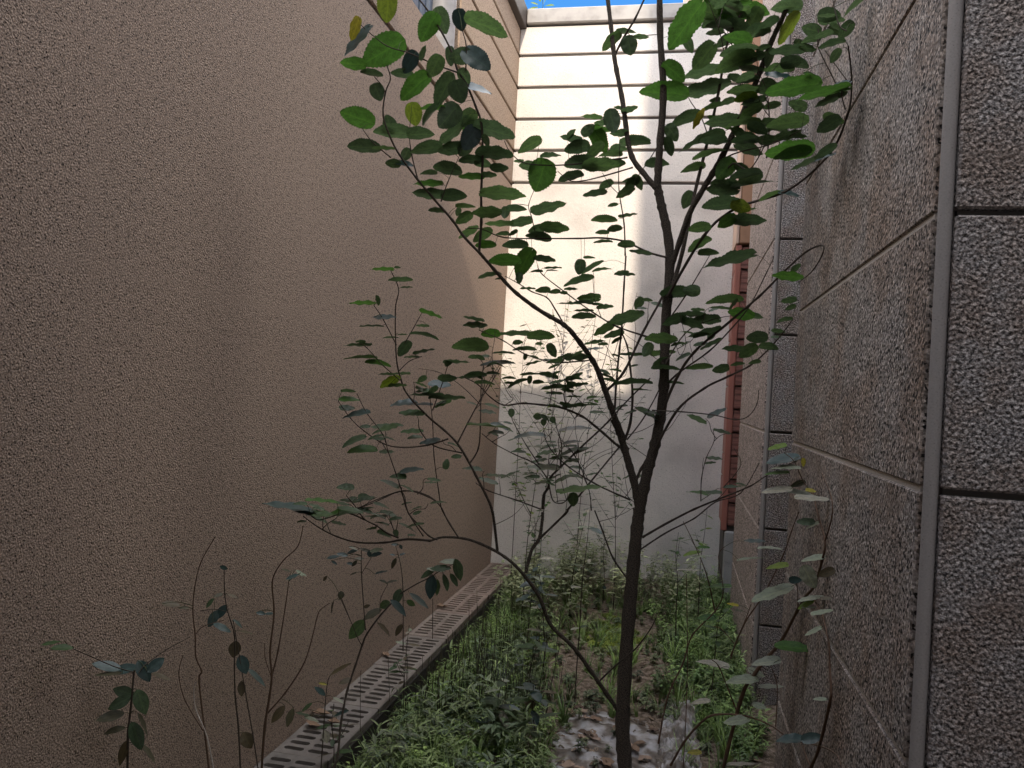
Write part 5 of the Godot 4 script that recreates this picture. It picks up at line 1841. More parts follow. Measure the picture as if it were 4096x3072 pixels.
	pt(-375,1242,-3213,-372,1244,-3197)
	pt(-353,1270,-3143,-346,1272,-3167)
	pt(-514,1185,-3116,-514,1171,-3114)
	pt(-515,1186,-3115,-531,1182,-3149)
	pt(-229,1595,-3304,-235,1601,-3281)
	pt(-490,1214,-3240,-485,1213,-3218)
	pt(-502,1230,-3262,-513,1229,-3259)
	pt(-755,1540,-3085,-752,1539,-3064)
	pt(-743,1557,-3054,-728,1561,-3050)
	pt(-741,1582,-3058,-730,1587,-3056)
	pt(-404,1272,-3210,-401,1275,-3223)
	pt(-380,1297,-3199,-389,1295,-3213)
	pt(-433,1301,-3204,-432,1302,-3174)
	pt(-486,1300,-3222,-472,1305,-3205)
	pt(-815,1288,-2867,-818,1295,-2880)
	pt(-854,1298,-2882,-849,1305,-2866)
	pt(-1017,985,-2869,-1034,974,-2886)
	pt(-1041,1009,-2881,-1048,997,-2886)
	pt(-1048,1013,-2884,-1068,1005,-2911)
	pt(-851,1448,-2913,-853,1445,-2932)
	pt(-841,1454,-2941,-836,1451,-2936)
	pt(-919,1041,-2912,-927,1044,-2939)
	pt(-858,1081,-2866,-860,1074,-2847)
	pt(-1208,1008,-2732,-1218,1007,-2747)
	pt(-1230,1015,-2749,-1255,1012,-2780)
	pt(-878,1155,-2789,-874,1152,-2812)
	pt(-865,1171,-2772,-851,1171,-2761)
	pt(-746,1416,-3054,-754,1415,-3068)
	pt(-753,1435,-3023,-760,1434,-3050)
	pt(-704,1446,-2901,-696,1444,-2912)
	pt(-1108,1032,-2798,-1119,1030,-2815)
	pt(-1114,1041,-2776,-1121,1040,-2788)
	pt(-1142,1052,-2783,-1163,1049,-2807)
	pt(-1255,1014,-2825,-1276,1013,-2849)
	pt(-1170,1008,-2685,-1153,1010,-2649)
	pt(-1163,1026,-2760,-1147,1036,-2715)
	pt(-939,1475,-2821,-926,1475,-2806)
	pt(-944,1489,-2831,-926,1491,-2800)
	pt(-952,1507,-2844,-931,1509,-2806)
	pt(-1072,1064,-2831,-1063,1065,-2805)
	pt(-1077,1074,-2834,-1086,1076,-2857)
	pt(-963,1135,-2786,-969,1130,-2781)
	pt(-966,1134,-2799,-956,1140,-2779)
	pt(-1038,1331,-2807,-1037,1331,-2794)
	pt(-1044,1346,-2842,-1027,1348,-2828)
	pt(-1011,1310,-2725,-1005,1312,-2706)
	pt(-1021,1332,-2714,-1002,1339,-2673)
	pt(-987,989,-2857,-975,991,-2847)
	pt(-989,1007,-2860,-1011,1006,-2892)
	lf("b",-1343,1044,-2678,-138,25,95,16,99,-2,122)
	lf("g",-55,2940,-3188,-115,-150,-59,-60,65,-47,142)
	lf("g",267,2414,-2436,-145,-17,-20,-9,98,-20,106)
	lf("d",152,2033,-3163,-179,-50,-29,-23,95,-20,135)
	lf("g",-342,1132,-3156,172,32,-68,-15,99,9,135)
	lf("g",-1104,2681,-2735,-137,-84,16,-48,67,-57,115)
	lf("d",28,2780,-3420,-195,-43,-20,-21,97,-8,144)
	lf("d",-707,2737,-2686,143,-50,-29,28,93,-25,110)
	lf("g",335,2350,-2320,-126,-22,-36,-18,98,2,95)
	lf("d",-662,2212,-2885,150,3,-65,-10,98,-17,118)
	lf("g",-131,2723,-3282,-184,15,13,6,96,-26,133)
	lf("g",284,2276,-2587,-137,-10,-6,-5,94,-34,99)
	lf("d",-705,2438,-2874,147,-36,-11,21,93,-31,109)
	lf("d",-690,1361,-2983,156,-4,-15,3,100,2,112)
	lf("b",-1145,2666,-2602,-76,-106,18,-44,45,78,94)
	lf("d",20,2834,-3377,-164,-36,-16,-22,98,2,121)
	lf("d",-1081,2420,-2819,-136,1,38,-5,97,-22,101)
	lf("d",129,2739,-3050,-138,-36,-35,-16,93,-34,105)
	lf("g",-982,2556,-2747,-98,-86,7,-64,71,-29,93)
	lf("d",229,2334,-3195,148,31,-10,-19,98,11,109)
	lf("d",-699,2354,-2869,126,1,-44,-8,97,-22,95)
	lf("d",311,2483,-2947,-135,-13,5,-10,96,-27,97)
	lf("d",-352,2424,-3266,143,10,-34,-12,96,-26,106)
	lf("d",-881,2553,-2775,-57,-111,7,-86,42,-29,89)
	lf("d",-235,1815,-3318,-141,-46,14,-32,89,-33,107)
	lf("d",-188,1556,-3276,-141,-8,38,-10,98,-15,105)
	lf("d",-820,1458,-2850,127,7,-5,-6,98,-18,91)
	lf("d",-808,1663,-3055,-135,-7,16,-11,85,-52,97)
	lf("d",8,2551,-3389,-128,-77,-2,-52,86,0,107)
	lf("g",73,3115,-3408,81,-125,-20,56,47,-68,108)
	lf("d",-667,1728,-3199,-132,-9,46,-11,99,-12,101)
	lf("d",104,2188,-2919,-126,-7,-23,0,95,-31,92)
	lf("g",-1194,2453,-2746,-102,24,60,-18,77,-61,86)
	lf("d",142,2777,-3042,-130,-10,-25,-9,100,5,95)
	lf("g",-591,2364,-3207,-43,-117,-27,-17,28,-95,111)
	lf("d",-526,2212,-3087,130,34,10,-23,95,-21,97)
	lf("d",-366,1457,-3156,135,17,-9,-14,98,-15,97)
	lf("d",-900,1464,-2839,-121,-7,10,-7,99,-15,87)
	lf("g",-1170,1088,-2584,-88,10,65,8,100,-5,79)
	lf("b",-690,1600,-3078,127,18,-18,-11,97,22,93)
	lf("d",139,1873,-3072,-126,-13,-22,-6,97,-25,92)
	lf("d",-1175,2355,-2780,-109,0,37,-11,94,-31,83)
	lf("p",-514,1199,-3201,-124,-5,47,2,99,16,95)
	lf("d",-1090,1583,-2652,-90,-7,62,-13,99,-7,78)
	lf("d",-445,2436,-3276,-134,-7,-16,-1,95,-31,97)
	lf("g",294,2268,-2589,-105,-17,-9,-13,96,-24,76)
	lf("d",98,2551,-3131,-126,-16,18,-16,96,-25,92)
	lf("d",-944,2352,-2792,-100,-24,49,-34,90,-26,82)
	lf("d",-961,2214,-2902,-103,-5,59,-18,96,-23,85)
	lf("d",169,2522,-3059,-124,-5,-16,-4,100,-1,89)
	lf("d",-877,2423,-2869,-87,-77,7,-67,74,-8,83)
	lf("b",-766,2667,-2789,94,-59,-22,32,16,93,81)
	lf("d",253,2539,-2477,-100,-2,-9,-2,100,-3,72)
	lf("g",-685,1992,-3036,-121,-4,10,-7,92,-39,87)
	lf("d",75,1752,-3112,-118,-38,8,-32,93,-19,89)
	lf("g",-627,2002,-3142,-60,-108,-14,-63,44,-64,89)
	lf("d",206,2137,-2924,116,0,7,2,95,-32,83)
	lf("b",-562,1330,-3097,-122,-8,11,-5,99,16,88)
	lf("d",125,3096,-3433,-129,-31,-30,-12,90,-42,97)
	lf("d",-473,1519,-3158,-124,-7,-2,-5,99,-15,89)
	lf("Y",-1078,2825,-2695,-15,-101,-29,-68,29,-68,76)
	lf("d",-416,1643,-3181,-121,-7,28,-11,96,-25,89)
	lf("b",-390,1361,-3201,120,20,-30,-13,98,14,90)
	lf("Y",310,2851,-3035,-53,-92,-51,-70,61,-38,85)
	lf("g",-939,2763,-2737,-64,-77,-36,-47,66,-58,76)
	lf("d",-861,2462,-2782,-60,-81,10,-39,18,-90,82)
	lf("d",-42,2638,-3356,-121,-42,-8,-30,92,-26,92)
	lf("d",-86,1732,-3207,-120,-3,-26,6,92,-39,88)
	lf("d",56,2430,-3139,-114,-24,-26,-22,97,8,86)
	lf("d",117,2316,-3210,-121,-4,13,-8,88,-47,87)
	lf("d",-410,1939,-3144,-111,-35,6,-30,93,-19,84)
	lf("g",-1112,1256,-2776,-94,-4,40,8,95,29,73)
	lf("d",20,2835,-3223,-75,-91,-12,-49,50,-72,85)
	lf("d",-234,2577,-3439,125,14,10,-9,97,-21,90)
	lf("g",-954,2245,-2874,-101,-8,27,-10,99,-8,75)
	lf("d",-869,1674,-2694,91,-7,-36,3,99,-12,70)
	lf("d",-888,2306,-2889,-103,15,11,8,89,-45,75)
	lf("d",192,2338,-3083,-107,-12,-29,-9,99,-10,80)
	lf("b",-766,2578,-2831,88,-9,-51,39,75,54,73)
	lf("d",-718,2135,-2847,-98,-8,30,-18,92,-35,73)
	lf("d",-725,2140,-3069,-104,-9,34,-11,99,-8,79)
	lf("d",-501,2133,-3093,107,-4,-21,-4,92,-39,78)
	lf("g",-385,2568,-3394,63,-96,-32,40,52,-76,85)
	lf("d",160,2621,-3011,-104,-1,-17,1,99,-14,75)
	lf("d",209,2463,-3178,102,-42,12,40,86,-32,79)
	lf("d",-1097,1625,-2641,-75,-7,52,-16,98,-10,66)
	lf("g",-1064,1766,-2594,-84,-7,33,-11,99,-7,65)
	lf("b",-1095,1385,-2659,-89,-21,16,-16,92,36,66)
	lf("d",289,2738,-3107,-104,4,-28,7,99,-11,77)
	lf("d",294,2913,-2993,-103,-1,11,-5,95,-31,74)
	lf("d",-959,2405,-2794,91,9,-30,-21,89,-39,69)
	lf("d",-905,2447,-2705,-65,-62,-24,-70,72,6,66)
	lf("b",-980,1429,-2822,-85,-13,44,1,95,31,69)
	lf("d",-44,1924,-3293,-111,-6,18,-12,87,-49,81)
	lf("d",-52,1623,-3302,112,5,10,-3,98,-19,81)
	lf("d",160,3033,-3422,110,-35,-20,21,89,-40,84)
	lf("d",-885,2385,-2904,-87,-21,43,-40,83,-38,71)
	lf("d",85,1829,-3397,-111,-12,-27,1,90,-43,82)
	lf("b",-803,2414,-2879,-44,-81,-1,32,-18,93,73)
	lf("d",-633,2465,-3130,-87,-51,26,-55,78,-31,75)
	lf("d",-1083,1056,-2642,81,-13,-33,18,98,4,63)
	lf("g",323,1924,-2787,-92,7,-7,9,95,-31,66)
	lf("g",143,3077,-3283,107,0,-24,-1,100,-8,78)
	lf("d",-526,1715,-3075,99,6,-26,-17,88,-44,73)
	lf("g",50,3105,-3406,-111,19,10,14,96,-24,81)
	lf("g",136,2834,-3059,-95,18,29,7,93,-36,72)
	lf("d",344,2261,-2679,-79,-38,-11,-42,90,-9,63)
	lf("g",-1178,2607,-2650,-78,-6,39,-26,90,-36,62)
	lf("d",-1144,1285,-2770,-79,-36,26,-26,88,41,65)
	lf("g",-85,2785,-3236,82,-55,-38,20,74,-65,75)
	lf("g",-1030,1569,-2690,84,-3,-24,-5,96,-27,62)
	lf("d",69,2475,-3118,-98,-2,-21,3,97,-23,72)
	lf("g",-920,2495,-2781,-89,-1,7,-2,100,-5,64)
	lf("d",-908,2813,-2795,31,-80,-29,10,37,-92,64)
	lf("d",-853,2209,-2901,89,7,-25,-21,83,-52,66)
	lf("d",230,2854,-3018,-72,-46,-45,-44,88,-20,69)
	lf("g",-811,2464,-2909,38,-65,-54,-5,63,-78,66)
	lf("g",-797,2280,-2898,-92,-3,11,-5,99,-13,66)
	lf("d",-777,1589,-2790,85,5,-27,-11,98,-16,63)
	lf("b",292,2682,-3035,96,-9,-5,10,77,62,69)
	lf("d",67,2560,-3341,-100,-30,-13,-22,90,-37,76)
	lf("d",286,2498,-3025,90,-32,-6,31,91,-26,68)
	lf("d",-819,2542,-2762,22,-63,-39,-30,42,-86,70)
	lf("d",-676,2080,-3174,-97,-6,22,-13,93,-34,71)
	lf("d",-655,2163,-3142,-91,-24,28,-34,89,-31,71)
	lf("d",-1224,1020,-2723,70,-1,-50,13,98,16,61)
	lf("d",-580,2111,-3154,-97,13,10,9,93,-36,71)
	lf("g",153,3106,-3456,103,-30,-14,27,96,-10,77)
	lf("d",-515,1287,-3157,98,7,0,-7,100,5,70)
	lf("d",-480,2375,-3257,-98,-24,-9,-21,95,-24,72)
	lf("d",-460,2490,-3246,-99,-19,4,-18,83,-54,72)
	lf("g",-396,2605,-3388,-104,-2,10,-3,100,-3,75)
	lf("d",-396,2043,-3473,-91,-55,-8,-51,86,-7,77)
	lf("d",-354,2241,-3429,-105,2,-13,4,98,-21,76)
	lf("y",-1144,2694,-2580,-26,-75,-3,-93,33,-17,57)
	lf("d",-206,1673,-3366,-101,-4,-18,-1,99,-15,73)
	lf("d",-1054,1695,-2652,-79,-4,14,-6,100,-2,58)
	lf("b",-1004,2645,-2746,-48,-64,-22,-9,-27,96,59)
	lf("d",-907,2623,-2734,-48,-62,-25,-20,50,-84,59)
	lf("d",-69,1687,-3354,100,14,-7,-15,95,-29,73)
	lf("d",-37,1806,-3208,-87,-38,20,-44,74,-50,69)
	lf("g",95,2627,-3350,-90,45,1,44,88,-18,72)
	lf("d",40,2080,-3100,-78,-45,-26,-37,86,-35,67)
	lf("d",35,1798,-3221,91,-31,11,33,84,-43,69)
	lf("d",357,2348,-2367,-62,-23,-27,-28,95,-16,51)
	lf("b",-931,1191,-2825,78,19,-26,-13,95,28,60)
	lf("d",69,1633,-3321,-98,-9,15,-13,95,-30,71)
	lf("g",-838,1743,-2652,71,-22,-27,19,95,-26,57)
	lf("d",-802,2338,-2891,-86,-2,8,-5,96,-29,61)
	lf("g",215,1849,-3280,-96,14,2,10,80,-60,70)
	lf("g",121,2376,-3142,-56,-73,-3,-9,11,-99,67)
	lf("d",264,1853,-3385,100,-5,-6,3,96,-28,72)
	lf("d",-800,1747,-3091,-91,-4,4,-5,96,-28,65)
	lf("d",-736,1933,-3022,-88,-17,-1,-19,98,-9,64)
	lf("d",372,2611,-2450,67,-7,26,12,99,-6,52)
	lf("d",0,2439,-3354,-95,-22,16,-26,93,-25,71)
	lf("d",73,3039,-3405,-100,6,-6,7,99,-11,71)
	lf("d",224,2922,-3180,81,22,40,-15,96,-22,67)
	lf("b",-1279,1022,-2698,-62,15,47,28,96,7,56)
	lf("Y",-1005,2488,-2830,10,-73,-30,-32,32,-89,62)
	lf("d",-612,1666,-3163,-92,-4,-1,-4,98,-21,66)
	lf("d",187,2462,-3034,-82,27,-18,35,89,-28,63)
	lf("d",-568,1569,-3191,92,10,-2,-11,99,-12,66)
	lf("d",187,2722,-3072,-88,16,6,17,98,-8,64)
	lf("d",174,2448,-3020,-84,-7,-26,-1,98,-21,63)
	lf("g",234,3125,-3463,94,-35,-7,31,89,-35,72)
	lf("d",197,2554,-3033,-74,-36,-31,-30,90,-31,63)
	lf("d",-829,2678,-2778,-72,-20,21,-35,35,-87,60)
	lf("d",-455,1860,-3243,-92,-5,16,-6,100,-2,67)
	lf("d",-323,2605,-3275,21,-91,-11,-4,11,-99,68)
	lf("d",-397,2349,-3415,-97,-18,1,-18,97,-17,70)
	lf("d",-377,1798,-3109,-89,-4,4,-5,96,-27,64)
	lf("d",-359,2977,-3389,-75,-63,-3,-60,74,-31,70)
	lf("d",-370,1876,-3174,-86,-7,31,-23,86,-45,65)
	lf("d",-346,2528,-3459,-98,-5,18,-7,99,-13,71)
	lf("d",-309,1764,-3266,-79,-49,-13,-44,81,-39,67)
	lf("d",204,2597,-3058,-83,-16,-22,-14,98,-16,63)
	lf("d",30,3202,-3468,-95,27,4,25,94,-25,71)
	lf("d",339,2453,-2240,-62,-10,-14,-16,99,-3,46)
	lf("b",382,2250,-2579,-64,-18,-32,-40,86,32,53)
	lf("d",374,2308,-2446,-59,-33,-16,-21,69,-69,50)
	lf("d",395,2570,-2288,-49,-40,-13,-62,78,-9,46)
	lf("d",-1124,2588,-2688,-74,8,17,8,99,-13,54)
	lf("d",-214,2548,-3344,95,0,-2,0,96,-27,68)
	lf("d",-1086,2344,-2764,76,5,-17,-5,100,5,56)
	lf("d",-136,2455,-3345,92,6,-20,-13,93,-35,67)
	lf("g",-999,1880,-2580,-68,-6,26,-12,99,-8,52)
	lf("d",-1041,2615,-2767,-66,-2,42,-16,97,-21,56)
	lf("b",-997,1726,-2637,73,4,-12,1,92,38,53)
	lf("d",-1071,1340,-2849,-79,-5,12,-1,95,31,57)
	lf("d",362,2757,-3107,80,-33,9,39,88,-25,62)
	lf("Y",-997,1504,-2711,-64,-41,5,-51,75,-41,54)
	lf("d",37,1850,-3378,-93,-2,-16,2,96,-26,68)
	lf("d",107,1723,-3260,-79,-43,15,-50,84,-22,65)
	lf("g",-962,1396,-2846,-79,-5,9,-1,93,37,57)
	lf("g",-962,1327,-2875,-80,-5,8,-3,97,25,57)
	lf("d",-878,1620,-2726,70,20,-22,-31,95,-9,54)
	lf("d",211,2341,-3124,-78,-24,-28,7,65,-75,62)
	lf("d",-814,2486,-2872,-45,-58,4,-35,20,-91,62)
	lf("g",28,3153,-3489,-96,-5,-10,0,89,-45,69)
	lf("b",-864,1507,-2889,73,5,-33,15,87,46,57)
	lf("d",-843,2107,-3076,-71,-46,10,-55,81,-21,61)
	lf("d",-805,1770,-3079,-84,11,5,11,98,-19,60)
	lf("d",-789,2098,-3089,-68,-47,17,-58,68,-44,61)
	lf("d",-775,1550,-3039,-80,-5,24,-16,92,-35,60)
	lf("d",-671,1644,-3093,80,5,-25,-9,99,-8,60)
	lf("d",383,2255,-2530,-58,-36,-2,-48,79,-38,49)
	lf("d",-546,2024,-3167,78,-7,-35,-4,96,-27,61)
	lf("d",-483,2520,-3221,-83,8,25,3,98,-21,62)
	lf("d",-392,2496,-3308,-67,-58,-3,-57,68,-45,63)
	lf("d",-618,1534,-3123,67,43,-25,-56,82,-12,60)
	lf("b",-841,2815,-2799,6,-59,-41,28,-53,80,55)
	lf("p",-1073,1006,-2855,-75,-5,12,-7,100,-1,54)
	lf("d",-974,1350,-2692,56,23,-38,-11,92,38,51)
	lf("d",20,3082,-3363,-82,32,16,15,71,-69,64)
	lf("d",-185,2078,-3260,-84,11,13,11,99,-13,62)
	lf("d",172,2639,-3059,-76,28,1,24,67,-71,57)
	lf("d",-382,1534,-3118,78,20,-13,-28,94,-19,58)
	lf("Y",174,2603,-3032,-78,-8,-14,-3,94,-34,57)
	lf("d",181,2685,-3074,-77,-4,-22,-1,99,-14,57)
	lf("g",145,3105,-3279,84,-9,12,17,77,-61,61)
	lf("g",-1118,1437,-2659,61,4,-33,12,94,33,50)
	lf("d",36,2125,-3010,-76,-11,-17,-1,86,-51,56)
	lf("d",152,1872,-3325,86,-3,1,3,100,-7,62)
	lf("d",-1001,1143,-2774,-65,26,14,39,91,10,51)
	lf("d",179,1695,-3045,-77,-2,-17,5,93,-38,56)
	lf("g",-1188,1023,-2754,62,32,-13,-40,88,27,50)
	lf("b",-920,1429,-2856,-71,-4,17,-1,98,20,52)
	lf("d",257,2192,-2808,-66,-22,-18,-28,95,-15,51)
	lf("b",-883,1296,-2855,-67,-19,21,-15,92,37,52)
	lf("d",-280,2952,-3373,17,-71,-20,-4,26,-96,70)
	lf("d",-1118,1036,-2733,59,-1,-38,11,98,16,50)
	lf("d",-808,2171,-2908,74,1,-2,-2,99,-14,53)
	lf("d",217,3088,-3454,-38,-57,-51,17,60,-78,65)
	lf("g",85,1151,-3185,-79,3,-19,0,99,14,58)
	lf("g",-771,2059,-3073,-75,-5,21,-17,92,-35,56)
	lf("d",-833,2392,-2919,-36,-57,-13,-22,35,-91,57)
	lf("d",-723,1524,-3016,76,4,-1,-5,97,-24,54)
	lf("d",-512,1256,-3255,-73,-20,32,-16,96,22,59)
	lf("d",-1093,2453,-2815,-17,56,32,-37,38,-85,53)
	lf("d",-648,2200,-3064,77,1,-1,-2,95,-33,55)
	lf("y",16,2630,-3334,-39,-71,-18,-80,52,-30,60)
	lf("d",-546,2437,-3171,79,7,0,-8,99,-8,57)
	lf("d",67,2688,-3359,-81,-19,-6,-23,97,-6,60)
	lf("d",-629,1173,-3137,64,31,-33,-37,92,14,56)
	lf("d",360,2614,-2421,60,-3,-2,2,69,-72,43)
	lf("d",-410,2621,-3265,-79,2,19,1,100,-5,58)
	lf("d",207,2757,-3049,-74,-13,3,-17,95,-26,54)
	lf("d",-397,1834,-3243,-80,-3,-2,-3,99,-11,57)
	lf("d",226,2487,-3017,70,-25,-5,25,82,-51,53)
	lf("d",64,1437,-3023,-69,24,14,36,86,35,53)
	lf("d",-295,3022,-3399,84,-3,-1,3,100,-2,60)
	lf("g",95,3078,-3402,82,-11,-6,7,85,-52,60)
	lf("d",-268,2351,-3408,-72,-43,-1,-46,77,-43,60)
	lf("d",-281,1756,-3385,-79,-25,4,-30,87,-39,59)
	lf("d",-241,1999,-3340,81,1,8,0,99,-12,58)
	lf("d",-512,1568,-3171,-75,16,11,13,91,-39,55)
	lf("d",-726,1136,-3153,-75,19,2,25,95,17,55)
	lf("d",399,2344,-2504,56,-23,3,37,85,-38,43)
	lf("g",-129,1443,-3341,76,-25,-12,34,88,34,58)
	lf("b",379,2373,-2318,-53,-17,-8,-32,71,62,40)
	lf("d",-743,1199,-2951,-71,6,4,10,97,22,51)
	lf("d",-385,1858,-3155,-75,6,10,6,99,-15,54)
	lf("d",-945,977,-2854,61,-28,-16,39,91,-12,49)
	lf("d",-19,1567,-3334,79,4,11,-3,99,-17,57)
	lf("d",-1112,2536,-2733,14,-48,-32,-39,44,-81,52)
	lf("d",-454,1149,-3304,-71,-36,-2,-44,86,25,57)
	lf("d",81,2053,-3105,74,2,-3,-4,92,-38,53)
	lf("d",-1146,1068,-2786,-55,0,37,11,98,17,47)
	lf("g",128,2128,-2914,-59,-36,-5,-30,57,-76,50)
	lf("d",333,2741,-3058,69,0,23,23,67,-71,52)
	lf("d",-1079,1007,-2876,-62,21,20,30,95,-9,49)
	lf("d",-1114,1071,-2839,-57,-10,36,-3,98,21,48)
	lf("Y",175,2178,-2894,64,-24,5,23,43,-87,49)
	lf("b",-1029,2306,-2826,66,-9,-11,20,79,58,48)
	lf("d",226,1683,-2953,-58,-39,-2,-27,45,-85,50)
	lf("d",-968,1495,-2727,55,4,-34,-20,95,-23,46)
	lf("d",-954,1624,-2723,-39,-51,4,-65,45,-61,46)
	lf("d",-1089,1034,-2795,64,-11,-14,20,97,14,47)
	lf("d",252,1733,-2953,-70,-3,-2,1,58,-82,50)
	lf("d",-109,1430,-3330,-71,32,-11,38,91,19,56)
	lf("b",141,1462,-3095,63,36,4,-48,81,34,52)
	lf("d",-433,1258,-3209,-63,-33,27,-38,90,23,54)
	lf("d",-868,2682,-2792,12,-63,-14,36,27,-89,47)
	lf("b",318,2194,-2783,65,-11,-1,15,82,55,47)
	lf("d",-823,2131,-2926,-58,-36,3,-44,67,-60,49)
	lf("d",-810,1530,-2799,64,4,-11,-14,82,-55,47)
	lf("d",164,2809,-3382,74,-22,-18,23,95,-21,56)
	lf("d",-806,1539,-3019,-64,-4,28,-12,98,-13,50)
	lf("b",-365,1694,-3415,-77,-12,16,-10,96,24,57)
	lf("d",-570,1610,-3129,-64,-21,27,-33,94,-8,52)
	lf("d",-680,2302,-2865,66,0,1,1,88,-47,47)
	lf("g",-743,1718,-3121,-72,-4,10,-13,76,-63,52)
	lf("b",-397,1311,-3182,70,17,-16,-18,96,23,52)
	lf("g",-864,1435,-2926,-56,-32,21,-30,83,47,48)
	lf("d",263,2657,-3060,65,-27,-1,26,65,-72,50)
	lf("b",-1251,1022,-2730,-49,21,33,32,94,-12,45)
	lf("d",-584,2138,-3150,-68,-17,18,-33,80,-50,52)
	lf("d",-509,1986,-3138,67,6,-25,-8,100,0,51)
	lf("b",-665,1364,-3029,-60,25,24,44,87,20,49)
	lf("d",-521,1140,-3209,-66,-15,27,-16,98,15,52)
	lf("d",127,3016,-3190,69,-21,3,24,71,-66,52)
	lf("d",-396,1567,-3118,62,33,5,-43,86,-28,50)
	lf("d",269,2458,-3053,68,3,13,7,84,-54,49)
	lf("d",-331,2108,-3223,-69,-6,23,-8,100,-1,52)
	lf("d",-307,1971,-3048,67,15,-6,-22,97,-7,49)
	lf("d",-300,2573,-3324,-73,-5,16,-12,95,-29,53)
	lf("g",-82,2556,-3273,39,-59,-18,-1,29,-96,53)
	lf("d",171,1388,-3163,70,-13,2,17,95,25,51)
	lf("d",-250,2409,-3432,-74,-5,20,-13,97,-20,55)
	lf("d",-249,2265,-3443,76,12,10,-15,99,-6,55)
	lf("d",-147,1532,-3354,75,4,3,-5,99,-13,53)
	lf("y",-94,2508,-3289,28,-59,-33,60,58,-56,52)
	lf("b",-660,1177,-3001,61,0,-27,5,99,12,48)
	lf("d",-84,1641,-3322,-62,-40,-4,-37,65,-66,53)
	lf("d",-40,2924,-3314,40,-59,-19,56,58,-59,52)
	lf("b",-902,1480,-2816,49,-22,-31,48,86,15,44)
	lf("g",-12,2316,-3385,-34,-66,-7,-37,29,-88,53)
	lf("g",311,2579,-2431,-51,15,8,8,67,-74,38)
	lf("g",-390,1720,-3493,-75,-12,13,-17,97,-14,55)
	lf("d",-1038,1025,-2850,-52,-5,35,-8,100,3,45)
	lf("d",40,3053,-3403,-66,-28,-22,-15,81,-57,54)
	lf("g",-1040,1017,-2888,-59,23,7,38,92,11,45)
	lf("d",100,2990,-3445,-67,-34,-12,-32,80,-50,54)
	lf("g",-1268,990,-2787,-53,22,20,37,93,-5,43)
	lf("d",-917,988,-2858,58,19,-15,-29,95,9,45)
	lf("d",156,2341,-3214,70,1,-1,-1,93,-38,50)
	lf("g",-394,1559,-3112,66,1,-16,-9,94,-32,48)
	lf("d",201,2176,-2955,60,24,-3,-38,92,-5,46)
	lf("d",216,2831,-3021,-63,-19,-7,-27,95,-16,47)
	lf("b",-1163,1117,-2764,-54,-1,27,19,88,43,43)
	lf("Y",254,2752,-3048,-18,-58,-26,-64,48,-60,47)
	lf("d",-280,1575,-3287,68,-21,-2,29,94,-20,51)
	lf("b",-463,1168,-3215,56,31,-28,-42,89,15,50)
	lf("d",-814,2614,-2807,26,-41,-35,-34,48,-81,44)
	lf("d",293,1700,-2907,63,-3,-4,1,86,-52,45)
	lf("d",-997,1531,-2676,-57,-3,11,-9,98,-19,41)
	lf("b",-721,1412,-3072,66,-6,-8,12,96,25,47)
	lf("Y",334,2512,-2851,-58,21,4,23,75,-62,44)
	lf("d",310,2544,-2417,-50,-3,-13,1,97,-23,37)
	lf("d",-979,1537,-2776,-54,-4,25,-15,97,-18,43)
	lf("g",60,3006,-3397,-70,-3,-22,0,99,-12,52)
	lf("b",-399,1175,-3277,-66,23,6,34,94,9,50)
	lf("b",-976,1167,-2790,-56,-2,22,12,91,40,43)
	lf("d",-927,2265,-2792,-57,-5,19,-15,97,-17,43)
	lf("d",335,2532,-2362,-46,-9,-20,-12,98,-14,36)
	lf("d",-1304,1024,-2841,-54,22,16,39,92,3,43)
	lf("d",-419,1455,-3167,67,-10,1,14,92,-35,48)
	lf("d",383,2514,-2297,-30,-36,-15,-18,51,-84,35)
	lf("d",241,2609,-3001,58,-26,8,42,89,-16,46)
	lf("d",-1190,1054,-2795,-54,10,24,21,98,5,42)
	lf("b",-1037,1309,-2710,-50,-17,24,-20,94,27,41)
	lf("d",163,2640,-2938,-59,-19,-6,-26,90,-36,44)
	lf("g",-756,2335,-2920,56,-3,-27,-20,83,-52,44)
	lf("d",-475,1621,-3092,-64,-10,11,-20,93,-31,47)
	lf("d",300,2435,-2945,-55,-14,-25,-7,92,-37,44)
	lf("d",-649,2405,-3199,-66,-3,10,-13,75,-64,48)
	lf("d",-243,2399,-3432,-54,-41,-23,-29,73,-62,51)
	lf("g",130,3137,-3464,69,21,-3,-29,93,-22,51)
	lf("y",-92,2499,-3278,26,-58,-24,47,51,-72,48)
	lf("b",-475,1498,-3118,-63,-1,13,4,97,24,46)
	lf("g",341,2453,-2979,58,21,2,-29,85,-44,44)
	lf("b",-898,1480,-2811,56,9,-10,-8,94,33,41)
	lf("d",168,2753,-3047,-62,8,-4,14,97,-22,45)
	lf("d",-402,1279,-3230,-63,-15,13,-17,94,28,47)
	lf("d",193,2889,-3163,61,8,22,-3,96,-28,46)
	lf("g",-1036,1056,-2811,54,-16,-12,30,95,5,41)
	lf("d",-298,2455,-3342,66,5,-17,-20,82,-53,49)
	lf("d",-308,2562,-3494,69,5,-17,-17,88,-44,51)
	lf("d",104,2331,-3168,-63,4,-16,16,90,-40,46)
	lf("d",-301,1847,-3189,63,9,-14,-20,94,-26,46)
	lf("d",125,3136,-3499,70,16,0,-18,82,-54,51)
	lf("d",-305,1433,-3223,63,4,-20,2,97,23,47)
	lf("d",-258,2672,-3326,64,18,13,-22,94,-25,48)
	lf("d",-240,2103,-3239,-66,-2,2,-4,87,-49,47)
	lf("d",-218,2403,-3446,37,-56,-20,47,56,-68,50)
	lf("d",-921,2151,-2891,-58,3,8,0,96,-28,42)
	lf("d",22,1931,-3259,-65,-1,-10,15,13,-98,48)
	lf("d",271,2595,-3095,-62,-11,2,-18,94,-31,45)
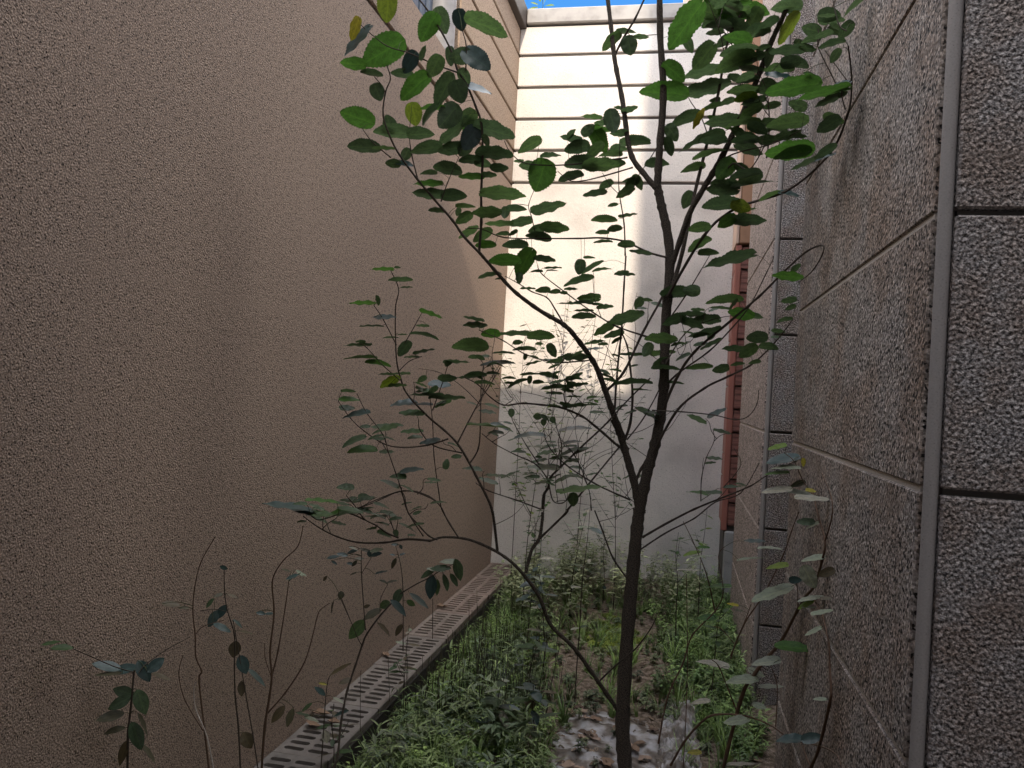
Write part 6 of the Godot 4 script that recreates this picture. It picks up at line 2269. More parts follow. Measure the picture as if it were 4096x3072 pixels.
	lf("d",-365,1282,-3243,56,29,-18,-33,87,35,46)
	lf("Y",308,2528,-2438,45,-15,11,35,90,-25,35)
	lf("d",-269,1563,-3267,63,-9,-13,9,97,-23,47)
	lf("g",297,2680,-3144,61,15,4,-12,69,-72,45)
	lf("b",-508,1625,-3209,-61,14,12,27,92,29,45)
	lf("d",140,1620,-3042,-58,-14,9,-27,62,-74,43)
	lf("b",-1020,952,-2822,50,-18,-19,38,91,15,40)
	lf("d",-833,1079,-2852,55,9,-11,-14,98,11,40)
	lf("g",-503,1284,-3234,-61,-13,15,-16,97,20,46)
	lf("d",-545,1169,-3112,-61,-4,5,-5,97,25,44)
	lf("d",122,3004,-3176,56,-18,-22,30,95,-3,45)
	lf("g",-128,1184,-3382,59,32,1,-47,87,11,48)
	lf("d",58,3076,-3270,-59,24,10,23,78,-58,46)
	lf("y",-1124,1466,-2662,51,3,-9,-10,95,-29,37)
	lf("b",-1134,1407,-2680,43,2,-31,28,85,45,37)
	lf("d",-1068,2302,-2804,-46,1,30,-36,73,-58,39)
	lf("d",-954,1850,-2595,-48,-3,14,-15,95,-28,36)
	lf("d",-1004,1661,-2713,-51,-3,13,-8,100,-6,37)
	lf("d",-544,1221,-3259,-61,-16,-2,-25,94,25,45)
	lf("d",-944,2668,-2714,18,49,4,-92,35,-16,37)
	lf("d",-1022,1252,-2804,51,3,-18,5,96,28,39)
	lf("d",-411,1240,-3226,-61,13,-8,18,96,21,45)
	lf("d",71,1747,-3107,57,18,4,-27,92,-30,43)
	lf("g",144,1287,-3177,60,-1,11,-2,98,22,44)
	lf("d",-929,1598,-2728,-45,-4,27,-15,98,-13,37)
	lf("b",4,1666,-3225,-54,-30,-2,-46,80,39,44)
	lf("d",-676,1338,-3018,-58,1,7,5,96,27,41)
	lf("d",-956,1306,-2904,-48,-2,29,10,97,22,40)
	lf("b",-1094,1039,-2822,49,18,-15,-28,94,19,39)
	lf("b",-419,1291,-3207,-60,-7,12,-8,98,18,44)
	lf("Y",-405,1994,-3150,-8,-57,-9,-12,18,-98,45)
	lf("d",-401,1236,-3192,-58,-17,9,-25,95,16,44)
	lf("g",-103,1442,-3317,-62,7,11,16,96,24,45)
	lf("d",-722,2283,-2887,55,1,-4,-4,94,-33,39)
	lf("d",186,2378,-3137,56,-21,1,29,75,-59,42)
	lf("d",281,2509,-3076,51,19,19,-28,94,-21,41)
	lf("d",-1132,1005,-2662,42,-10,-26,26,97,2,36)
	lf("d",-587,1893,-3059,55,4,-18,-10,99,-7,41)
	lf("d",-593,1265,-3088,57,3,-10,-3,99,15,41)
	lf("d",-537,1892,-3082,-53,-4,21,-26,84,-48,41)
	lf("d",-1056,980,-2873,-45,12,26,24,97,-3,38)
	lf("d",358,2440,-2956,52,-10,15,24,96,-16,39)
	lf("d",-485,1661,-3084,31,-48,-6,31,31,-90,41)
	lf("d",326,2543,-2272,-42,1,0,3,100,8,30)
	lf("y",-416,2571,-3263,47,38,7,-11,32,-94,43)
	lf("d",-382,2639,-3393,-61,-5,16,-14,96,-26,45)
	lf("d",143,1162,-3136,-57,-6,-9,-13,96,24,41)
	lf("d",-352,2389,-3430,-55,-28,-16,-24,80,-56,45)
	lf("g",-670,1439,-2919,51,-10,-15,24,95,19,38)
	lf("d",-326,1712,-3185,-57,-3,12,-9,99,-14,42)
	lf("d",-304,2198,-3404,-61,-10,-9,-8,89,-45,45)
	lf("d",-560,1181,-3143,-57,-1,11,0,100,7,41)
	lf("d",-220,2922,-3221,59,-2,0,3,99,-11,42)
	lf("d",-1036,2347,-2850,-23,-44,2,-39,16,-91,39)
	lf("d",-246,1448,-3315,60,4,-9,-3,98,20,43)
	lf("g",-935,1858,-2650,41,5,-26,-30,90,-31,34)
	lf("d",-933,1129,-2785,45,-21,-12,41,91,-9,36)
	lf("Y",-136,1693,-3307,-27,-54,1,-6,2,-100,43)
	lf("Y",-1284,1060,-2660,-41,0,25,13,97,22,34)
	lf("d",154,2496,-3069,-51,21,4,30,81,-50,39)
	lf("d",-1006,1349,-2842,43,2,-28,9,97,22,36)
	lf("b",-650,1349,-3108,52,-18,-8,34,93,11,40)
	lf("d",-1278,1019,-2775,-46,14,10,31,95,8,35)
	lf("g",-1149,1072,-2754,-42,12,22,27,96,0,35)
	lf("g",-826,1169,-2764,49,-5,-5,12,97,22,35)
	lf("g",123,3077,-3396,58,-16,1,25,93,-28,43)
	lf("g",377,2567,-2422,39,-17,-1,34,82,-46,30)
	lf("d",73,3012,-3168,-50,-26,1,-43,83,-36,40)
	lf("d",327,1786,-2826,-47,-10,-11,-11,93,-35,35)
	lf("g",323,1836,-2712,-46,-9,-9,-6,83,-56,34)
	lf("d",116,2635,-3152,-52,-15,-11,-19,91,-36,39)
	lf("b",-382,1089,-3159,3,-52,-2,13,-3,99,42)
	lf("d",122,1154,-3203,-54,-11,3,-20,98,6,40)
	lf("d",-982,1307,-2710,45,-11,-9,25,97,5,33)
	lf("b",-782,1629,-3166,-55,-2,1,-4,94,34,39)
	lf("d",-891,1707,-2714,-46,-2,7,-8,97,-23,33)
	lf("d",347,2410,-2212,-19,-28,-17,-29,63,-72,27)
	lf("y",-728,2391,-2832,25,-40,-8,50,46,-74,34)
	lf("d",-428,1512,-3121,-52,7,5,8,92,-39,38)
	lf("b",-1059,1324,-2789,-44,-14,9,-22,92,32,33)
	lf("b",72,1716,-3165,52,12,1,-21,88,43,38)
	lf("d",-716,2114,-3119,-47,-5,22,-22,94,-25,37)
	lf("d",214,2511,-3053,-51,-1,6,-5,98,-21,36)
	lf("d",-653,1549,-3112,48,6,-21,-20,96,-21,37)
	lf("d",-321,1181,-3307,53,14,-6,-23,96,14,39)
	lf("d",-581,1975,-3154,-50,-4,17,-13,98,-15,37)
	lf("d",232,2788,-3039,48,16,-2,-31,91,-28,36)
	lf("d",-436,1912,-3172,52,3,-9,-8,98,-19,37)
	lf("d",-473,1238,-3241,-53,-3,8,0,94,33,38)
	lf("d",14,1751,-3073,-50,7,2,13,99,-9,36)
	lf("b",-986,1009,-2836,44,10,-12,-14,94,30,33)
	lf("d",-397,1490,-3148,51,3,-6,-8,98,-19,37)
	lf("b",-103,1880,-3346,53,-14,0,22,85,47,39)
	lf("b",-704,1562,-3059,47,3,-17,7,92,38,36)
	lf("d",-335,2145,-3220,-53,-1,1,-2,95,-30,38)
	lf("d",-484,1450,-3174,-52,4,2,8,97,-22,37)
	lf("d",-1088,1000,-2900,-40,-10,23,-18,98,10,34)
	lf("d",-378,1655,-3038,41,24,-13,-54,82,-19,35)
	lf("g",-682,1594,-3069,47,-14,-9,25,95,-19,35)
	lf("y",-185,1890,-3409,-25,-48,-9,-25,30,-92,39)
	lf("d",371,2551,-2362,33,-19,1,49,86,-10,27)
	lf("d",175,2457,-3065,-46,-14,-13,-24,95,-22,35)
	lf("b",-478,1540,-3177,-48,18,0,35,92,17,36)
	lf("Y",58,1872,-3402,54,1,4,-1,98,-22,39)
	lf("b",-497,1305,-3201,-50,0,9,2,99,10,36)
	lf("d",-481,1572,-3141,-42,-25,9,-54,83,-16,35)
	lf("d",-252,1664,-3388,51,-16,-1,29,94,-19,38)
	lf("d",-19,1716,-3223,-49,-13,-7,-23,95,-21,36)
	lf("y",173,1854,-3038,-28,-39,3,-76,53,-37,34)
	lf("d",198,1640,-3040,-48,-7,1,-14,94,-32,34)
	lf("d",220,2640,-3049,-41,-16,-19,-12,87,-49,34)
	lf("b",-459,1540,-3023,-46,-13,-2,-27,90,34,34)
	lf("d",-853,1153,-2819,42,1,-14,1,100,9,31)
	lf("y",326,1758,-2955,46,-6,-4,9,92,-38,33)
	lf("d",-409,1539,-3103,-44,20,-4,41,84,-35,34)
	lf("b",-1148,1116,-2745,-40,-2,14,8,94,34,30)
	lf("d",-799,1288,-2890,38,-13,-20,34,94,5,32)
	lf("g",-573,1638,-3134,-43,10,20,12,96,-23,35)
	lf("b",-1117,1041,-2653,35,13,-19,-17,93,31,29)
	lf("b",-1102,1080,-2808,38,9,-19,2,89,46,31)
	lf("b",207,1188,-3140,48,8,-5,-13,96,23,35)
	lf("d",-193,1438,-3330,-49,-16,-7,-33,92,22,37)
	lf("d",-701,2189,-3084,-6,-45,-3,-24,9,-97,36)
	lf("d",206,2594,-3070,-47,0,-4,4,88,-48,34)
	lf("g",-912,1502,-2814,38,-14,-16,21,93,-31,31)
	lf("d",-438,1554,-3171,44,21,-5,-44,89,-10,35)
	lf("d",-418,1165,-3284,-50,-5,-5,-11,98,14,36)
	lf("b",-947,1036,-2934,-41,-15,9,-31,94,11,32)
	lf("b",-781,1442,-3043,-42,14,12,35,93,10,33)
	lf("b",-227,1461,-3293,-48,-9,-9,-22,94,24,36)
	lf("b",-298,1595,-3277,47,-15,-2,30,89,35,35)
	lf("d",-1093,1087,-2785,39,1,-17,23,77,59,30)
	lf("d",-1037,1302,-2744,-39,-2,15,7,95,30,29)
	lf("d",-931,1832,-2650,34,4,-21,-14,99,-5,28)
	lf("d",-910,1398,-2811,40,2,-13,12,85,51,30)
	lf("d",-482,1164,-3119,-46,7,3,16,98,9,33)
	lf("d",125,3028,-3177,43,10,18,-19,97,-11,34)
	lf("g",-870,1485,-2814,-30,-23,19,-70,48,-53,30)
	lf("d",-361,1490,-3494,48,8,-16,-26,91,-31,36)
	lf("d",-463,1208,-3225,44,-11,-14,29,95,12,34)
	lf("d",-618,1927,-3023,3,-44,3,22,-5,-97,31)
	lf("b",-711,1598,-3054,39,22,2,-46,77,44,32)
	lf("b",124,1873,-3372,46,17,-2,-31,88,35,35)
	lf("d",-544,1539,-3169,43,3,-16,-23,84,-49,33)
	lf("d",-512,1980,-3161,44,3,-14,-8,100,-2,33)
	lf("d",-508,1901,-3187,-43,-4,17,-26,84,-48,33)
	lf("d",-473,2531,-3189,29,36,0,-69,54,-49,33)
	lf("g",26,3174,-3424,-46,-19,3,-38,91,-14,35)
	lf("d",-405,1539,-3141,45,2,-2,-7,84,-53,32)
	lf("y",-364,2027,-3117,45,1,2,-1,98,-20,32)
	lf("d",-325,1853,-3156,45,1,4,0,97,-25,32)
	lf("d",-305,2687,-3350,-46,4,14,4,99,-13,34)
	lf("g",-257,1605,-3274,-44,8,14,9,96,-27,33)
	lf("d",-475,1600,-3072,-41,-17,-3,-36,91,-20,31)
	lf("d",-259,2019,-3403,-49,-1,-3,-1,98,-22,34)
	lf("d",-267,1731,-3387,-41,-25,-6,-45,82,-36,34)
	lf("d",387,2510,-2274,24,17,14,-26,80,-54,23)
	lf("d",-396,1208,-3244,-46,4,3,9,96,28,32)
	lf("d",233,1187,-3179,44,8,-1,-17,98,10,32)
	lf("d",-645,1530,-3109,44,3,1,-5,94,-33,31)
	lf("d",-189,1173,-3374,-42,-21,-6,-46,88,14,34)
	lf("d",-770,1548,-3059,-37,18,11,28,85,-45,30)
	lf("d",-471,1154,-3098,-40,16,-4,35,93,13,30)
	lf("d",250,1647,-2957,-40,-9,-4,-14,84,-52,29)
	lf("Y",366,1973,-2898,22,30,15,-39,63,-68,28)
	lf("d",-676,1333,-3114,39,-12,-11,32,94,10,30)
	lf("g",-659,1157,-3189,42,-10,-2,25,97,6,30)
	lf("d",-871,1439,-2927,-36,-12,10,-18,90,41,28)
	lf("d",-1078,966,-2827,-36,-9,8,-18,96,23,27)
	lf("b",248,1193,-3208,42,-5,-5,14,98,11,30)
	lf("d",76,2740,-3426,-44,-8,3,-19,92,-35,32)
	lf("g",-949,1068,-2840,32,11,-16,-24,96,16,26)
	lf("y",-1074,1637,-2611,-30,-2,16,-22,94,-28,24)
	lf("d",-1084,1344,-2722,-33,-2,12,12,87,48,25)
	lf("y",-1010,1777,-2590,3,-31,-13,46,39,-80,24)
	lf("d",-327,1279,-3170,38,14,-7,-31,94,16,29)
	lf("Y",105,1751,-3164,-18,-37,-4,-10,15,-98,29)
	lf("d",-941,1672,-2668,30,3,-17,-14,98,-11,24)
	lf("y",-945,1523,-2915,-31,-20,6,-46,49,-74,26)
	lf("y",-800,1587,-2771,25,19,-16,-67,35,-66,25)
	lf("g",-813,1222,-2851,4,36,-3,1,7,100,26)
	lf("g",349,1831,-2861,-33,-14,-5,-21,74,-64,26)
	lf("g",-786,1248,-2875,-36,-2,5,2,81,58,26)
	lf("d",-809,1624,-3129,-40,-2,1,-6,80,-59,28)
	lf("d",-772,1622,-3109,37,-11,-8,9,75,-65,28)
	lf("d",-694,1923,-3028,-38,-2,6,-6,100,-7,27)
	lf("d",-679,2416,-3172,-37,-4,14,-19,95,-24,28)
	lf("d",-666,2112,-3088,-32,-21,6,-56,72,-40,27)
	lf("d",130,1272,-3151,39,7,5,-20,95,25,28)
	lf("d",-622,1688,-3096,35,3,-16,-33,70,-63,27)
	lf("d",-511,1400,-3167,33,-18,-13,56,65,52,28)
	lf("d",-1252,1037,-2743,28,0,-18,11,98,17,24)
	lf("d",-319,2306,-3439,-42,-8,0,-18,93,-32,30)
	lf("d",-301,1699,-3149,-39,-2,-2,-1,91,-41,27)
	lf("d",-368,1866,-3123,-37,-1,10,-6,98,-16,27)
	lf("d",-143,1894,-3301,40,1,6,4,91,-42,28)
	lf("g",-691,1330,-3056,-35,12,5,34,92,21,26)
	lf("g",-420,1250,-3205,38,0,-3,2,98,19,27)
	lf("b",-169,1860,-3298,-39,1,-1,0,89,46,28)
	lf("g",9,1714,-3139,-32,-18,6,-50,85,-16,26)
	lf("b",315,1735,-2911,34,1,6,-10,89,45,24)
	lf("Y",351,2797,-3027,33,-11,-6,8,64,-76,25)
	lf("d",-653,1371,-3143,35,-6,-8,22,94,27,25)
	lf("d",392,2356,-2332,21,10,13,-5,84,-54,19)
	lf("d",-1301,989,-2718,-26,0,16,8,99,13,22)
	lf("o",-628,1413,-3071,2,-32,2,20,8,98,26)
	lf("d",-334,1470,-3106,33,2,-9,-12,98,-17,24)
	lf("Y",-551,1403,-3204,-33,-2,-1,-2,2,100,27)
	lf("d",-187,1631,-3381,35,11,-9,-34,91,-25,26)
	lf("b",-927,1028,-2900,28,12,-10,-18,83,54,22)
	lf("y",-852,2160,-2951,-11,-28,-7,-23,31,-92,23)
	lf("d",-586,1546,-3192,-4,-33,1,-59,4,-81,23)
	lf("d",-553,1692,-3191,32,2,-9,-18,88,-43,23)
	lf("d",-472,1898,-3192,-33,-1,-2,1,85,-53,23)
	lf("y",306,2440,-2397,24,0,-2,-1,100,-9,17)
	lf("b",-1133,1081,-2778,26,1,-9,7,95,30,20)
	lf("g",-949,939,-2917,26,0,-12,9,97,24,20)
	lf("Y",-518,1381,-3178,2,-26,1,16,6,99,24)
	lf("b",-480,1393,-3172,15,-22,1,10,10,99,24)
	lf("b",-986,955,-2844,15,-19,4,20,34,92,20)
	lf("d",-601,1635,-3149,-4,-25,-6,-41,28,-87,18)
	lf("d",-524,1246,-3152,25,1,-8,11,86,49,18)
	lf("y",-947,1891,-2592,19,1,-6,-19,90,-39,14)


func shrub_parts() -> void:
	br("w",5.0,2.0,[420,449,-2481,420,490,-2439,420,583,-2339,420,745,-2226,420,784,-2216,420,832,-2251,420,884,-2278,420,930,-2399,420,937,-2532])
	br("w",7.5,2.2,[223,164,-3050,269,479,-2961,308,580,-2929,343,644,-2907,382,714,-2883,420,827,-2841,420,917,-2673,420,975,-2545,420,1068,-2441,420,1130,-2411,420,1192,-2560,420,1249,-2665])
	br("w",2.0,1.4,[420,831,-2825,414,911,-2827,402,932,-2820])
	br("w",2.2,1.2,[420,1130,-2411,420,1210,-2329,420,1261,-2355,420,1310,-2517])
	br("w",3.0,1.4,[225,622,-2950,261,751,-2906,312,861,-2864,359,1000,-2812,379,1094,-2777,395,1164,-2750])
	br("w",2.8,1.4,[225,612,-2950,237,671,-2936,262,754,-2916,278,818,-2900])
	br("w",5.0,2.2,[44,127,-3150,83,239,-3088,132,337,-3029,181,397,-2983,278,436,-2907,352,441,-2841,391,432,-2800])
	br("w",2.0,1.2,[373,435,-2850,371,568,-2850,348,632,-2850])
	br("w",3.0,1.5,[420,486,-2437,420,481,-2520,420,483,-2613,420,477,-2675])
	br("w",2.0,1.5,[420,476,-2642,420,605,-2297,420,665,-2099,420,654,-2040])
	br("w",3.0,1.4,[266,399,-3000,222,500,-2976,186,578,-2957,163,599,-2950])
	br("w",3.5,1.2,[-6,222,-3100,18,404,-3078,66,541,-3061,93,649,-3047,164,745,-3032,192,822,-3022,168,950,-3005,187,989,-3000])
	br("w",2.5,1.2,[170,741,-3050,130,881,-3030,74,1001,-3011,38,1066,-3000])
	br("w",2.0,1.2,[88,150,-3100,88,349,-3100,81,576,-3100,61,859,-3100])
	br("w",1.8,1.0,[233,666,-2950,189,709,-2950,162,717,-2950])
	br("w",1.8,1.0,[420,1228,-2600,397,1267,-2700,366,1328,-2700,337,1351,-2700])
	pt(337,1351,-2700,331,1380,-2652)
	pt(363,1330,-2700,380,1342,-2724)
	pt(376,1307,-2700,379,1309,-2685)
	pt(397,1267,-2700,355,1243,-2666)
	pt(368,1324,-2700,391,1340,-2684)
	pt(406,1251,-2658,385,1255,-2566)
	pt(397,1267,-2700,349,1232,-2714)
	pt(376,1309,-2700,347,1292,-2689)
	pt(420,1174,-2518,406,1166,-2522)
	pt(420,1170,-2507,418,1167,-2512)
	pt(187,989,-3000,251,1026,-2929)
	pt(360,1007,-2809,294,1012,-2893)
	pt(182,978,-3002,234,956,-2946)
	pt(354,987,-2817,374,985,-2785)
	pt(420,1025,-2489,378,1039,-2486)
	pt(402,932,-2820,382,939,-2777)
	pt(410,917,-2825,393,907,-2820)
	pt(420,936,-2522,435,957,-2486)
	pt(420,937,-2526,408,941,-2488)
	pt(420,910,-2345,416,898,-2375)
	pt(190,568,-2959,218,566,-2999)
	pt(348,632,-2850,376,648,-2876)
	pt(307,579,-2930,287,584,-2941)
	pt(299,558,-2936,311,562,-2912)
	pt(294,544,-2941,327,523,-2955)
	pt(181,397,-2983,162,441,-2991)
	pt(420,755,-2223,411,754,-2227)
	pt(292,437,-2894,301,491,-2874)
	pt(287,437,-2899,287,432,-2893)
	pt(420,479,-2653,426,490,-2635)
	pt(88,204,-3100,147,219,-3077)
	pt(229,209,-3037,242,219,-3010)
	pt(189,839,-3020,213,845,-3017)
	pt(156,735,-3034,171,724,-3043)
	pt(273,798,-2905,234,814,-2881)
	pt(95,956,-3018,101,955,-3036)
	pt(100,946,-3019,78,943,-2988)
	pt(61,859,-3100,32,859,-3143)
	pt(89,969,-3016,98,974,-3023)
	pt(270,784,-2908,254,786,-2922)
	lf("p",331,878,-2813,-124,-58,13,-39,89,24,75)
	lf("g",400,736,-2728,106,3,-1,-2,96,29,58)
	lf("p",400,1235,-2501,96,0,9,-2,97,24,53)
	lf("p",162,568,-3004,-112,3,-11,2,99,11,62)
	lf("p",259,554,-2903,-105,-17,18,-12,97,22,59)
	lf("b",331,1329,-2721,-98,-25,6,-19,87,45,55)
	lf("p",396,1227,-2711,94,-9,5,8,98,20,52)
	lf("p",282,964,-2952,96,17,-13,-18,98,-5,54)
	lf("p",291,229,-3003,97,20,13,-18,97,-16,54)
	lf("p",312,1234,-2677,-85,-17,-20,-26,91,32,48)
	lf("p",330,635,-2872,-91,-25,9,-23,92,31,52)
	lf("p",338,1305,-2692,-82,-7,-15,-13,96,23,46)
	lf("b",386,483,-2629,-79,-14,12,-12,95,27,44)
	lf("p",396,1010,-2485,36,-57,1,-3,0,100,44)
	lf("g",170,839,-3025,-87,-13,-16,-16,98,11,49)
	lf("p",247,422,-2887,-81,-21,13,-18,92,35,46)
	lf("p",369,530,-2953,85,12,4,-15,99,1,47)
	lf("p",400,948,-2488,-70,-19,-3,-26,96,9,39)
	lf("p",119,948,-2991,82,12,-5,-14,99,-4,45)
	lf("g",311,1286,-2688,-73,-12,2,-15,97,20,40)
	lf("p",333,1014,-2898,78,5,-11,-6,100,3,43)
	lf("p",392,1072,-2437,-62,-20,-9,-32,90,28,36)
	lf("p",72,863,-3141,81,9,4,-11,99,-5,44)
	lf("Y",340,975,-2788,-67,-20,-5,-30,90,33,38)
	lf("p",400,967,-2264,54,17,2,-30,95,13,31)
	lf("b",285,1029,-2932,69,5,-6,-6,98,18,37)
	lf("b",400,615,-2322,51,17,0,-17,52,83,29)
	lf("g",139,719,-3047,-65,-10,-9,-19,86,47,36)
	lf("p",131,432,-2997,-62,-18,-12,-31,93,20,35)
	lf("Y",304,1371,-2650,-54,-19,5,-26,85,45,31)
	lf("p",395,884,-2379,-41,-28,-7,-57,80,17,27)
	lf("Y",72,947,-3035,-58,-16,3,-24,94,25,33)
	lf("p",314,575,-2940,54,-19,2,25,79,56,31)
	lf("d",381,1164,-2523,-49,-5,-2,-9,65,75,26)
	lf("o",400,1071,-2261,-39,-19,3,-5,24,97,24)
	lf("Y",389,928,-2492,-40,-27,-7,-57,75,34,26)
	lf("o",380,1256,-2705,-41,-17,-16,-49,63,60,26)
	lf("p",400,1155,-2516,-36,-23,-8,-56,81,18,24)
	lf("y",123,217,-3075,-48,-5,4,-6,91,41,26)
	lf("p",322,489,-2866,42,-5,15,-11,81,58,24)
	lf("p",400,925,-2481,38,5,2,-12,99,1,21)
	lf("b",400,942,-2772,36,6,10,-30,17,94,24)
	lf("p",395,752,-2227,-32,-4,0,-12,96,25,17)
	lf("g",119,975,-3026,41,3,-6,-2,95,31,23)
	lf("o",400,1011,-2232,28,5,10,-29,89,36,16)
	lf("y",215,816,-2881,-37,3,2,9,95,31,20)
	lf("y",400,1253,-2564,29,-3,5,-4,77,63,16)
	lf("o",241,786,-2927,-27,0,-9,-10,96,25,15)
	lf("y",391,1327,-2682,1,-26,3,-15,10,98,14)


func wall_plant_whorled() -> void:
	br("b",3.5,2.0,[-1411,374,-1980,-1418,507,-1980,-1414,587,-1980,-1412,663,-1980,-1410,682,-1980])
	br("b",1.6,0.8,[-1411,676,-1980,-1447,699,-1945,-1489,737,-1899,-1505,778,-1837])
	br("b",1.6,0.8,[-1396,677,-1980,-1392,693,-1999,-1363,723,-2050,-1325,748,-2100])
	pt(-1437,693,-1954,-1451,680,-1981)
	pt(-1410,682,-1980,-1419,681,-2006)
	pt(-1393,690,-1996,-1416,702,-1998)
	pt(-1393,689,-1994,-1360,688,-1964)
	pt(-1433,690,-1958,-1431,677,-1959)
	pt(-1393,690,-1995,-1367,672,-1998)
	pt(-1413,616,-1980,-1424,605,-2005)
	pt(-1413,628,-1980,-1396,635,-1973)
	pt(-1413,607,-1980,-1424,606,-1992)
	pt(-1415,562,-1980,-1437,560,-1987)
	pt(-1417,522,-1980,-1437,517,-1993)
	pt(-1415,567,-1980,-1382,578,-1964)
	pt(-1502,771,-1848,-1471,784,-1817)
	pt(-1505,778,-1837,-1473,812,-1775)
	pt(-1417,483,-1980,-1391,482,-1993)
	pt(-1417,486,-1980,-1423,488,-1989)
	lf("d",-1393,505,-1982,40,-71,4,68,42,60,40)
	lf("d",-1378,603,-1972,35,-63,3,54,34,77,41)
	lf("b",-1483,689,-1962,-65,18,38,43,84,33,38)
	lf("o",-1464,675,-1944,-65,-5,31,-5,100,5,35)
	lf("o",-1463,555,-1963,-52,-10,49,28,84,47,36)
	lf("b",-1452,675,-1991,-66,-12,30,12,79,60,36)
	lf("o",-1364,458,-1995,54,-49,-3,64,72,-28,36)
	lf("b",-1392,678,-1994,47,-50,8,40,49,77,38)
	lf("o",-1427,456,-1978,-9,-64,22,-19,34,92,34)
	lf("o",-1366,548,-1967,32,-59,-6,82,48,-32,33)
	lf("d",-1444,592,-1972,-40,-28,40,54,34,77,33)
	lf("d",-1447,615,-1990,-47,20,29,59,32,74,33)
	lf("d",-1490,788,-1797,-37,7,39,37,91,18,27)
	lf("b",-1348,704,-1982,26,31,-36,58,37,73,33)
	lf("o",-1460,512,-1979,-46,-11,28,4,90,43,27)
	lf("o",-1348,660,-2013,38,-25,-32,47,87,-12,27)
	lf("d",-1490,810,-1759,-33,-4,31,3,99,16,22)


func wall_plant_bare() -> void:
	br("w",3.1,1.0,[-1325,281,-2250,-1344,408,-2242,-1368,571,-2231,-1360,605,-2228,-1380,646,-2225,-1384,711,-2221,-1393,781,-2216,-1390,852,-2212,-1371,934,-2206,-1325,1017,-2200])
	br("w",1.6,0.8,[-1351,423,-2240,-1406,513,-2223,-1423,594,-2209,-1408,655,-2200])
	br("w",1.2,0.8,[-1381,717,-2220,-1364,739,-2230,-1310,758,-2250])
	br("v",1.7,1.0,[-1304,298,-2240,-1333,413,-2232,-1370,489,-2226,-1379,549,-2222,-1372,574,-2220])
	pt(-1393,801,-2215,-1477,806,-2181)
	pt(-1393,792,-2215,-1445,788,-2220)
	lf("o",-1454,803,-2196,45,-8,-31,36,88,31,27)
	lf("o",-1431,788,-2226,28,0,-12,14,92,36,15)


func wall_plant_slender() -> void:
	br("b",2.8,1.1,[-1278,243,-2350,-1289,400,-2338,-1302,497,-2331,-1307,595,-2323,-1309,693,-2316,-1336,773,-2310,-1346,835,-2305,-1348,898,-2300])
	br("b",2.2,1.1,[-1220,247,-2360,-1244,378,-2349,-1267,484,-2341,-1296,628,-2329,-1319,739,-2320])
	br("b",1.1,0.8,[-1325,767,-2300,-1362,775,-2291,-1408,768,-2280])
	pt(-1338,784,-2309,-1340,785,-2314)
	pt(-1348,898,-2300,-1359,908,-2292)
	pt(-1344,822,-2306,-1354,819,-2313)
	pt(-1367,774,-2290,-1370,808,-2289)
	pt(-1373,773,-2288,-1361,735,-2277)
	pt(-1305,672,-2325,-1311,672,-2331)
	pt(-1296,626,-2329,-1299,627,-2336)
	pt(-1288,585,-2333,-1277,588,-2346)
	pt(-1280,548,-2336,-1293,544,-2346)
	pt(-1288,384,-2339,-1282,383,-2351)
	pt(-1343,819,-2306,-1324,827,-2286)
	pt(-1312,704,-2323,-1306,707,-2319)
	pt(-1319,739,-2320,-1311,748,-2302)
	lf("b",-1245,561,-2348,65,-52,-5,61,78,-15,41)
	lf("b",-1284,600,-2334,29,-55,3,47,30,83,40)
	lf("o",-1265,360,-2352,34,-47,-2,50,31,81,43)
	lf("o",-1312,647,-2327,-2,-51,9,47,14,87,40)
	lf("b",-1336,722,-2288,51,-27,-22,53,81,25,30)
	lf("b",-1367,747,-2285,-18,-50,21,47,19,86,30)
	lf("b",-1354,763,-2305,-29,-45,19,40,12,91,28)
	lf("o",-1282,701,-2333,48,-12,-28,17,98,-13,28)
	lf("o",-1289,522,-2342,8,-45,9,47,24,85,26)
	lf("b",-1297,734,-2310,27,-27,-16,69,72,-9,20)
	lf("d",-1380,794,-2283,-19,-29,11,-16,43,89,17)
	lf("o",-1309,820,-2294,29,-13,-17,47,88,10,17)
	lf("o",-1364,815,-2302,-20,-8,22,23,82,52,15)
	lf("b",-1349,903,-2299,19,-10,-15,66,14,74,14)


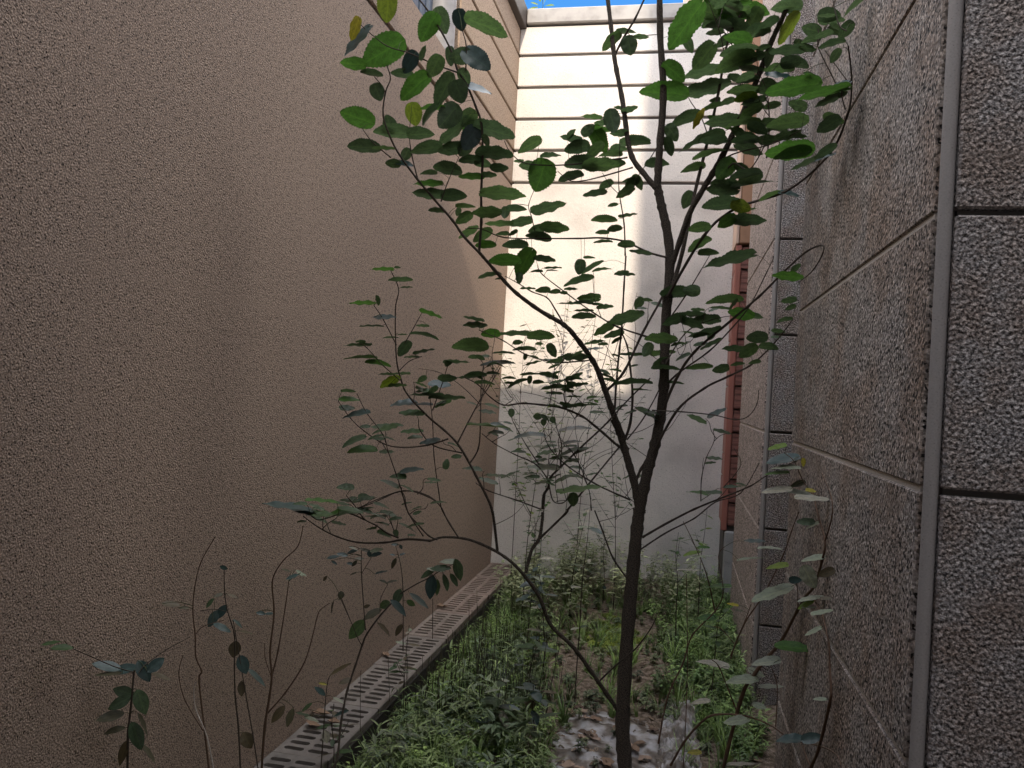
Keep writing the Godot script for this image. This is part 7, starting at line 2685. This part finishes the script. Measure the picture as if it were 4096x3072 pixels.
func wall_plant_forked() -> void:
	br("w",4.3,1.0,[-1261,190,-2450,-1248,370,-2430,-1232,475,-2418,-1224,548,-2410,-1230,629,-2401,-1217,752,-2387,-1223,842,-2376,-1215,883,-2372,-1183,931,-2365,-1135,980,-2358,-1118,1045,-2350])
	br("w",2.7,1.1,[-1229,544,-2420,-1210,627,-2415,-1188,780,-2405,-1180,856,-2400])
	br("w",2.7,1.0,[-1245,416,-2440,-1189,488,-2442,-1137,578,-2445,-1115,649,-2446,-1098,740,-2449,-1087,765,-2449,-1059,788,-2450])
	br("w",1.2,0.8,[-1232,544,-2420,-1249,600,-2409,-1251,651,-2400])
	pt(-1180,856,-2400,-1179,884,-2412)
	pt(-1180,856,-2400,-1144,882,-2401)
	pt(-1180,856,-2400,-1169,890,-2422)
	pt(-1180,856,-2400,-1144,885,-2408)
	pt(-1218,760,-2386,-1279,751,-2385)
	pt(-1217,752,-2387,-1223,748,-2401)
	pt(-1214,455,-2441,-1199,436,-2464)
	pt(-1205,467,-2441,-1154,446,-2434)
	lf("o",-1215,411,-2450,-32,-49,28,3,49,87,32)
	lf("o",-1158,420,-2421,-7,-52,27,-15,47,87,29)
	lf("b",-1163,874,-2390,-37,-16,21,-12,89,45,22)
	lf("o",-1197,889,-2407,-35,11,8,31,95,5,19)
	lf("p",-1155,880,-2423,27,-18,-2,55,78,31,16)
	lf("b",-1263,749,-2389,30,-4,-8,28,64,72,15)
	lf("b",-1238,748,-2396,-30,-1,11,9,95,30,15)
	lf("p",-1134,880,-2410,19,-10,-4,48,85,21,10)


func wall_plant_privet() -> void:
	br("b",4.3,2.9,[-1222,49,-2720,-1141,110,-2764,-1149,252,-2825,-1149,350,-2865,-1136,434,-2900,-1124,507,-2929,-1113,546,-2945,-1075,612,-2975,-1034,665,-3000])
	br("b",2.7,1.1,[-1010,695,-3000,-955,733,-3014,-910,759,-3025,-860,794,-3038,-809,824,-3050])
	br("b",2.2,1.0,[-1164,85,-2700,-1162,227,-2700,-1161,370,-2700,-1155,449,-2700,-1132,481,-2700])
	br("b",1.6,1.1,[-1117,516,-2900,-1131,544,-2892,-1149,595,-2877,-1187,688,-2850])
	br("b",2.2,1.0,[-1104,572,-2900,-1119,789,-2865,-1118,881,-2850])
	br("b",1.1,0.8,[-1125,786,-2880,-1080,853,-2850])
	br("b",2.0,1.0,[-1001,461,-3050,-1006,696,-3022,-1017,799,-3010,-1040,879,-3000])
	br("b",1.4,0.8,[-1069,630,-2950,-1064,687,-2936,-1034,746,-2920])
	br("b",1.4,1.1,[-1186,694,-2850,-1150,593,-2880])
	br("b",1.6,1.1,[-899,507,-3100,-902,669,-3080])
	br("b",1.1,0.8,[-1082,215,-2850,-1091,362,-2850,-1094,437,-2850])
	br("b",1.1,0.8,[-1027,279,-3000,-1042,433,-3000,-1045,449,-3000])
	pt(-1107,607,-2894,-1116,604,-2918)
	pt(-1036,661,-2998,-1043,673,-2985)
	pt(-1008,707,-3021,-1022,705,-3035)
	pt(-894,770,-3029,-897,775,-3035)
	pt(-809,824,-3050,-813,840,-3050)
	pt(-862,793,-3037,-857,778,-3050)
	pt(-888,774,-3031,-878,755,-3044)
	pt(-984,713,-3007,-974,703,-3000)
	pt(-1006,662,-3026,-994,662,-3035)
	pt(-833,810,-3044,-824,803,-3039)
	pt(-809,824,-3050,-800,823,-3081)
	pt(-1087,590,-2965,-1073,593,-2942)
	pt(-1003,566,-3038,-1015,561,-3062)
	pt(-840,806,-3043,-830,780,-3057)
	pt(-879,781,-3033,-893,788,-3061)
	pt(-854,798,-3039,-850,784,-3057)
	pt(-1042,655,-2995,-1049,661,-2998)
	pt(-1067,644,-2946,-1066,643,-2960)
	pt(-1119,857,-2854,-1206,849,-2856)
	pt(-1119,858,-2854,-1183,846,-2884)
	pt(-1118,881,-2850,-1175,887,-2858)
	pt(-1118,881,-2850,-1142,875,-2877)
	pt(-1080,853,-2850,-1080,869,-2867)
	pt(-1080,853,-2850,-1076,885,-2824)
	pt(-1080,853,-2850,-1081,862,-2849)
	pt(-1118,877,-2851,-1081,886,-2825)
	pt(-1119,839,-2857,-1227,834,-2830)
	pt(-1119,839,-2857,-1140,837,-2863)
	pt(-1119,826,-2859,-1156,818,-2880)
	pt(-1119,794,-2864,-1131,796,-2852)
	pt(-1119,847,-2856,-1114,844,-2872)
	pt(-1108,811,-2868,-1068,794,-2864)
	pt(-1040,879,-3000,-1030,882,-3005)
	pt(-1039,877,-3000,-1030,879,-3020)
	pt(-1028,839,-3005,-1020,842,-2994)
	pt(-1030,844,-3005,-1042,839,-3008)
	pt(-1026,832,-3006,-1041,827,-3017)
	pt(-1034,746,-2920,-1033,755,-2901)
	pt(-1034,746,-2920,-1071,758,-2926)
	pt(-1186,694,-2850,-1198,715,-2874)
	pt(-1187,688,-2850,-1231,673,-2881)
	pt(-1186,694,-2850,-1272,759,-2898)
	pt(-1160,390,-2700,-1160,393,-2692)
	pt(-1156,430,-2700,-1197,426,-2710)
	pt(-1162,324,-2700,-1285,304,-2728)
	pt(-1162,311,-2700,-1250,293,-2726)
	pt(-1162,267,-2700,-1161,266,-2709)
	pt(-1149,290,-2841,-1138,278,-2868)
	pt(-1160,388,-2700,-1125,399,-2675)
	pt(-1143,466,-2700,-1136,476,-2668)
	pt(-1161,359,-2700,-1226,344,-2734)
	lf("d",-1138,571,-2899,-44,-66,39,35,29,89,52)
	lf("b",-935,675,-3003,79,-54,-5,57,81,13,47)
	lf("b",-896,728,-3026,2,-95,19,12,19,97,48)
	lf("d",-1250,287,-2747,71,-33,-37,30,92,-25,43)
	lf("o",-1107,493,-2692,58,36,-49,-38,90,20,42)
	lf("b",-1008,645,-2987,69,-57,-4,61,73,31,44)
	lf("d",-799,797,-3053,28,-86,-5,63,16,76,45)
	lf("o",-1094,624,-2937,-57,-36,47,-7,83,55,41)
	lf("d",-866,800,-3037,-83,-7,5,-5,88,46,41)
	lf("p",-838,823,-3065,-78,-1,33,10,95,28,42)
	lf("o",-1047,567,-2951,52,-52,-20,71,70,2,38)
	lf("p",-888,789,-3051,-76,9,13,15,96,22,38)
	lf("d",-1028,676,-3023,-12,-58,25,33,32,89,38)
	lf("d",-842,748,-3040,29,-61,21,79,50,36,35)
	lf("p",-1221,287,-2728,57,-13,-3,22,97,2,29)
	lf("b",-1165,267,-2859,-54,-22,18,-28,92,27,30)
	lf("d",-919,771,-3050,-51,-34,22,-18,71,68,32)
	lf("d",-875,724,-3039,7,-63,10,85,17,50,32)
	lf("p",-1154,244,-2706,15,-43,7,40,28,87,32)
	lf("d",-813,757,-3053,35,-46,7,61,55,58,29)
	lf("d",-1066,650,-2989,-34,-22,19,33,26,91,35)
	lf("o",-1103,878,-2856,-46,18,22,45,87,22,26)
	lf("b",-1178,409,-2686,-37,31,12,65,61,45,24)
	lf("o",-1161,383,-2872,-41,-13,32,19,79,58,26)
	lf("b",-1226,845,-2842,-41,-7,29,10,92,37,25)
	lf("o",-1231,648,-2874,0,-49,15,-78,19,60,25)
	lf("p",-1052,890,-2828,48,12,-9,-9,80,59,25)
	lf("b",-1045,801,-2872,46,14,-17,-22,95,23,25)
	lf("d",-1241,329,-2724,-31,-29,20,-35,75,56,23)
	lf("o",-1024,540,-3050,-18,-43,23,-3,48,87,26)
	lf("p",-1104,390,-2676,42,-18,-3,40,92,-2,22)
	lf("b",-1204,850,-2876,-42,7,15,33,75,57,22)
	lf("b",-1159,868,-2864,-34,-14,26,3,86,50,22)
	lf("b",-1061,869,-2854,41,14,-10,-6,70,72,22)
	lf("o",-1044,807,-3006,-7,-40,21,-29,49,83,23)
	lf("o",-1014,761,-2911,38,11,-21,-15,96,24,22)
	lf("p",-1155,880,-2863,38,-12,-10,32,95,6,20)
	lf("o",-1196,701,-2867,2,-28,15,37,45,82,26)
	lf("d",-977,653,-3039,34,-18,-7,32,24,92,24)
	lf("p",-1132,844,-2863,-35,0,16,18,90,40,19)
	lf("y",-1181,423,-2716,32,-6,-12,27,94,23,17)
	lf("o",-1054,753,-2929,33,-10,-7,34,89,29,17)
	lf("b",-1078,874,-2826,5,-24,-2,40,3,92,17)
	lf("o",-1147,826,-2859,-16,-23,8,31,13,94,14)
	lf("b",-1214,827,-2832,25,-13,-4,46,79,41,14)
	lf("b",-1170,820,-2875,-27,4,9,31,73,61,14)
	lf("o",-1143,791,-2847,-24,-10,11,-24,91,32,14)
	lf("b",-1044,881,-3002,-29,-1,7,13,71,69,14)
	lf("o",-1101,664,-2892,22,9,-10,33,26,91,14)
	lf("b",-1010,847,-3000,21,9,-13,-1,83,56,13)
	lf("o",-1276,749,-2895,-9,-20,6,34,11,93,12)
	lf("b",-1024,871,-3018,12,-16,2,22,32,92,13)
	lf("b",-1052,840,-3005,-22,3,8,29,86,42,11)
